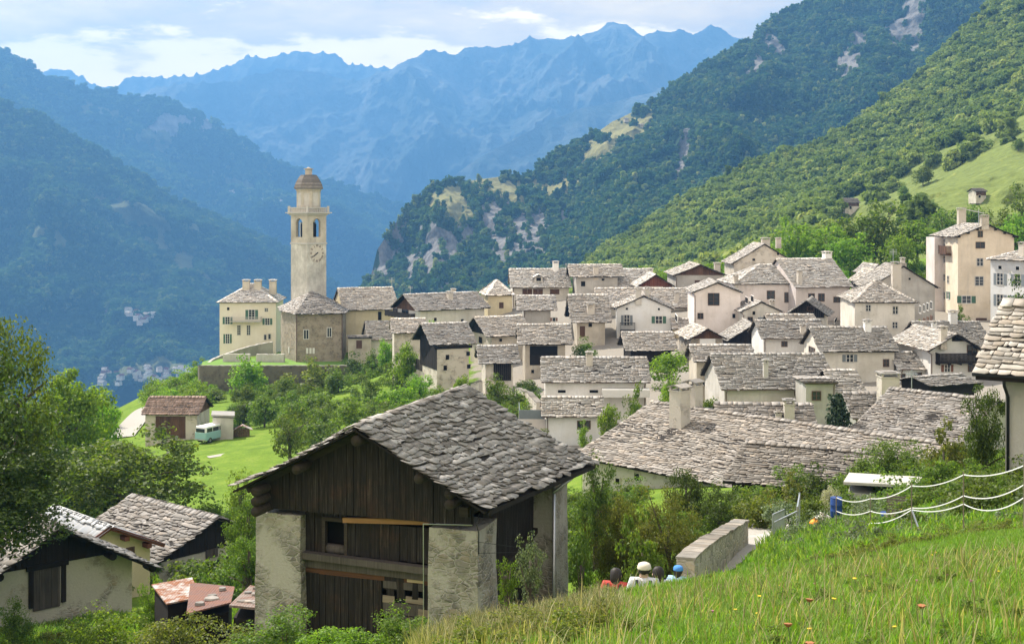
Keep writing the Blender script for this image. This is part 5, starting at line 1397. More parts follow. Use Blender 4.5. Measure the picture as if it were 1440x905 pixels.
# --- house at the right edge
h = House('plastered_house', 'pale plastered house with neat grey slab roof and black downpipe at the right edge', 'house', 1372, 1600, 523, 38, a=-35, yr=425, pitch=30, wall=plaster('plaster_edge', (0.66, 0.63, 0.55), .2), roof=slate_mid, group=None, ov=.7, ou=.7, expo=.24, width=.45, thick=.028, rough=.6)
m = MB(); m.tube([(-.1, .02, h.ze - .06), (h.U + .1, .02, h.ze - .06)], .075, 8); m.tube([(h.u0 + .12, .02, h.ze - .06), (h.u0 + .12, .05, h.ze - .35), (h.u0 + .1, h.v0 - .1, h.ze - .75), (h.u0 + .1, h.v0 - .1, h.zlow)], .05, 8)
m.build('downpipe', m_iron, h.root, smooth=True)
m = MB(); m.box(0.0, h.U, -.02, .04, h.ze - .22, h.ze - .02); m.build('fascia_board', w_dark, h.root)

# --- huts of the lower left
h = House('farm_hut', 'limewashed farm hut with grey plank door, nearest at lower left', 'hut', -65, 220, 852, 47.7, a=40, ya=742, ridge='v', V=3.6, wall=r_white, roof=slate_near, group=None, ou=.9, ov=.7, expo=.25, width=.5, thick=.038, rough=1.2)
h.boards('f', z0=h.ze + .7); dr = h.patch('f', 46, 84, 795, 855, w_grey, 'plank_door', n=.06)
m = MB(); p = h.hit('f', 40, 855); q = h.hit('f', 92, 793); m.box(p.x, p.x + .18, h.v0 - .1, h.v0 + .02, p.z, q.z); m.box(q.x - .18, q.x, h.v0 - .1, h.v0 + .02, p.z, q.z); m.box(p.x - .1, q.x + .1, h.v0 - .12, h.v0 + .02, q.z, q.z + .2); m.build('door_frame', w_dark, h.root)
m = MB()
for x_ in (-8, 66, 150, 205): p = h.hit('f', x_, 800); zz_ = h.roofz(min(max(p.x, .4), h.U - .4), 1) - .3; m.tube([(p.x, -.02 + .2, zz_), (p.x, h.v0, zz_)], .16, 9)
m.build('purlin_ends', w_dark, h.root)
h = House('yellow_house', 'yellow house with pale sheet roof and brown eaves wedged between the two lower left huts', 'house', 74, 231, 798, 57.6, a=45, ya=741, ridge='v', V=6, wall=p_yellow, roof=plain('zinc', (0.34, 0.34, 0.34), .45, .12, metal=.3), group=None, ou=.5, ov=.5, expo=1.2, width=.6, thick=.015, rough=.1)
h.win(183, 774, 8, 7, 'b'); m = MB()
for x_ in (172, 203): p = h.hit('f', x_, 768); zz_ = h.roofz(p.x, 1) - .3; m.box(p.x - .12, p.x + .12, -.02, h.v0, zz_ - .1, zz_ + .12)
m.build('purlin_ends', w_red, h.root)
m = MB()
for i in (0, 1):
    x0_, x1_ = ((0, h.U / 2), (h.U, h.U / 2))[i]; m.bar((x0_, -.03, h.ze - .03), (x1_, -.03, h.ze + h.rise - .03), .06, .2)
m.build('verge_board', w_red, h.root)
h = House('farm_hut', 'farm hut with black boarded gable and slab roof beneath the walnut tree', 'hut', 220, 388, 791, 64, a=50, ya=727, ridge='v', V=8.2, wall=r_white, roof=slate_near, group=None, ou=.7, ov=.6, expo=.25, width=.5, thick=.038, rough=1.2)
h.boards('f', z0=h.ze - .25); h.patch('f', 283, 309, 789, 822, m_hole, 'doorway'); h.patch('f', 289, 305, 771, 783, w_grey, 'hatch', n=.09)

# --- the big dark barn
def big_barn():
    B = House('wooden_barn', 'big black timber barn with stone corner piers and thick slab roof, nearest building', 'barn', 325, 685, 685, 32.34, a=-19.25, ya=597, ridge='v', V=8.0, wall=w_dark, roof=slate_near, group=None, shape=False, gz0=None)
    r = B.root; U, V, ze = B.U, B.V, B.ze; zr = ze + B.rise; rs = B.rs; rs = np.random.default_rng(11)
    zl = B.zlow - 1.0; B.u0, B.u1, B.v0, B.v1 = .27, U - .55, .8, 7.6
    eRb = (7.55, 8.1, ze - .38)
    f = [((0, 7.8, ze - .1), (0, 0, ze), (U / 2, 0, zr), (U / 2, 7.6, zr)), ((U, 0, ze), eRb, (U / 2, 7.6, zr), (U / 2, 0, zr))]
    v, q, t = slab_faces(f, .175, .50, .028, rs, sag=.10, rough=1.3)
    b = NB('slate_barn'); isl = b.island()
    c = b.ramp(isl, [(0.0, (0.17, 0.145, 0.12)), (0.35, (0.29, 0.26, 0.225)), (0.7, (0.40, 0.37, 0.33)), (1.0, (0.54, 0.50, 0.45))])
    f1 = b.noise(3.5, 8, rough=.72); c = b.mix(b.ramp(f1, [(0.35, .8), (0.6, 0)]), c, (0.10, 0.09, 0.08))
    l1 = b.noise(11, 6, rough=.8); c = b.mix(b.ramp(l1, [(0.56, 0), (0.64, .75)]), c, (0.46, 0.45, 0.42)); l2 = b.noise(6, 5, rough=.8, dist=1.0)
    c = b.mix(b.ramp(l2, [(0.62, 0), (0.70, .5)]), c, (0.06, 0.05, 0.04))
    sb = b.out(c, .85, b.bump(b.math('ADD', f1, b.math('MULTIPLY', b.noise(30, 4), .5)), .5, .012), spec=.25)
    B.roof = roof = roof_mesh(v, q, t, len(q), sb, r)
    dk = MB()
    for ff in f:
        pts = [Vector(p) for p in ff]; nn = (pts[1] - pts[0]).cross(pts[2] - pts[0]).normalized(); nn = nn if nn.z > 0 else -nn
        lo = [p - nn * .15 for p in pts]; hi = [p - nn * .10 for p in pts]; dk.hexa(lo + hi)
    # rafters show under the verge
    dk.build('roof_boards', w_dark, roof)
    m = MB()
    for y in np.arange(.75, 7.8, .9):
        for s_ in (0, 1):
            x0, x1 = (0.05, U / 2) if s_ == 0 else (U - .05, U / 2); m.bar((x0, y, ze - .22), (x1, y, zr - .25), .12, .16)
    m.build('rafters', w_beam, roof)
    # verge boards
    m = MB()
    m.bar((U + .01, .1, ze - .12), (eRb[0], eRb[1], eRb[2] - .12), .04, .12)
    m.build('verge_board', w_dark, roof)
    pier_m = rubble('pier_stone', (0.22, 0.20, 0.17), (0.37, 0.345, 0.30), scale=3.4, cover=.47)
    def pier(u0, u1, v0, v1, zt):
        n = 9; vs = []; fs = []; zs = np.linspace(zl, zt, 14); ring = []
        for k, z in enumerate(zs):
            tp_ = (zt - z) * .012
            for i in range(4):
                (xa, ya), (xb, yb) = [((u0 - tp_, v0 - tp_), (u1 + tp_, v0 - tp_), (u1 + tp_, v1 + tp_), (u0 - tp_, v1 + tp_))[j % 4] for j in (i, i + 1)]
                for j in range(n): t_ = j / n; vs.append((xa + (xb - xa) * t_, ya + (yb - ya) * t_, z))
        vs = np.array(vs); M = 4 * n
        nx = noise3(vs[:, 0] * 3 + 5, vs[:, 1] * 3, vs[:, 2] * 3); ny = noise3(vs[:, 0] * 3, vs[:, 1] * 3 + 9, vs[:, 2] * 3)
        vs[:, 0] += .035 * nx; vs[:, 1] += .035 * ny; vs[-M:, 2] += .05 * nx[-M:]
        for k in range(13):
            for j in range(M): a = k * M + j; b_ = k * M + (j + 1) % M; fs.append((a, b_, b_ + M, a + M))
        me = bpy.data.meshes.new('corner_pier'); me.from_pydata([tuple(p) for p in vs], [], fs + [tuple(range(13 * M, 14 * M))]); link('corner_pier', me, pier_m, r)
    zp = lambda px, py, fc='f': B.hit(fc, px, py).z
    pier(.27, 1.58, .8, 2.15, zp(390, 722)); zt = zp(632, 744); pier(B.u1 - 1.31, B.u1, .8, 2.15, zt); pier(B.u1 - 1.1, B.u1 + .22, 6.35, 7.75, zt + .2); pier(.27, 1.5, 6.4, 7.7, zt + .2)
    # wooden front: boards, openings cut out between the timbers
    bw = barn_wood('barn_boards', .3)
    rust = wood('barn_boards_warm', (0.05, 0.022, 0.012), (0.17, 0.075, 0.035), axis=0)
    zg = zp(500, 724)
    gb = B.boards('f', z0=zg, a=(.42, B.u1 - .1), mat=bw, pw=.21, proud=.07)
    def front(x0, x1, z0, z1, y, mat, name, pw=.22, vertical=True, th=.04, par=None):
        m = MB(); x = x0
        if not vertical: m.box(x0, x1, y - th, y, z0, z1)
        else:
            while x < x1 - .02:
                e = min(x1, x + pw * (.7 + .6 * rs.random())); d = .025 * rs.random(); z00 = z0 + (.05 * rs.random() if name != 'frame' else 0)
                m.box(x, e - .013, y - th - d, y - d * .5, z00, z1); x = e
        return m.build(name, mat, par or r)
    ua, ub = 1.58, B.u1 - 1.31
    wl, wr = B.hit('f', 451, 760).x, B.hit('f', 477, 760).x; wt_, wb = zp(464, 736), zp(464, 783)
    zb1, zb0 = zp(500, 788), zp(500, 805); zf = zp(500, 905)
    yb = 1.15
    front(ua, wl - .06, zb1, zg - .02, yb, bw, 'upper_boards'); front(wr + .06, ub, zb1, zg - .25, yb, bw, 'upper_boards')
    front(wl - .06, wr + .06, wt_, zg - .02, yb, bw, 'upper_boards'); 
    m = MB(); m.box(wl - .1, wl - .01, yb - .10, yb + .05, wb - .05, wt_ + .05); m.box(wr + .01, wr + .1, yb - .10, yb + .05, wb - .05, wt_ + .05); m.box(wl - .1, wr + .1, yb - .11, yb + .05, wt_, wt_ + .1)
    fr = m.build('hatch_frame', w_beam, r); m = MB(); m.tube([(wl - .05, yb + .05, wb + .12), (wr + .05, yb + .05, wb + .10)], .13, 10); m.build('log', w_grey, fr, smooth=True)
    m = MB(); m.bar((B.hit('f', 478, 733).x, yb - .14, zp(478, 733)), (B.hit('f', 599, 736).x, yb - .14, zp(599, 736)), .12, .13); m.build('lintel', wood('new_timber', (0.30, 0.15, 0.06), (0.42, 0.23, 0.11), axis=0), r)
    m = MB(); m.bar((ua - .1, yb - .20, zb1 - .02), (ub + .1, yb - .20, zb1 - .10), .22, .17); m.bar((ua, yb - .06, zb0 + .05), (ub, yb - .06, zb0), .12, .2); m.build('cross_beam', w_grey, r)
    m = MB(); m.box(ua, ub, yb - .06, yb + .02, zb0 - .22, zb0 - .02); m.build('warm_plank', rust, r)
    # lower front: boards at left, patchwork of slats and gaps at right
    xm = B.hit('f', 530, 850).x
    front(ua, xm, zf - .4, zb0 - .2, yb, bw, 'lower_boards'); front(B.hit('f', 590, 850).x, ub, zf - 1.2, zb0 - .2, yb, bw, 'lower_boards')
    m = MB(); m.box(ua, ub, yb + .35, yb + .40, zl, zg); m.build('inner_darkness_sheet', m_hole, r).name = 'inner_dark_sheet'  # near-black sheet painted as the unlit inside seen through the gaps
    x1_ = B.hit('f', 592, 850).x
    lw = wood('loose_planks', (0.16, 0.12, 0.09), (0.33, 0.27, 0.20), axis=0)
    for (pa, pb, ya_, yb_, col) in ((532, 590, 808, 813, w_grey), (566, 589, 815, 822, wood('pale_plank', (0.40, 0.30, 0.18), (0.55, 0.43, 0.28), axis=0)), (532, 590, 826, 830, w_grey), (534, 560, 812, 832, bw), (564, 590, 845, 851, lw), (532, 590, 856, 866, w_grey), (582, 600, 862, 870, lw), (534, 588, 874, 878, w_grey), (560, 600, 884, 892, lw), (552, 562, 812, 850, bw), (538, 548, 812, 890, bw), (574, 582, 824, 846, bw), (532, 548, 842, 850, lw)):
        m = MB(); p = B.hit('f', pa, yb_); q_ = B.hit('f', pb, ya_); tilt = (rs.random() - .5) * .05
        m.bar((p.x, yb - .05 - .05 * rs.random(), (p.z + q_.z) / 2), (q_.x, yb - .05, (p.z + q_.z) / 2 + tilt), .035, max(.05, q_.z - p.z)); m.build('loose_plank', col, r)
    front(ua, ub, zl, zf - .4, yb, bw, 'lower_boards')
    # side wall facing the path
    m = MB(); y = 2.15
    while y < 6.35:
        e = min(6.35, y + .22 * (.7 + .6 * rs.random())); d = .03 * rs.random(); m.box(B.u1 - .42 - d, B.u1 - .36, y, e - .013, zl, ze + .15); y = e
    m.build('side_boards', bw, r)
    m = MB(); m.box(.35, .41, 2.1, 6.5, zl, ze + .15); m.box(.3, B.u1 - .2, 7.35, 7.42, zl, ze + .2); m.build('side_boards', bw, r)
    m = MB(); m.bar((B.u1 - .28, 2.2, ze - 2.6), (B.u1 - .28, 6.3, ze - 2.1), .12, .16); m.build('diagonal_brace', w_beam, r)
    # log ends and wall plates
    for u_, n_ in ((.62, 3), (B.u1 - .5, 2)):
        for k in range(n_): m = MB(); m.tube([(u_, .15, B.roofz(min(u_, U - u_), 1) - .42 - .26 * k + (.12 if n_ == 2 else 0)), (u_, 2.2, B.roofz(min(u_, U - u_), 1) - .42 - .26 * k + (.12 if n_ == 2 else 0))], .13, 10); m.build('log_end', w_beam, r, smooth=True)
    for u_ in (U * .26, U * .74): m = MB(); m.tube([(u_, .1, B.roofz(u_, 1) - .38), (u_, 1.2, B.roofz(u_, 1) - .38)], .13, 10); m.build('log_end', w_beam, r, smooth=True)
    m = MB(); m.tube([(U / 2, .08, zr - .42), (U / 2, 1.2, zr - .42)], .14, 10); m.build('log_end', w_beam, r, smooth=True)
    m = MB(); m.bar((B.u1 - .3, .6, ze - .28), (B.u1 - .1, 8.0, ze - .45), .24, .24); m.bar((.5, .6, ze - .25), (.5, 7.8, ze - .25), .24, .24); m.build('wall_plate', w_beam, r)
    # gutter, conduit and wires
    m = MB(); x0 = B.hit('f', 597, 736); x1 = B.hit('f', 661, 736); m.tube([(x0.x, .70, x0.z + .02), (x1.x + .1, .70, x1.z)], .014, 6); m.tube([(x0.x, .72, x0.z + .02), (x0.x, .74, zp(599, 905))], .011, 6)
    m.build('conduit', m_metal, r)
    m = MB(); p = B.hit('r', 797, 695); m.tube([(B.u1 + .30, 6.2, ze - .35), (B.u1 + .30, 6.2, zl)], .045, 8); m.bar((B.u1 + .34, 6.0, ze - .9), (B.u1 + .85, 6.9, ze - .45), .07); m.build('downpipe', m_metal, r, smooth=True)
    m = MB()
    for dz in (0, -.28): m.tube([(B.u1 + .02, .82, zt - .25 + dz), (B.u1 + .8, 2.4, zt - .75 + dz * .3)], .008, 4)
    m.tube([(B.u1 + .01, .9, zt + .45), (B.u1 - .02, .76, zt + .2), (B.u1 + .03, .80, zt - .02), (B.u1 + .02, .82, zt - .55)], .014, 6)
    m.build('wires', m_iron, r)
    return B
BARN = big_barn()

# --- lean-to roofs of rusty sheet beside the barn
def rust_mat(name, base, rust, k):
    b = NB(name); n = b.noise(1.6, 6, rough=.7); w = b.n('ShaderNodeTexWave'); b.put(w.inputs[0], b.co()); w.inputs['Scale'].default_value = 3.2
    c = b.mix(b.ramp(n, [(k - .08, 0.0), (k + .06, 1.0)]), base, rust); c = b.mix(b.ramp(b.noise(7, 5), [(.5, 0), (.7, .6)]), c, mul(rust, .5))
    return b.out(c, .7, b.bump(w.outputs[1], .4, .03))
rm1 = rust_mat('rusty_sheet', (0.42, 0.40, 0.38), (0.22, 0.08, 0.028), .50); rm2 = rust_mat('red_sheet', (0.15, 0.085, 0.07), (0.19, 0.085, 0.055), .5); rm3 = rust_mat('worn_sheet', (0.22, 0.17, 0.145), (0.17, 0.085, 0.055), .52)
def flat_roof(name, label, cat, corners, th, mat, wallm, h, group=None, stones=0, curb=None):
    pts = [P(*c) for c in corners]; c0 = sum(pts, Vector()) / len(pts); g = min(gz(p.x, p.y) for p in pts)
    e = empty(name, (c0.x, c0.y, g)); tag(e, label, cat, group); off = Vector((c0.x, c0.y, g)); q = [p - off for p in pts]
    m = MB(); i = len(m.v); n = len(q); m.v += [tuple(p - Vector((0, 0, th))) for p in q] + [tuple(p) for p in q]; m.f += [tuple(range(n))[::-1], tuple(range(n, 2 * n))] + [(k, (k + 1) % n, n + (k + 1) % n, n + k) for k in range(n)]
    ro = m.build('roof', mat, e)
    m = MB(); cc = sum(q, Vector()) / n; q2 = [cc.lerp(p, .88) for p in q]; zt = min(p.z for p in q) - th - .01
    m.prism([(p.x, p.y) for p in q2], -.8, zt); m.build('walls', wallm, e)
    if stones:
        rs = random.Random(stones); m = MB()
        for k in range(stones):
            a, b_ = rs.random() * .8 + .1, rs.random() * .8 + .1; p = (q[0] * (1 - a) + q[1] * a) * (1 - b_) + (q[3] * (1 - a) + q[2] * a) * b_; s_ = rs.uniform(.12, .3)
            an = rs.random() * 3; ring = [(p.x + s_ * math.cos(an + j * 1.05) * rs.uniform(.8, 1.2), p.y + s_ * math.sin(an + j * 1.05) * rs.uniform(.6, 1)) for j in range(6)]
            m.prism(ring, p.z + .005, p.z + rs.uniform(.04, .10), [(p.x + (x - p.x) * .85, p.y + (y - p.y) * .85) for x, y in ring])
        m.build('weight_stones', slate_near, ro)
    return e
flat_roof('sheet_metal_shed', 'small shed with patched white and orange rusty sheet roof', 'shed', [(234, 848, 41.2), (283, 838, 41.8), (270, 811, 44.2), (213, 821, 43.6)], .05, rm1, w_dark, 2, 'rusty lean-to sheds beside the barn', stones=0)
flat_roof('sheet_metal_shed', 'low shed with faded red ribbed sheet roof in the middle of the rusty row', 'shed', [(262, 862, 39.6), (325, 846, 40.4), (330, 824, 42.6), (268, 818, 43.6)], .05, rm2, w_dark, 2, 'rusty lean-to sheds beside the barn', stones=4)
flat_roof('sheet_metal_shed', 'low shed with brown sheet roof weighted with flat stones against the barn pier', 'shed', [(322, 850, 38.4), (400, 858, 37.6), (424, 836, 39.6), (352, 822, 41.6)], .07, rm3, w_dark, 2, 'rusty lean-to sheds beside the barn', stones=16)
flat_roof('garden_shed', 'low garden shed with pale sheet roof and greenish wall behind the taped fence', 'shed', [(1186, 677, 46), (1288, 682, 44.5), (1297, 670, 47), (1194, 664, 49)], .10, plain('pale_sheet', (0.46, 0.43, 0.38), .6, .12), p_grey, 2)

# --- brown roofed field barn, lean-to, van, wood pile
tile = slate('brown_tile', (0.26, 0.19, 0.155))
h = House('field_barn', 'field barn with brown tiled roof and brown boarded front beside the green meadow', 'barn', 199, 279, 582, 150, a=-2, yr=557.5, wall=r_stone, roof=tile, group=None, expo=.4, width=.5, thick=.03, rough=.3, ou=.3)
h.patch('f', 219, 261, 585, 616, w_brown, 'board_front'); h.boards('r', z0=h.ze - .1, mat=w_brown)
flat_roof('lean_to_shed', 'low grey shed with flat stone roof and dark door right of the field barn', 'shed', [(297, 583, 146), (330, 584, 145.4), (330, 578, 149.5), (298, 577, 150)], .2, slate_mid, p_grey, 3)
def van():
    b = P(299, 607, 146); e = empty('camper_van', (b.x, b.y, gz(b.x, b.y)), R(62)); tag(e, 'turquoise camper van with white roof parked beside the field barn', 'van')
    tq = plain('turquoise_paint', (0.26, 0.44, 0.43), .35, .05); wh = plain('white_paint', (0.78, 0.78, 0.74), .35, .05)
    m = MB(); prof = [(-2.1, .35), (2.0, .35), (2.15, .9), (1.95, 1.25), (-2.1, 1.25)]
    m.v += [(x, -.85, z) for x, z in prof] + [(x, .85, z) for x, z in prof]; m.f += [(0, 1, 2, 3, 4), (9, 8, 7, 6, 5)] + [(k, 5 + k, 5 + (k + 1) % 5, (k + 1) % 5) for k in range(5)]; m.build('body', tq, e, bevel=.06)
    m = MB(); prof = [(-2.08, 1.252), (1.93, 1.252), (1.45, 1.85), (1.2, 1.95), (-1.95, 1.95)]
    m.v += [(x, -.8, z) for x, z in prof] + [(x, .8, z) for x, z in prof]; m.f += [(0, 1, 2, 3, 4), (9, 8, 7, 6, 5)] + [(k, 5 + k, 5 + (k + 1) % 5, (k + 1) % 5) for k in range(5)]; m.build('cabin', wh, e, bevel=.05)
    for y in (-.815, .80):
        for x0, x1 in ((-1.85, -.95), (-.85, .15), (.25, 1.2)):
            m = MB(); m.box(x0, x1, y, y + .015, 1.3, 1.75); m.build('side_window', m_glass, e)
    m = MB(); m.box(-2.11, -2.085, -.65, .65, 1.3, 1.72); m.build('rear_window', m_glass, e)
    m = MB(); m.hexa([(1.96, -.7, 1.3), (1.98, -.7, 1.3), (1.98, .7, 1.3), (1.96, .7, 1.3), (1.55, -.65, 1.78), (1.57, -.65, 1.8), (1.57, .65, 1.8), (1.55, .65, 1.78)]); m.build('windscreen', m_glass, e)
    for x in (-1.35, 1.3):
        for y in (-.86, .66):
            m = MB(); m.tube([(x, y, .32), (x, y + .2, .32)], .32, 16); w = m.build('wheel', m_iron, e); m = MB(); m.tube([(x, y - .01, .32), (x, y + .21, .32)], .16, 12); m.build('rim', m_metal, w)
    m = MB(); m.box(-2.2, -2.1, -.8, .8, .38, .52); m.box(2.1, 2.2, -.8, .8, .38, .52); m.build('bumper', m_metal, e)
van()
def woodpile():
    b = P(341, 603, 147); e = empty('wood_pile', (b.x, b.y, gz(b.x, b.y)), R(10)); tag(e, 'small stack of firewood under grey and rusty sheets beside the flat shed', 'wood pile')
    m = MB()
    for i in range(9):
        for j in range(5): m.tube([(-.95 + i * .21, -.45, .1 + j * .19), (-.95 + i * .21, .5, .1 + j * .19)], .1, 7)
    m.build('logs', w_brown, e); m = MB()
    for s_ in (-1, 1): m.hexa([(0, -.6, 1.32), (s_ * 1.15, -.6, .75), (s_ * 1.15, .6, .75), (0, .6, 1.32), (0, -.6, 1.36), (s_ * 1.15, -.6, .79), (s_ * 1.15, .6, .79), (0, .6, 1.36)])
    m.build('cover_sheet', rm1, e)
woodpile()

# ================================================================== ways, walls and terraces
def ribbon(name, pts, width, mat, lift=.03, kind='structure', th=0):
    """a way laid on the ground, pts: (px, D)"""
    c = [Vector(((px - CX) / F * D, D, 0)) for px, D in pts]; res = []
    for i in range(len(c) - 1):
        n = max(2, int((c[i + 1] - c[i]).length / .6))
        for k in range(n): res.append(c[i].lerp(c[i + 1], k / n))
    res.append(c[-1]); res = [sum(res[max(0, i - 6):i + 7], Vector()) / len(res[max(0, i - 6):i + 7]) for i in range(len(res))]
    V = []; Q = []; m = 5
    for i, p in enumerate(res):
        d = (res[min(i + 1, len(res) - 1)] - res[max(i - 1, 0)]).normalized(); s_ = Vector((d.y, -d.x, 0)); w = width if not callable(width) else width(p.y)
        zc = gz(p.x, p.y)
        for j in range(m):
            q = p + s_ * w * (j / (m - 1) - .5); V.append((q.x, q.y, max(zc, gz(q.x, q.y)) * .6 + zc * .4 + lift + .05))
    for i in range(len(res) - 1):
        for j in range(m - 1): a = i * m + j; Q.append((a, a + 1, a + m + 1, a + m))
    o = link(name, mesh_np(name, V, Q, smooth=True), mat); return tag(o, kind=kind)
bb = NB('gravel_way'); gravel = bb.out(bb.mix(bb.noise(6, 6), (0.26, 0.24, 0.21), (0.44, 0.41, 0.36)), .95, bb.bump(bb.noise(25, 3), .5, .03))
ribbon('road', [(168, 160), (185, 172), (208, 190), (240, 205), (262, 218), (282, 232)], 3.2, gravel, .15)
ribbon('path', [(268, 129), (300, 131), (345, 132), (392, 133)], 1.2, gravel, .10)
ribbon('path', [(800, 20), (870, 21.5), (920, 24), (965, 28), (1005, 33), (1045, 38.5), (1075, 43), (1100, 50), (1130, 60)], 2.0, gravel, .06)

def stone_wall(label, pts, mat, th=.5, group=None, cap=True, name='stone_wall', cat='wall', jag=.05):
    """a free-standing wall along points (px, y_top, D), reaching down into the ground"""
    W = [P(*p) for p in pts]; o0 = Vector((W[0].x, W[0].y, gz(W[0].x, W[0].y))); e = empty(name, o0); tag(e, label, cat, group)
    c = []
    for i in range(len(W) - 1):
        n = max(1, int((W[i + 1] - W[i]).length / .5))
        for k in range(n): c.append(W[i].lerp(W[i + 1], k / n))
    c.append(W[-1]); V = []; fs = []; rs = random.Random(len(label))
    for i, p in enumerate(c):
        d = (c[min(i + 1, len(c) - 1)] - c[max(i - 1, 0)]); d.z = 0; d.normalize(); s_ = Vector((d.y, -d.x, 0)) * th / 2; g = gz(p.x, p.y) - 1.2; z = p.z + rs.uniform(-jag, jag)
        for q, zz_ in ((p - s_ * 1.12, g), (p + s_ * 1.12, g), (p + s_, z), (p - s_, z)): V.append((q.x - o0.x, q.y - o0.y, zz_ - o0.z))
    for i in range(len(c) - 1):
        for j in range(4): a = i * 4 + j; b_ = i * 4 + (j + 1) % 4; fs.append((a, b_, b_ + 4, a + 4))
    fs += [(3, 2, 1, 0), tuple(len(V) - 4 + k for k in range(4))]
    me = bpy.data.meshes.new('walling'); me.from_pydata(V, [], fs); link('walling', me, mat, e)
    if cap:
        m = MB()
        for i in range(len(c) - 1):
            a, b_ = Vector(V[i * 4 + 3]).lerp(Vector(V[i * 4 + 2]), .5), Vector(V[i * 4 + 7]).lerp(Vector(V[i * 4 + 6]), .5); d = (b_ - a).normalized()
            m.bar(a + d * .01 + Vector((0, 0, .03)), b_ - d * .01 + Vector((0, 0, .03)), th + .04 + rs.random() * .05, .05 + .03 * rs.random())
        m.build('coping', slate('coping_stone', (0.24, 0.225, 0.20)), e)
    return e
stone_wall('rough stone wall with pale coping climbing beside the footpath above the walkers', [(964, 786, 29), (985, 768, 31.5), (1005, 755, 34.5), (1043, 732, 41)], r_rough, .42, jag=.02)
stone_wall('low concrete kerb wall behind the footpath, left of the metal gate', [(1045, 756, 43), (1084, 749, 44)], p_grey, .3, cap=False)
stone_wall('crumbling garden wall by the round bush below the small barns', [(728, 545, 146), (745, 552, 140), (758, 566, 134)], r_stone, .6)
stone_wall('small stone wall end with green creeper beside the smallest barn', [(655, 543, 152), (676, 537, 150)], r_stone, .6)
# church terrace
def terrace():
    top = -(513 - HY) / F * 210
    e = stone_wall('long mossy retaining wall that holds the churchyard lawn', [(281, 516, 217), (283, 514, 210.5), (330, 514, 209), (420, 514, 209.5), (488, 514, 210.5), (520, 513, 212)], rubble('mossy_stone', (0.10, 0.092, 0.07), (0.14, 0.13, 0.09)), .7, cap=True, name='retaining_wall')
    m = MB(); ring = [P(px, 500, D).xy for px, D in ((283, 211.2), (330, 209.8), (420, 210.2), (488, 211), (518, 212.5), (520, 222), (400, 224), (300, 221), (285, 217))]
    m.prism(ring, top - 6, top - .25)
    b = NB('mown_lawn'); n = b.noise(.5, 6); mt = b.out(b.ramp(n, [(.3, (0.10, 0.20, 0.03)), (.7, (0.15, 0.26, 0.04))]), .95)
    tag(m.build('lawn', mt), kind='structure')
    stone_wall('low parapet wall at the left of the churchyard steps', [(314, 497.5, 217), (352, 497.5, 217)], p_grey, .6, 'churchyard parapets', cap=False)
    stone_wall('low parapet wall between the churchyard steps and the apse', [(361, 497.5, 217), (400, 498, 216)], p_grey, .6, 'churchyard parapets', cap=False)
    stone_wall('curving grey wall rising from the terrace corner to the palazzo', [(286, 514, 213), (300, 504, 219), (318, 497, 226), (345, 488, 234), (362, 484, 238), (383, 480, 240)], p_grey, .5, cap=False)
terrace()
# ================================================================== trees and bushes
lf_bright = leafmat('leaf_bright', (0.085, 0.16, 0.018), (0.15, 0.25, 0.03), .55, (0.23, 0.32, 0.05))
lf_mid = leafmat('leaf_mid', (0.055, 0.095, 0.016), (0.105, 0.165, 0.026), .5, (0.17, 0.22, 0.045))
lf_dark = leafmat('leaf_dark', (0.032, 0.056, 0.012), (0.066, 0.105, 0.020), .45, (0.11, 0.15, 0.035))
lf_olive = leafmat('leaf_olive', (0.075, 0.10, 0.022), (0.145, 0.175, 0.035), .5, (0.22, 0.22, 0.06))
lf_grey = leafmat('leaf_grey', (0.07, 0.10, 0.05), (0.13, 0.17, 0.09), .35, (0.22, 0.26, 0.15))
lf_fir = leafmat('leaf_fir', (0.012, 0.028, 0.012), (0.028, 0.055, 0.02), .15, (0.05, 0.08, 0.03))
lf_white = leafmat('blossom_cream', (0.30, 0.32, 0.22), (0.50, 0.50, 0.38), .3, (0.62, 0.60, 0.48))
bark = wood('bark', (0.06, 0.05, 0.04), (0.16, 0.13, 0.10))
KIND = {}
def kinds(key, n, *a, **k):
    KIND[key] = [crown_mesh(key, *a, seed=900 + 17 * i + len(key) * 31, **k) for i in range(n)]
kinds('big', 3, 1, 1.0, 110, 85, .048, hole=.35, bottom=-.65, clump_r=.20)
kinds('near', 2, 1, 1.0, 190, 95, .028, hole=.3, bottom=-.7, clump_r=.17)
kinds('mid', 4, 1, 1.0, 60, 60, .075, hole=.3, bottom=-.7, clump_r=.25)
kinds('bush', 5, 1, 1.0, 34, 60, .085, hole=.2, bottom=-.75, clump_r=.30)
kinds('fine', 3, 1, 1.0, 90, 75, .045, hole=.2, bottom=-.8, clump_r=.22)
kinds('loose', 3, 1, 1.0, 60, 42, .06, hole=.15, bottom=-.8, clump_r=.20)
kinds('fir', 2, .62, 1.0, 70, 46, .075, hole=.1, bottom=-.9, conic=.88, clump_r=.26)
plants_n = 0
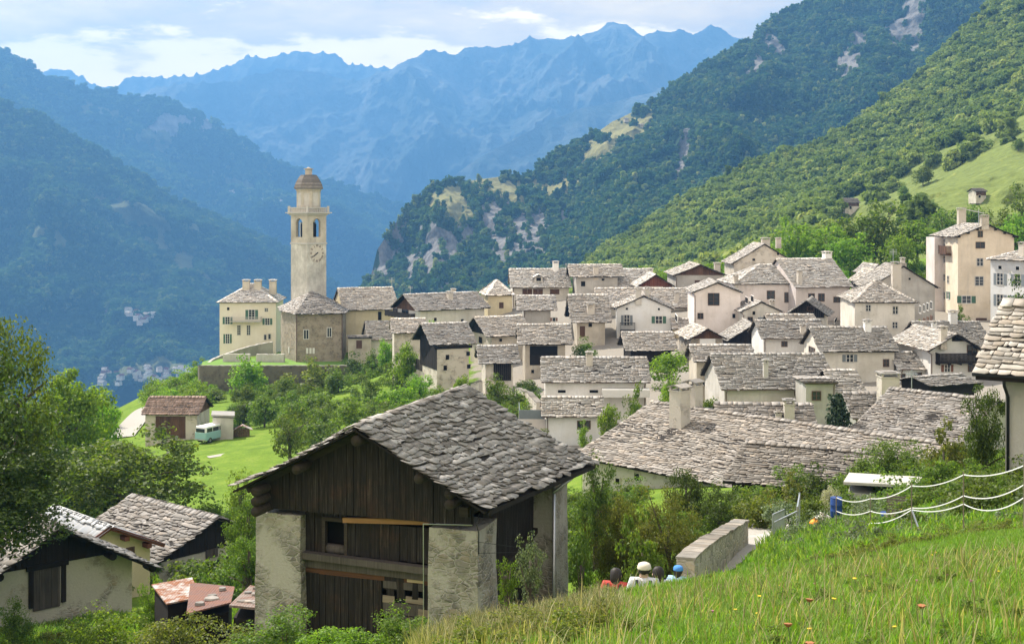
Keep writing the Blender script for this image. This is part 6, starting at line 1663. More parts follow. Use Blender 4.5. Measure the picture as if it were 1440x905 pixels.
def plant(name, label, px, ytop, w, D, key='mid', mat=None, lift=.28, cat='tree', group=None, ybot=None, sy=1.0, trunk=None, dz=0):
    """px: middle column, ytop: top row, w: width in pixels; lift: share of the height below the crown"""
    global plants_n; plants_n += 1
    g = ground_px(px, D); top = -(ytop - HY) / F * D; Hh = top - g.z
    rad = w / 2 / F * D; zb = g.z + lift * Hh if ybot is None else -(ybot - HY) / F * D
    rz = max(.25, (top - zb) / 2 * .92); me, cl = KIND[key][plants_n % len(KIND[key])]
    if key == 'fir': rad /= .66
    m2 = me if (me.materials and me.materials[0] == mat) else None
    if m2 is None:
        k_ = me.name + mat.name
        if k_ not in MESHMAT: c = me.copy(); c.materials.clear(); c.materials.append(mat); MESHMAT[k_] = c
        m2 = MESHMAT[k_]
    e = empty(name, (g.x, g.y, g.z)); tag(e, label, cat, group)
    c = bpy.data.objects.new('crown' if cat == 'tree' else 'foliage', m2); COL.objects.link(c); c.parent = e; c.scale = (rad * .93, rad * .93, rz); cz = (top + zb) / 2 - g.z; c.location = (0, 0, cz)
    ang = (plants_n * 2.4) % 6.28; c.rotation_euler = (0, 0, ang)
    m = MB(); tr = trunk or max(.04, min(.4, Hh * .028)); lean = .06 * rad * math.sin(ang)
    n = 6; pts = [(lean * t * t, lean * .5 * t, -.3 + (cz + .3 * rz + .3) * t) for t in np.linspace(0, 1, n)]
    m.tube(pts, [tr * (1.25 - .8 * t) for t in np.linspace(0, 1, n)], 7)
    ca, sa = math.cos(ang), math.sin(ang); rs = random.Random(plants_n)
    for i in range(0, len(cl), max(1, len(cl) // (9 if key != 'bush' else 6))):
        q = cl[i] * np.array([rad * .93, rad * .93, rz]); q = Vector((q[0] * ca - q[1] * sa, q[0] * sa + q[1] * ca, q[2] + cz)); t0 = rs.uniform(.45, .85)
        b0 = Vector(pts[0]).lerp(Vector(pts[-1]), t0)
        if q.z < b0.z: b0.z = max(0, q.z - .3 * rz)
        md_ = b0.lerp(q, .5) + Vector((0, 0, .06 * rad)); m.tube([b0, md_, q], [tr * .42, tr * .3, tr * .1], 5, caps=False)
    m.build('trunk' if cat == 'tree' else 'stems', bark, e, smooth=True)
    return e
MESHMAT = {}
T = plant
# -- left edge, near and dark
T('ash_tree', 'tall dark tree cut by the left edge above the farm huts', -70, 470, 300, 44, 'near', lf_dark, .15, ybot=830)
T('ash_tree', 'thin topped dark tree reaching highest at the left edge', -22, 405, 190, 47, 'near', lf_mid, .3, ybot=740)
T('ash_tree', 'drooping dark boughs over the roof of the limewashed hut', -40, 610, 300, 43, 'near', lf_dark, .3, ybot=800)
T('walnut_tree', 'broad dark walnut tree behind the slab roofed hut at lower left', 182, 610, 200, 82, 'big', lf_mid, .12, ybot=745)
T('walnut_tree', 'deep green tree filling the gap between left edge tree and walnut', 80, 625, 135, 86, 'big', lf_dark, .1, ybot=760)
T('maple_tree', 'glowing yellow green tree at left before the blue valley', 92, 520, 125, 112, 'big', lf_bright, .1, ybot=665)
T('maple_tree', 'smaller bright tree right below the glowing tree, near the gravel road', 140, 556, 52, 128, 'mid', lf_bright, .1)
T('maple_tree', 'bright green tree low at left, half behind the ash', 40, 560, 90, 100, 'mid', lf_mid, .1, ybot=700)
T('maple_tree', 'rounded sunlit tree left of the road bend', 135, 556, 36, 172, 'mid', lf_bright, .1)
T('bush', 'light green shrub beside the upper road, left of the church terrace', 215, 535, 40, 205, 'bush', lf_bright, -.05, 'bush')
T('bush', 'long sunlit shrub along the road just below the terrace corner', 248, 524, 52, 216, 'bush', lf_bright, -.05, 'bush')
T('bush', 'shadowed shrub between the road bend and the field barn roof', 150, 566, 34, 170, 'bush', lf_mid, -.05, 'bush')
T('bush', 'dark ivy bush growing over the brown board front of the field barn', 228, 596, 18, 146, 'bush', lf_dark, -.05, 'bush')
T('bush', 'small dark bush at the foot of the field barn beside the van', 284, 596, 15, 145.5, 'bush', lf_dark, -.05, 'bush')
T('fruit_tree', 'loose green tree right of the path on the bright meadow', 408, 572, 58, 118, 'loose', lf_mid, .15, ybot=650)
T('fruit_tree', 'airy young tree leaning over the meadow beside the barn eave', 338, 655, 40, 74, 'loose', lf_bright, .1, ybot=740)
T('elder_tree', 'leafy tree wedged between the left huts and the barn pier', 345, 700, 66, 50, 'fine', lf_mid, .1, ybot=800)
T('elder_tree', 'low yellow green bush tree under the barn eave at left', 352, 742, 70, 46, 'fine', lf_mid, .05, ybot=830)
# -- gardens below the church
GR = [(348, 503, 62, 203, 'bush', lf_bright, 'bright shrub growing up the mossy retaining wall'),
      (366, 533, 24, 200, 'bush', lf_bright, 'small pale tree standing before the retaining wall'),
      (432, 508, 66, 203, 'bush', lf_olive, 'wide olive green shrub in front of the church terrace'),
      (498, 500, 46, 206, 'bush', lf_dark, 'dark round shrub at the right end of the church terrace'),
      (543, 477, 28, 204, 'mid', lf_bright, 'bright little tree beside the churchyard annex'),
      (570, 481, 34, 172, 'mid', lf_bright, 'fresh green tree against the dark boarded barn gable'),
      (590, 528, 42, 156, 'mid', lf_bright, 'bright leafy tree below the stone corner of the tall barn'),
      (553, 508, 34, 175, 'bush', lf_mid, 'shrub under the fresh green tree by the barn gable'),
      (520, 530, 46, 168, 'bush', lf_mid, 'mid green shrub in the middle of the garden slope'),
      (560, 540, 60, 152, 'bush', lf_bright, 'wide sunlit shrub on the garden slope above the barn ridge'),
      (476, 520, 44, 186, 'bush', lf_mid, 'round shrub below the olive green one'),
      (448, 548, 56, 160, 'bush', lf_mid, 'thick shrub at the upper edge of the bright meadow'),
      (408, 556, 50, 152, 'bush', lf_mid, 'leafy shrub right of the wood pile'),
      (372, 552, 52, 156, 'bush', lf_mid, 'dense green shrub behind the wood pile'),
      (342, 562, 34, 160, 'bush', lf_dark, 'dark shrub behind the flat roofed shed'),
      (500, 562, 64, 140, 'bush', lf_bright, 'yellow green shrub left of the barn ridge'),
      (455, 580, 66, 128, 'bush', lf_mid, 'loose hedge shrub above the left slope of the barn roof'),
      (540, 570, 50, 132, 'bush', lf_mid, 'shrub showing just over the barn ridge at left'),
      (610, 556, 50, 138, 'bush', lf_mid, 'bush right beside the upper barn ridge'),
      (648, 522, 30, 146, 'bush', lf_bright, 'light bush in front of the tall barn stone wall'),
      (702, 531, 46, 140, 'bush', lf_mid, 'round deep green bush below the smallest barn'),
      (740, 528, 34, 146, 'bush', lf_dark, 'dark bush below the barn with the wide opening'),
      (741, 566, 20, 130, 'bush', lf_bright, 'creeper bush hanging beside the white terrace'),
      (300, 548, 44, 190, 'bush', lf_mid, 'shrub at the foot of the retaining wall corner'),
      (400, 526, 34, 196, 'bush', lf_mid, 'shrub between the pale tree and the olive shrub'),
      (524, 494, 26, 208, 'bush', lf_mid, 'small shrub on the lawn edge by the church annex'),
      (607, 437, 20, 188, 'bush', lf_bright, 'bright bush rising over the low roof beside the balcony house'),
      (668, 411, 34, 226, 'mid', lf_bright, 'distant bright tree between balcony house and yellow house'),
      (822, 479, 40, 166, 'bush', lf_mid, 'garden shrubs before the patched yellowish wall'),
      (941, 488, 62, 146, 'bush', lf_bright, 'round yellow green tree between the village barns'),
      (944, 528, 44, 126, 'bush', lf_bright, 'bright bush below the round tree'),
      (858, 556, 34, 118, 'bush', lf_bright, 'bright shrub rising at the right end of the lower white house'),
      (900, 548, 36, 110, 'bush', lf_mid, 'bush under the porch roof of the white house'),
      (820, 596, 22, 118, 'bush', lf_bright, 'thin bush against the lower white house'),
      (1000, 552, 34, 104, 'bush', lf_mid, 'garden bush with flowers left of the broadest roof'),
      (1290, 455, 26, 158, 'bush', lf_bright, 'sunny shrub right of the cream hipped house'),
      (1275, 485, 34, 148, 'bush', lf_bright, 'bright creeper patch above the small white house'),
      (1352, 433, 22, 178, 'bush', lf_mid, 'shrub on the terrace at the foot of the tower house'),
      (1428, 402, 40, 150, 'bush', lf_dark, 'dark bush on the roof line at the right edge'),
      (1345, 525, 66, 120, 'bush', lf_dark, 'dark bush between the chalet and the right edge roof')]
for x, y, w_, D, k_, m_, lab in GR:
    T('garden_tree' if k_ == 'mid' else 'bush', lab, x, y, w_, D, k_, m_, .1 if k_ == 'mid' else -.08, 'tree' if k_ == 'mid' else 'bush')
# -- trees behind the village
BT = [(1120, 308, 66, 262, lf_bright, 'bright round tree behind the rubble stone house'), (1080, 345, 50, 250, lf_bright, 'low pale tree behind the left of the stone gable'), (1165, 318, 60, 255, lf_bright, 'pale leafy tree behind the white palace ridge'),
      (1229, 286, 92, 258, lf_mid, 'largest tree behind the village with dark trunk showing'), (1195, 330, 60, 248, lf_bright, 'bright tree left of the largest tree'), (1290, 310, 70, 262, lf_bright, 'sunny tree between the largest tree and the tower house'),
      (1268, 332, 50, 240, lf_bright, 'bright low tree behind the grey gable wall'), (1412, 296, 56, 250, lf_mid, 'tree above the roof of the tower house'), (1446, 262, 60, 262, lf_mid, 'leafy tree at the right edge above the white house'), (1425, 300, 60, 240, lf_bright, 'bright tree between tower house and right edge'),
      (1325, 296, 50, 270, lf_mid, 'dark tree just left of the tower house aerial'), (1020, 362, 50, 250, lf_bright, 'pale tree over the brown boarded gable'), (975, 372, 44, 252, lf_mid, 'low tree behind the boarded gables'), (1372, 288, 46, 262, lf_mid, 'tree below the little white walled barn')]
for x, y, w_, D, m_, lab in BT: T('broadleaf_tree', lab, x, y, w_, D, 'mid', m_, .12)
for x, y, w_, D, lab in ((1270, 262, 14, 420, 'lone dark bush on the lower meadow by the field path'), (1298, 235, 26, 440, 'dark tree at the wood edge on the meadow'), (1380, 195, 14, 430, 'small bush high on the meadow near the right edge'), (1250, 285, 16, 400, 'small tree beside the little pale barn'), (1432, 196, 16, 420, 'dark bush on the meadow at the right edge')):
    hp = on_hill(x, y + w_)
    if hp:
        e = empty('meadow_tree', hp); tag(e, lab, 'tree'); me = KIND['mid'][0][0]; c = me.copy(); c.materials.clear(); c.materials.append(lf_mid); r_ = w_ / 2 / F * hp.y
        o = bpy.data.objects.new('crown', c); COL.objects.link(o); o.parent = e; o.scale = (r_, r_, r_ * 1.1); o.location = (0, 0, r_); m = MB(); m.tube([(0, 0, -1), (0, 0, r_)], .2, 6); m.build('trunk', bark, e)
# -- middle right gardens
MR = [(1178, 545, 52, 84, 'fir', lf_fir, 'dark fir tree between the annex and the steep slab roof', .05, 'fir_tree'),
      (838, 645, 66, 44, 'fine', lf_dark, 'dark slim tree just right of the barn eave', .05, 'tree'), (966, 648, 64, 50, 'fine', lf_dark, 'pointed dark tree before the huge wavy roof', .05, 'tree'),
      (875, 686, 92, 36, 'near', lf_olive, 'yellowing green shrub tree left of the footpath wall', .03, 'tree'), (940, 690, 98, 35, 'near', lf_olive, 'round olive shrub tree touching the footpath wall', .03, 'tree'),
      (818, 738, 34, 33, 'loose', lf_mid, 'tall leafy shoots beside the barn downpipe', .0, 'shrub'), (1010, 680, 70, 48, 'fine', lf_dark, 'dark shrub behind the top of the footpath wall', .0, 'shrub'),
      (1062, 690, 70, 47, 'bush', lf_olive, 'reddish green shrub above the metal gate', -.05, 'shrub'), (1106, 668, 60, 52, 'bush', lf_olive, 'olive shrub beneath the overlapping slab roof', -.05, 'shrub'), (1150, 660, 66, 50, 'bush', lf_dark, 'dark yew like shrub left of the pale garden shed', -.05, 'shrub'),
      (1100, 700, 56, 45, 'bush', lf_grey, 'grey green shrub behind the metal gate', -.05, 'shrub'), (1166, 678, 38, 43, 'fine', lf_white, 'cream blossoming shrub beside the blue barrel', -.05, 'shrub'),
      (1262, 616, 90, 60, 'fine', lf_mid, 'large fresh green willow like bush behind the garden shed', -.05, 'bush'), (1328, 600, 60, 50, 'bush', lf_olive, 'olive bush left of the tall dark tree', -.05, 'bush'),
      (1384, 530, 62, 43, 'fine', lf_dark, 'tall dark tree against the plastered house corner', .1, 'tree'), (1325, 648, 50, 46, 'bush', lf_mid, 'low green bush right of the garden shed', -.05, 'bush'), (1375, 650, 60, 41, 'bush', lf_mid, 'bush below the tall dark tree', -.05, 'bush'), (1300, 690, 60, 38, 'bush', lf_dark, 'dark low shrub behind the taped fence', -.05, 'bush'),
      (1410, 675, 70, 36, 'bush', lf_dark, 'dark low hedge shrub under the downpipe', -.05, 'bush'), (1215, 640, 50, 58, 'bush', lf_mid, 'shrub left of the willow like bush', -.05, 'bush'), (1140, 695, 50, 42, 'bush', lf_mid, 'green shrub between gate and blossoming shrub', -.05, 'bush'), (1120, 650, 44, 60, 'loose', lf_mid, 'thin shoots rising before the overlapping slab roof', 0, 'shrub'),
      (1230, 690, 56, 42, 'bush', lf_grey, 'pale shrub growing over the foot of the garden shed', -.05, 'bush'), (905, 725, 60, 33, 'bush', lf_mid, 'low shrub at the feet of the two olive shrub trees', -.05, 'shrub'), (782, 700, 50, 52, 'bush', lf_mid, 'green shrub seen between barn and whitewashed wall', -.05, 'shrub')]
for x, y, w_, D, k_, m_, lab, li, nm in MR: T(nm if nm not in ('tree', 'shrub') else 'garden_' + nm, lab, x, y, w_, D, k_, m_, li, 'tree' if 'tree' in nm else 'bush')
# -- brambles in front of the barn
NR = [(395, 860, 150, 24, lf_mid, 'bramble thicket in front of the rusty sheds'), (480, 872, 130, 21, lf_bright, 'sunlit bramble under the barn boards'), (560, 858, 110, 21, lf_mid, 'bramble with long shoots before the loose planks'), (330, 885, 130, 27, lf_olive, 'weedy thicket at the bottom left of the brambles'),
      (245, 852, 130, 36, lf_olive, 'brownish weeds below the rusty sheds'), (160, 855, 120, 38, lf_bright, 'bright nettles before the limewashed hut'), (215, 815, 50, 44, lf_bright, 'climbing creeper beside the orange rusty roof'), (600, 895, 90, 16, lf_mid, 'low bramble at the bottom beside the meadow'), (120, 872, 70, 40, lf_mid, 'nettle clump at the corner of the lawn'),
      (20, 845, 60, 44, lf_mid, 'dark nettles by the hut wall at the left edge')]
for x, y, w_, D, m_, lab in NR: T('bramble', lab, x, y, w_, D, 'fine', m_, -.05, 'bramble', ybot=None if D > 30 else 960)
tall = KIND['loose']
T('mullein_stalks', 'tall flowering weed stalks on the bank beside the barn pier', 745, 752, 46, 16, 'loose', lf_grey, .0, 'weed', ybot=850)
T('mullein_stalks', 'second clump of grey green weeds, right of the barn side wall', 712, 780, 34, 15, 'loose', lf_mid, .0, 'weed', ybot=860)

# ------------------------------------------------------------------ masses nobody could count
PATHPTS = np.array([((px - CX) / F * D, D) for px, D in [(800, 20), (870, 21.5), (920, 24), (965, 28), (1005, 33), (1045, 38.5), (1075, 43), (1100, 50), (1130, 60)]])
def off_path(X, Y, w=1.5):
    ok = np.ones(len(X), bool)
    for a, b_ in zip(PATHPTS[:-1], PATHPTS[1:]):
        d = b_ - a; t = np.clip(((X - a[0]) * d[0] + (Y - a[1]) * d[1]) / (d @ d), 0, 1); ok &= np.hypot(X - a[0] - t * d[0], Y - a[1] - t * d[1]) > w
    return ok
def zone(name, label, poly, n, size, mat, seed, cat='undergrowth', protos=None):
    rs = np.random.default_rng(seed); pts = []; sc = []
    for (x0, x1, D0, D1, k) in poly:
        m_ = int(n * k); D = np.sqrt(rs.uniform(D0 ** 2, D1 ** 2, m_)); px = rs.uniform(x0, x1, m_); X = (px - CX) / F * D
        kp = off_path(X, D); X, D = X[kp], D[kp]; z = ground_np(X, D); s_ = rs.uniform(size * .6, size * 1.3, len(X)); pts.append(np.stack([X, D, z + s_ * .25], -1)); sc.append(s_)
    o = forest(name, np.concatenate(pts), np.concatenate(sc), mat, protos or [k_[0].copy() for k_ in KIND['bush']], label); o['category'] = cat; return o
zone('undergrowth', 'green undergrowth of the garden slope below the church', [(400, 640, 122, 160, .28), (330, 620, 158, 203, .22), (600, 760, 112, 150, .2)], 260, 1.35, lf_mid, 31)
zone('undergrowth', 'sunlit scrub of the terraces left of the village', [(215, 300, 185, 232, .5), (-200, 150, 90, 190, 1.6)], 130, 1.7, lf_bright, 32)
zone('undergrowth', 'mixed scrub between the footpath and the large slab roofs', [(790, 1060, 44, 58, .3), (770, 900, 60, 74, .25), (1040, 1440, 44, 64, 1.2)], 210, .72, lf_mid, 33)
zone('undergrowth', 'weeds and vegetables of the fenced garden', [(1110, 1800, 29.5, 42, 1.0)], 340, .36, lf_grey, 34)
zone('undergrowth', 'tall weeds along the upper edge of the meadow by the taped fence', [(1130, 1850, 25, 29.5, 1.0)], 420, .22, lf_olive, 40)
zone('undergrowth', 'green bushes behind the taped fence up to the plastered house', [(1240, 1850, 31, 38, 1.0)], 130, .55, lf_mid, 41)
zone('undergrowth', 'weeds on the bank around the rusty sheds', [(60, 420, 30, 46, 1.0)], 200, .45, lf_olive, 35)
zone('undergrowth', 'dark scrub around the lower left huts', [(-100, 420, 56, 90, 1.0)], 110, 1.3, lf_mid, 36)
zone('treeline', 'pale green trees that close the village against the slope', [(880, 1460, 234, 254, 1.0)], 90, 2.5, lf_bright, 37, 'trees')

# ------------------------------------------------------------------ grass
def tuft(seed, n, h, spread, wid):
    rs = np.random.default_rng(seed); V = []; Q = []
    for i in range(n):
        x, y = rs.normal(0, spread, 2); a = rs.uniform(0, 6.28); l = h * rs.uniform(.5, 1.2); b = rs.uniform(.1, .75) * l; w = wid * rs.uniform(.6, 1.3); dx, dy = math.cos(a), math.sin(a)
        k = len(V); pts = [(0, 0), (b * .25, l * .5), (b * .65, l * .85), (b, l)]; ww = (w, w * .9, w * .55, w * .1)
        for (u, z), q in zip(pts, ww): V += [(x + dx * u - dy * q, y + dy * u + dx * q, z), (x + dx * u + dy * q, y + dy * u - dx * q, z)]
        for s_ in range(3): Q.append((k + 2 * s_, k + 2 * s_ + 1, k + 2 * s_ + 3, k + 2 * s_ + 2))
    return mesh_np('grass_tuft', V, Q)
gm = leafmat('meadow_grass', (0.09, 0.185, 0.015), (0.155, 0.285, 0.025), .5, (0.26, 0.34, 0.06))
gd = leafmat('dry_grass', (0.11, 0.13, 0.035), (0.20, 0.19, 0.07), .45, (0.42, 0.36, 0.20))
def grass(name, label, n, reg, sc, mat, seed, th, wid=.0035, nb=26):
    rs = np.random.default_rng(seed); X = []; Y = []
    x0, x1, D0, D1, pw = reg; D = D0 + (D1 - D0) * rs.random(n) ** pw; px = rs.uniform(x0, x1, n); X = (px - CX) / F * D
    keep = off_path(X, D, 1.05); X, D = X[keep], D[keep]; z = ground_np(X, D) + .0
    z = z + 0.05 * fbm(X * 0.7, D * 0.7, 0, 3) + 0.25 * fbm(X * 0.08, D * 0.08, 2, 3) * np.clip(D / 60, 0, 1)
    s_ = rs.uniform(sc[0], sc[1], len(X)) * (1 + .4 * fbm(X * .9, D * .9, 3, 2)) * (.75 + .5 * np.clip(D / 20, 0, 1))
    o = forest(name, np.stack([X, D, z - .01], -1), s_, mat, [tuft(seed * 10 + k, nb, th, .07, wid) for k in range(5)], label); o['category'] = 'grass'
grass('meadow_grass', 'bright green meadow grass that fills the lower right', 68000, (630, 1850, 3.2, 25.5, .85), (.65, 1.2), gm, 51, .08, .0036)
grass('meadow_grass', 'taller dry tinged grass on the bank beside the barn', 5000, (600, 860, 8, 17, .8), (.6, 1.3), gd, 52, .17, .003, 20)
grass('meadow_grass', 'straw coloured stalks scattered over the lower meadow', 2300, (600, 1500, 4, 14, .8), (.7, 1.5), gd, 53, .17, .0025, 4)
grass('garden_grass', 'rough grass of the fenced garden and path edge', 7000, (820, 1500, 27, 42, .9), (1.0, 1.6), gm, 54, .16, .010)
grass('yard_grass', 'short lawn before the limewashed hut', 6000, (-80, 460, 30, 52, .9), (1.0, 1.6), gm, 55, .20, .012)

zone('meadow_weeds', 'broad leaved weeds low in the meadow grass', [(600, 1500, 4.5, 20, 1.0)], 520, .075, lf_mid, 38, 'weeds')
zone('meadow_weeds', 'drying brownish weeds on the bank beside the barn', [(600, 860, 7, 16, 1.0)], 170, .13, lf_olive, 39, 'weeds')
# ------------------------------------------------------------------ flowers one can tell apart
def flower(kind, stem_h, parts):
    m = MB(); m.tube([(0, 0, -.05), (.01, 0, stem_h * .5), (.025, .01, stem_h)], .004, 5)
    e = empty(kind, (0, 0, 0)); m.build('stem', plain('stem_green', (0.10, 0.15, 0.04), .7), e)
    for nm, (rad, th, col, dz) in parts.items():
        m = MB(); n = 12; ring = [(.025 + rad * (1 if j % 2 else .7) * math.cos(j * 2 * math.pi / n), .01 + rad * (1 if j % 2 else .7) * math.sin(j * 2 * math.pi / n)) for j in range(n)]
        m.prism([(.025 + (x - .025) * .35, .01 + (y - .01) * .35) for x, y in ring], stem_h + dz - th, stem_h + dz, ring); m.build(nm, col, e)
    return e
ylw = plain('yellow_petals', (0.75, 0.50, 0.02), .6, .1); rust_f = plain('rusty_umbel', (0.30, 0.12, 0.04), .8, .3); pinkf = plain('pink_clover', (0.42, 0.16, 0.22), .8, .2)
def copies(proto, n, reg, seed, lab, cat, grp, sc=(.7, 1.3)):
    rs = np.random.default_rng(seed); kids = list(proto.children); first = True
    for i in range(n):
        D = reg[2] + (reg[3] - reg[2]) * rs.random() ** .9; px = rs.uniform(reg[0], reg[1]); g = ground_px(px, D)
        if first: r_ = proto; first = False
        else:
            r_ = proto.copy(); COL.objects.link(r_)
            for k in kids: c = k.copy(); COL.objects.link(c); c.parent = r_
        r_.location = g + Vector((0, 0, .05 * 0)); s_ = rs.uniform(*sc) * (.85 + .015 * D); r_.scale = (s_,) * 3; r_.rotation_euler = (rs.uniform(-.15, .15), rs.uniform(-.15, .15), rs.uniform(0, 6.28)); tag(r_, lab, cat, grp)
copies(flower('yellow_flower', .12, {'petals': (.020, .010, ylw, .004)}), 64, (760, 1470, 6, 26), 61, 'small yellow flower on a thin stem in the green meadow', 'flower', 'yellow flowers scattered in the meadow', (.45, .95))
copies(flower('clover_flower', .12, {'flower_head': (.014, .024, pinkf, .006)}), 14, (820, 1440, 5, 12), 62, 'small dusky pink clover head in the green meadow', 'flower', 'pink clover heads in the meadow', (.5, .9))
copies(flower('dry_umbel', .22, {'umbel': (.030, .02, rust_f, .004)}), 4, (1040, 1300, 5.0, 7.5), 63, 'rust brown dry flower umbel standing up in the meadow', 'flower', 'dry umbels in the meadow', (.8, 1.0))
# ================================================================== fence, gate, garden things
tape = plain('white_tape', (0.82, 0.82, 0.80), .5, .04); galv = plain('galvanised', (0.42, 0.44, 0.45), .4, .1, metal=.6); postw = wood('post_wood', (0.14, 0.12, 0.08), (0.28, 0.24, 0.16))
def tape_fence():
    posts = [(1176, 34, (699, 718, 745)), (1224, 32, (700.5, 718, 735)), (1282, 29.5, (682.5, 713.5, 716)), (1355, 27.5, (667, 696.5, 708)), (1440, 25, (654, 681, 699)), (1560, 23, (640, 664, 684))]
    b0 = P(1176, 745, 34); e = empty('tape_fence', (b0.x, b0.y, gz(b0.x, b0.y))); tag(e, 'pasture fence of thin posts and three sagging white tapes on the meadow', 'fence'); o0 = e.location
    for x, D, ys in posts:
        p = P(x, ys[0] - 4, D); g = gz(p.x, p.y); m = MB(); m.tube([(p.x - o0.x, p.y - o0.y, g - .2 - o0.z), (p.x - o0.x, p.y - o0.y, p.z - o0.z)], .014, 6); m.build('post', postw, e)
    for k in range(3):
        m = MB(); W = [P(x, ys[k], D) - Vector(o0) for x, D, ys in posts]
        for a, b_ in zip(W[:-1], W[1:]):
            n = 12; pr = None; sag = .10 + .05 * k * ((int(a.x) % 2))
            for i in range(n + 1):
                t = i / n; q = a.lerp(b_, t) - Vector((0, 0, sag * 4 * t * (1 - t)))
                if pr is not None: m.bar(pr, q, .004, .021)
                pr = q
        m.build('tape', tape, e)
    m = MB(); a = P(1282, 716, 29.5) - o0; b_ = P(1300, 742, 29); g = gz(b_.x, b_.y); m.bar(a, Vector((b_.x - o0.x, b_.y - o0.y, g - o0.z)), .03); m.build('brace', galv, e)
tape_fence()
def gate():
    a = P(1087, 772, 37); b_ = P(1103, 745, 40.5); g = gz(a.x, a.y); e = empty('metal_gate', (a.x, a.y, g)); tag(e, 'galvanised mesh gate standing open across the garden steps', 'gate'); o = Vector((a.x, a.y, g)); top = -(735 - HY) / F * 37 - g
    p0 = Vector((0, 0, 0)); p1 = Vector((b_.x - a.x, b_.y - a.y, gz(b_.x, b_.y) - g)); m = MB(); h = max(1.0, min(1.5, top))
    for p in (p0, p1): m.bar(p + Vector((0, 0, -.2)), p + Vector((0, 0, h)), .05)
    m.bar(p0 + Vector((0, 0, h)), p1 + Vector((0, 0, h)), .045); m.bar(p0 + Vector((0, 0, .1)), p1 + Vector((0, 0, .1)), .045); m.build('gate_frame', galv, e)
    m = MB()
    for i in range(1, 24): q = p0.lerp(p1, i / 24); m.bar(q + Vector((0, 0, .12)), q + Vector((0, 0, h - .02)), .012)
    m.build('bars', galv, e)
    c = P(1121, 765, 38); q1 = Vector((c.x - a.x, c.y - a.y, gz(c.x, c.y) - g)); m = MB()
    for p in (q1, q1 + Vector((.35, 1.2, .15))): m.bar(p + Vector((0, 0, -.2)), p + Vector((0, 0, 1.0)), .045)
    m.bar(p0 + Vector((0, 0, .75)), q1 + Vector((0, 0, .85)), .04); m.bar(q1 + Vector((0, 0, .95)), q1 + Vector((.35, 1.2, 1.1)), .04)
    m.build('handrail', galv, e)
    e2 = empty('garden_steps', (a.x, a.y, g)); tag(e2, 'short flight of pale steps beside the galvanised gate', 'steps'); m = MB()
    for i in range(4): m.box(.1 + i * .3, 1.5 + i * .2, -.5 + .3 * i, -.18 + .3 * i, -.8, .05 + .12 * i)
    m.build('treads', p_grey, e2)
gate()
def drop(name, label, cat, px, D, rz=0):
    g = ground_px(px, D); e = empty(name, g, rz); tag(e, label, cat); return e
def barrel(px, D, label, h, r_, name='plastic_barrel', cat='barrel', yb=None):
    e = drop(name, label, cat, px, D); blue = plain('blue_plastic', (0.02, 0.06, 0.22), .5, .1)
    m = MB(); prof = [(0, .9), (.08, 1), (.30, .97), (.33, 1.03), (.37, .97), (.62, .97), (.65, 1.03), (.69, .97), (.95, 1), (1, .93)]
    m.tube([(0, 0, h * z) for z, k in prof], [r_ * k for z, k in prof], 18); m.build('drum', blue, e, smooth=True)
    m = MB(); m.tube([(0, 0, h * .985), (0, 0, h * 1.02)], r_ * .98, 18); m.build('lid', plain('blue_lid', (0.02, 0.05, 0.18), .5, .1), e); return e
e = barrel(1176, 38, 'blue plastic rain barrel beside the cream blossoming shrub', .6, .18); e.location.z = -(727 - HY) / F * 38
e = barrel(1246, 33.5, 'small blue bucket beside the slatted chair in the fenced garden', .34, .16, 'plastic_bucket', 'bucket'); e.location.z = -(738 - HY) / F * 33.5
def sack(name, label, px, py, D, size, mat, seed):
    p = P(px, py, D); e = empty(name, p, .4); tag(e, label, 'sack'); rs = np.random.default_rng(seed); V = []; n, mm = 16, 9
    for i in range(mm):
        t = i / (mm - 1); rr = math.sin(math.pi * min(.97, .08 + t * .9)) ** .6
        for j in range(n): a = 2 * math.pi * j / n; k = 1 + .12 * math.sin(3 * a + seed) + .06 * rs.normal(); V.append((size[0] * rr * k * math.cos(a), size[1] * rr * k * math.sin(a), size[2] * t))
    Q = [(i * n + j, i * n + (j + 1) % n, (i + 1) * n + (j + 1) % n, (i + 1) * n + j) for i in range(mm - 1) for j in range(n)]
    me = bpy.data.meshes.new('sack_body'); me.from_pydata(V, [], Q + [tuple(range(n))[::-1], tuple(range(n * (mm - 1), n * mm))]); me.polygons.foreach_set('use_smooth', [True] * len(me.polygons)); link('sack_body', me, mat, e)
    m = MB(); m.tube([(0, 0, size[2] * .95), (.02, 0, size[2] * 1.12)], [size[0] * .25, size[0] * .4], 9); m.build('tied_neck', mat, e, smooth=True)
sack('garden_sack', 'white garden sack left of the blue barrel', 1157, 738, 37.5, (.30, .2, .33), plain('white_cloth', (0.72, 0.66, 0.62), .8, .1), 1)
sack('garden_sack', 'small orange garden sack left of the white sack', 1146, 740, 37, (.17, .14, .22), plain('orange_cloth', (0.80, 0.30, 0.03), .7, .1), 2)
def chair():
    p = P(1258, 747, 32.5); g = gz(p.x, p.y); e = empty('slatted_chair', (p.x, p.y, p.z), R(-25)); tag(e, 'grey slatted garden chair behind the taped fence', 'chair'); grey = wood('chair_wood', (0.13, 0.10, 0.08), (0.25, 0.21, 0.18), axis=0)
    m = MB()
    for i in range(7): m.box(-.22, .22, .2 - .02 * 0 + i * .02, .22 + i * .02, .42 + i * .065, .465 + i * .065)
    m.build('backrest', grey, e); m = MB()
    for i in range(5): m.box(-.22, .22, -.22 + i * .085, -.16 + i * .085, .40, .42)
    m.build('seat', grey, e)
    for x in (-.23, .23):
        for y0, y1, zt in ((-.2, -.24, .42), (.15, .36, .9)): m = MB(); m.bar((x, y0 + .05, -.05), (x, y1, zt), .03); m.build('leg', grey, e)
chair()
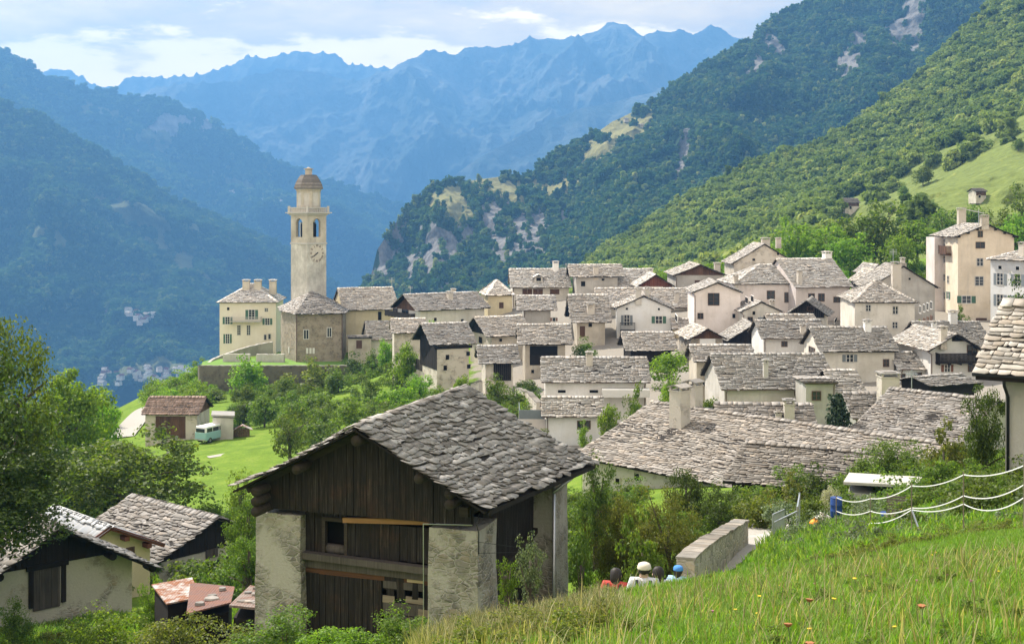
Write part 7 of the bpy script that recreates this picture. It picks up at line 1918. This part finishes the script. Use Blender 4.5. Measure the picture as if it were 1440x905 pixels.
for x, y, D, lab in ((1268, 727, 33, 'yellow flower spike left in the fenced garden'), (1276, 727, 33, 'yellow flower spike right in the fenced garden')):
    p = P(x, y + 8, D); e = empty('yellow_flower_spike', p); tag(e, lab, 'flower'); m = MB(); m.tube([(0, 0, -.1), (0, 0, .3)], .01, 5); m.build('stem', plain('stem_green', (0.10, 0.15, 0.04), .7), e)
    m = MB()
    for k in range(12): a = k * 2.4; z = .12 + .02 * k; m.tube([(0, 0, z), (.06 * math.cos(a), .06 * math.sin(a), z + .04)], [.012, .022], 5)
    m.build('petals', ylw, e)

# ================================================================== the walkers on the path
skin_m = plain('skin', (0.55, 0.36, 0.27), .6, .06); hair_m = plain('dark_hair', (0.018, 0.013, 0.010), .6, .3)
def cloth(name, c): return plain(name, c, .85, .08)
def person(label, px, ytop, D, face, h, shirt, trousers, hat=None, hair_len=.12, pack=None, pack2=None, sleeves=True, lean=0.0):
    """face: heading in degrees (0 = walking away from the camera)"""
    top = P(px, ytop, D); e = empty('person', (top.x, top.y, top.z - h), R(-face)); tag(e, label, 'person'); s = h / 1.75
    J = dict(pel=(0, 0, .95), sp=(0, .02 + lean * .5, 1.15), ch=(0, .03 + lean, 1.40), nk=(0, .03 + lean, 1.50), hd=(0, .05 + lean, 1.56), hd2=(0, .05 + lean, 1.645),
             shl=(-.19, .02 + lean, 1.46), ell=(-.27, -.03, 1.14), wrl=(-.22, .12, .93), hal=(-.21, .17, .85), shr=(.19, .02 + lean, 1.46), elr=(.27, -.05, 1.14), wrr=(.22, .08, .90), har=(.21, .12, .82),
             hpl=(-.09, 0, .92), knl=(-.10, .14, .52), anl=(-.10, .06, .10), tol=(-.10, .20, .04), hpr=(.09, 0, .92), knr=(.10, .02, .50), anr=(.10, -.22, .13), tor=(.10, -.10, .04))
    ed = [('pel', 'sp'), ('sp', 'ch'), ('ch', 'nk'), ('nk', 'hd'), ('hd', 'hd2'), ('ch', 'shl'), ('shl', 'ell'), ('ell', 'wrl'), ('wrl', 'hal'), ('ch', 'shr'), ('shr', 'elr'), ('elr', 'wrr'), ('wrr', 'har'), ('pel', 'hpl'), ('hpl', 'knl'), ('knl', 'anl'), ('anl', 'tol'), ('pel', 'hpr'), ('hpr', 'knr'), ('knr', 'anr'), ('anr', 'tor')]
    RD = dict(pel=.14, sp=.13, ch=.135, nk=.055, hd=.085, hd2=.080, shl=.07, ell=.045, wrl=.032, hal=.030, shr=.07, elr=.045, wrr=.032, har=.030, hpl=.095, knl=.062, anl=.042, tol=.035, hpr=.095, knr=.062, anr=.042, tor=.035)
    def skinned(name, keys, mat, grow=0.0, parent=e):
        ks = [k for k in J if k in keys]; me = bpy.data.meshes.new(name); me.from_pydata([tuple(Vector(J[k]) * s) for k in ks], [(ks.index(a), ks.index(b)) for a, b in ed if a in ks and b in ks], [])
        o = link(name, me, mat, parent); o.modifiers.new('skin', 'SKIN'); sv_ = me.skin_vertices[0].data
        for i, k in enumerate(ks): r_ = (RD[k] + grow) * s; sv_[i].radius = (r_ * (1.25 if k in ('pel', 'sp', 'ch') else 1), r_ * (.85 if k in ('pel', 'sp', 'ch') else 1)); sv_[i].use_root = (k == ('pel' if 'pel' in ks else ks[0]))
        m_ = o.modifiers.new('smooth', 'SUBSURF'); m_.levels = 2; m_.render_levels = 2
        return o
    RD['hd'] = .078; RD['hd2'] = .074
    skinned('body', set(J), skin_m)
    skinned('shirt', {'pel', 'sp', 'ch', 'shl', 'shr'} | ({'ell', 'elr'} if sleeves else set()), shirt, .024)
    skinned('trousers', {'pel', 'hpl', 'knl', 'anl', 'hpr', 'knr', 'anr'}, trousers, .018)
    hx, hy, hz = [c * s for c in J['hd2']]; hz -= .012 * s
    # face: nose, eyes, mouth, ears
    m = MB(); m.tube([(hx, hy + .078 * s, hz + .0), (hx, hy + .105 * s, hz - .03 * s)], [.008 * s, .015 * s], 6)
    for sx in (-1, 1): m.tube([(hx + sx * .078 * s, hy, hz - .01 * s), (hx + sx * .094 * s, hy - .01 * s, hz - .01 * s)], [.02 * s, .026 * s], 8)
    m.build('ears_and_nose', skin_m, e, smooth=True)
    m = MB()
    for sx in (-1, 1): m.tube([(hx + sx * .03 * s, hy + .072 * s, hz + .01 * s), (hx + sx * .03 * s, hy + .084 * s, hz + .01 * s)], .009 * s, 8)
    m.build('eyes', hair_m, e); m = MB(); m.tube([(hx - .022 * s, hy + .074 * s, hz - .055 * s), (hx, hy + .084 * s, hz - .058 * s), (hx + .022 * s, hy + .074 * s, hz - .055 * s)], .005 * s, 5); m.build('mouth', plain('lips', (0.4, 0.14, 0.12), .6), e)
    V = []; n, mm = 18, 10
    for i in range(mm):
        t = i / (mm - 1); th = t * (math.pi * (.56)); 
        for j in range(n):
            a = 2 * math.pi * j / n; back = max(0, -math.sin(a)); rr = .098 * s * math.sin(th + .02); z = hz + .015 * s + .108 * s * math.cos(th) * 1.0
            if math.sin(a) > .35 and t > .62: rr *= .80
            if t > .8: rr *= .93
            rr *= 1 + .035 * math.sin(5 * a + i) ; z -= (back * t * t * hair_len + .012 * t * math.sin(7 * a)) * s; V.append((hx + rr * math.cos(a), hy - .008 * s + rr * math.sin(a), z))
    Q = [(i * n + j, i * n + (j + 1) % n, (i + 1) * n + (j + 1) % n, (i + 1) * n + j) for i in range(mm - 1) for j in range(n)]
    me = bpy.data.meshes.new('hair'); me.from_pydata(V, [], Q); me.polygons.foreach_set('use_smooth', [True] * len(me.polygons)); o = link('hair', me, hair_m, e); md_ = o.modifiers.new('thick', 'SOLIDIFY'); md_.thickness = .012
    if hat:
        m = MB(); pr = [(.118, .02), (.118, .035), (.112, .07), (.095, .105), (.05, .125), (.01, .13)]
        m.tube([(hx, hy, hz + (z + .012) * s) for r_, z in pr], [r_ * s for r_, z in pr], 20); cap = m.build('cap', hat, e, smooth=True)
        m = MB(); m.prism([(hx + .10 * s * math.cos(a), hy + .02 * s + .19 * s * math.sin(a)) for a in np.linspace(.1, math.pi - .1, 10)], hz + .030 * s, hz + .042 * s); m.build('peak', hat, cap)
    if pack:
        V = []; n, mm = 20, 10
        for i in range(mm):
            t = i / (mm - 1); k = (1 - abs(2 * t - 1) ** 4) ** .35 * (1 - .12 * t)
            for j in range(n): a = 2 * math.pi * j / n; c_, s_ = math.cos(a), math.sin(a); V.append((.15 * s * k * abs(c_) ** .6 * (1 if c_ > 0 else -1), (-.20 + lean + .085 * k * abs(s_) ** .6 * (1 if s_ > 0 else -1)) * s, (1.0 + .44 * t) * s))
        Q = [(i * n + j, i * n + (j + 1) % n, (i + 1) * n + (j + 1) % n, (i + 1) * n + j) for i in range(mm - 1) for j in range(n)]
        me = bpy.data.meshes.new('backpack'); me.from_pydata(V, [], Q + [tuple(range(n))[::-1], tuple(range(n * (mm - 1), n * mm))]); me.polygons.foreach_set('use_smooth', [True] * len(me.polygons)); bp = link('backpack', me, pack, e)
        m = MB(); m.tube([(-.09 * s, (-.285 + lean) * s, 1.08 * s), (0, (-.30 + lean) * s, 1.12 * s), (.09 * s, (-.285 + lean) * s, 1.08 * s)], [.05 * s, .07 * s, .05 * s], 10); m.build('pocket', pack2 or pack, bp, smooth=True)
        for sx in (-1, 1):
            m = MB(); pts = [(sx * .10, -.14, 1.40), (sx * .115, -.06, 1.50), (sx * .12, .08, 1.47), (sx * .125, .16, 1.32), (sx * .14, .08, 1.10), (sx * .13, -.13, 1.05)]
            for a, b_ in zip(pts[:-1], pts[1:]): m.bar(Vector((a[0], a[1] + lean, a[2])) * s, Vector((b_[0], b_[1] + lean, b_[2])) * s, .045 * s, .012)
            m.build('strap', pack, bp)
    return e
jean = cloth('denim', (0.06, 0.08, 0.14)); beige = cloth('beige_trousers', (0.30, 0.25, 0.18)); wht = cloth('white_shirt', (0.55, 0.55, 0.57)); redt = cloth('red_shirt', (0.45, 0.05, 0.04)); blk = cloth('black_pack', (0.02, 0.02, 0.025)); org = cloth('orange_pack', (0.65, 0.22, 0.03))
person('walker in a white shirt and pale cap with black and orange backpack', 905.5, 793, 20.9, 12, 1.76, wht, beige, hat=cloth('cream_cap', (0.60, 0.54, 0.44)), pack=blk, pack2=org, hair_len=.03)
person('dark haired walker in white with black straps, beside the capped walker', 926.5, 798, 21.2, -8, 1.68, wht, jean, hair_len=.22, pack=wht, pack2=blk)
person('dark haired walker in red with a black backpack, left of the capped walker', 865, 800, 21.5, 20, 1.66, redt, jean, pack=blk, hair_len=.2)
person('walker in a blue cap farther down the path, bending forward', 951, 798, 25.5, 25, 1.55, cloth('light_blue_shirt', (0.35, 0.50, 0.68)), beige, hat=cloth('blue_cap', (0.06, 0.22, 0.55)), lean=.1)

# aerials on the roofs
def aerial(label, px, yt, yb, D, w=8):
    a, b_ = P(px, yb, D), P(px, yt, D); e = empty('roof_aerial', a); tag(e, label, 'aerial'); hh = b_.z - a.z; m = MB(); m.tube([(0, 0, -.8), (0, 0, hh)], .035, 6); m.build('mast', galv, e)
    m = MB(); ww = w / F * D / 2; m.bar((-ww, 0, hh * .85), (ww, 0, hh * .85), .04)
    for i in range(6): x = -ww + 2 * ww * i / 5; m.bar((x, -.35, hh * .85), (x, .35, hh * .85), .025); m.bar((x, 0, hh * .7), (x, 0, hh), .025)
    m.build('elements', galv, e)
aerial('thin television aerial behind the roof of the balcony house', 551, 390, 416, 206, 7)
aerial('small aerial on the roof right of the balcony house gable', 577, 402, 416, 206, 6)
aerial('tall aerial on the ridge near the grey gable wall', 1256, 350, 378, 190, 9)
aerial('little mast beside the white chimney of the long pale roof', 796, 370, 380, 218, 3)
aerial('white cross shaped aerial before the small white house', 1282, 520, 556, 96, 14)
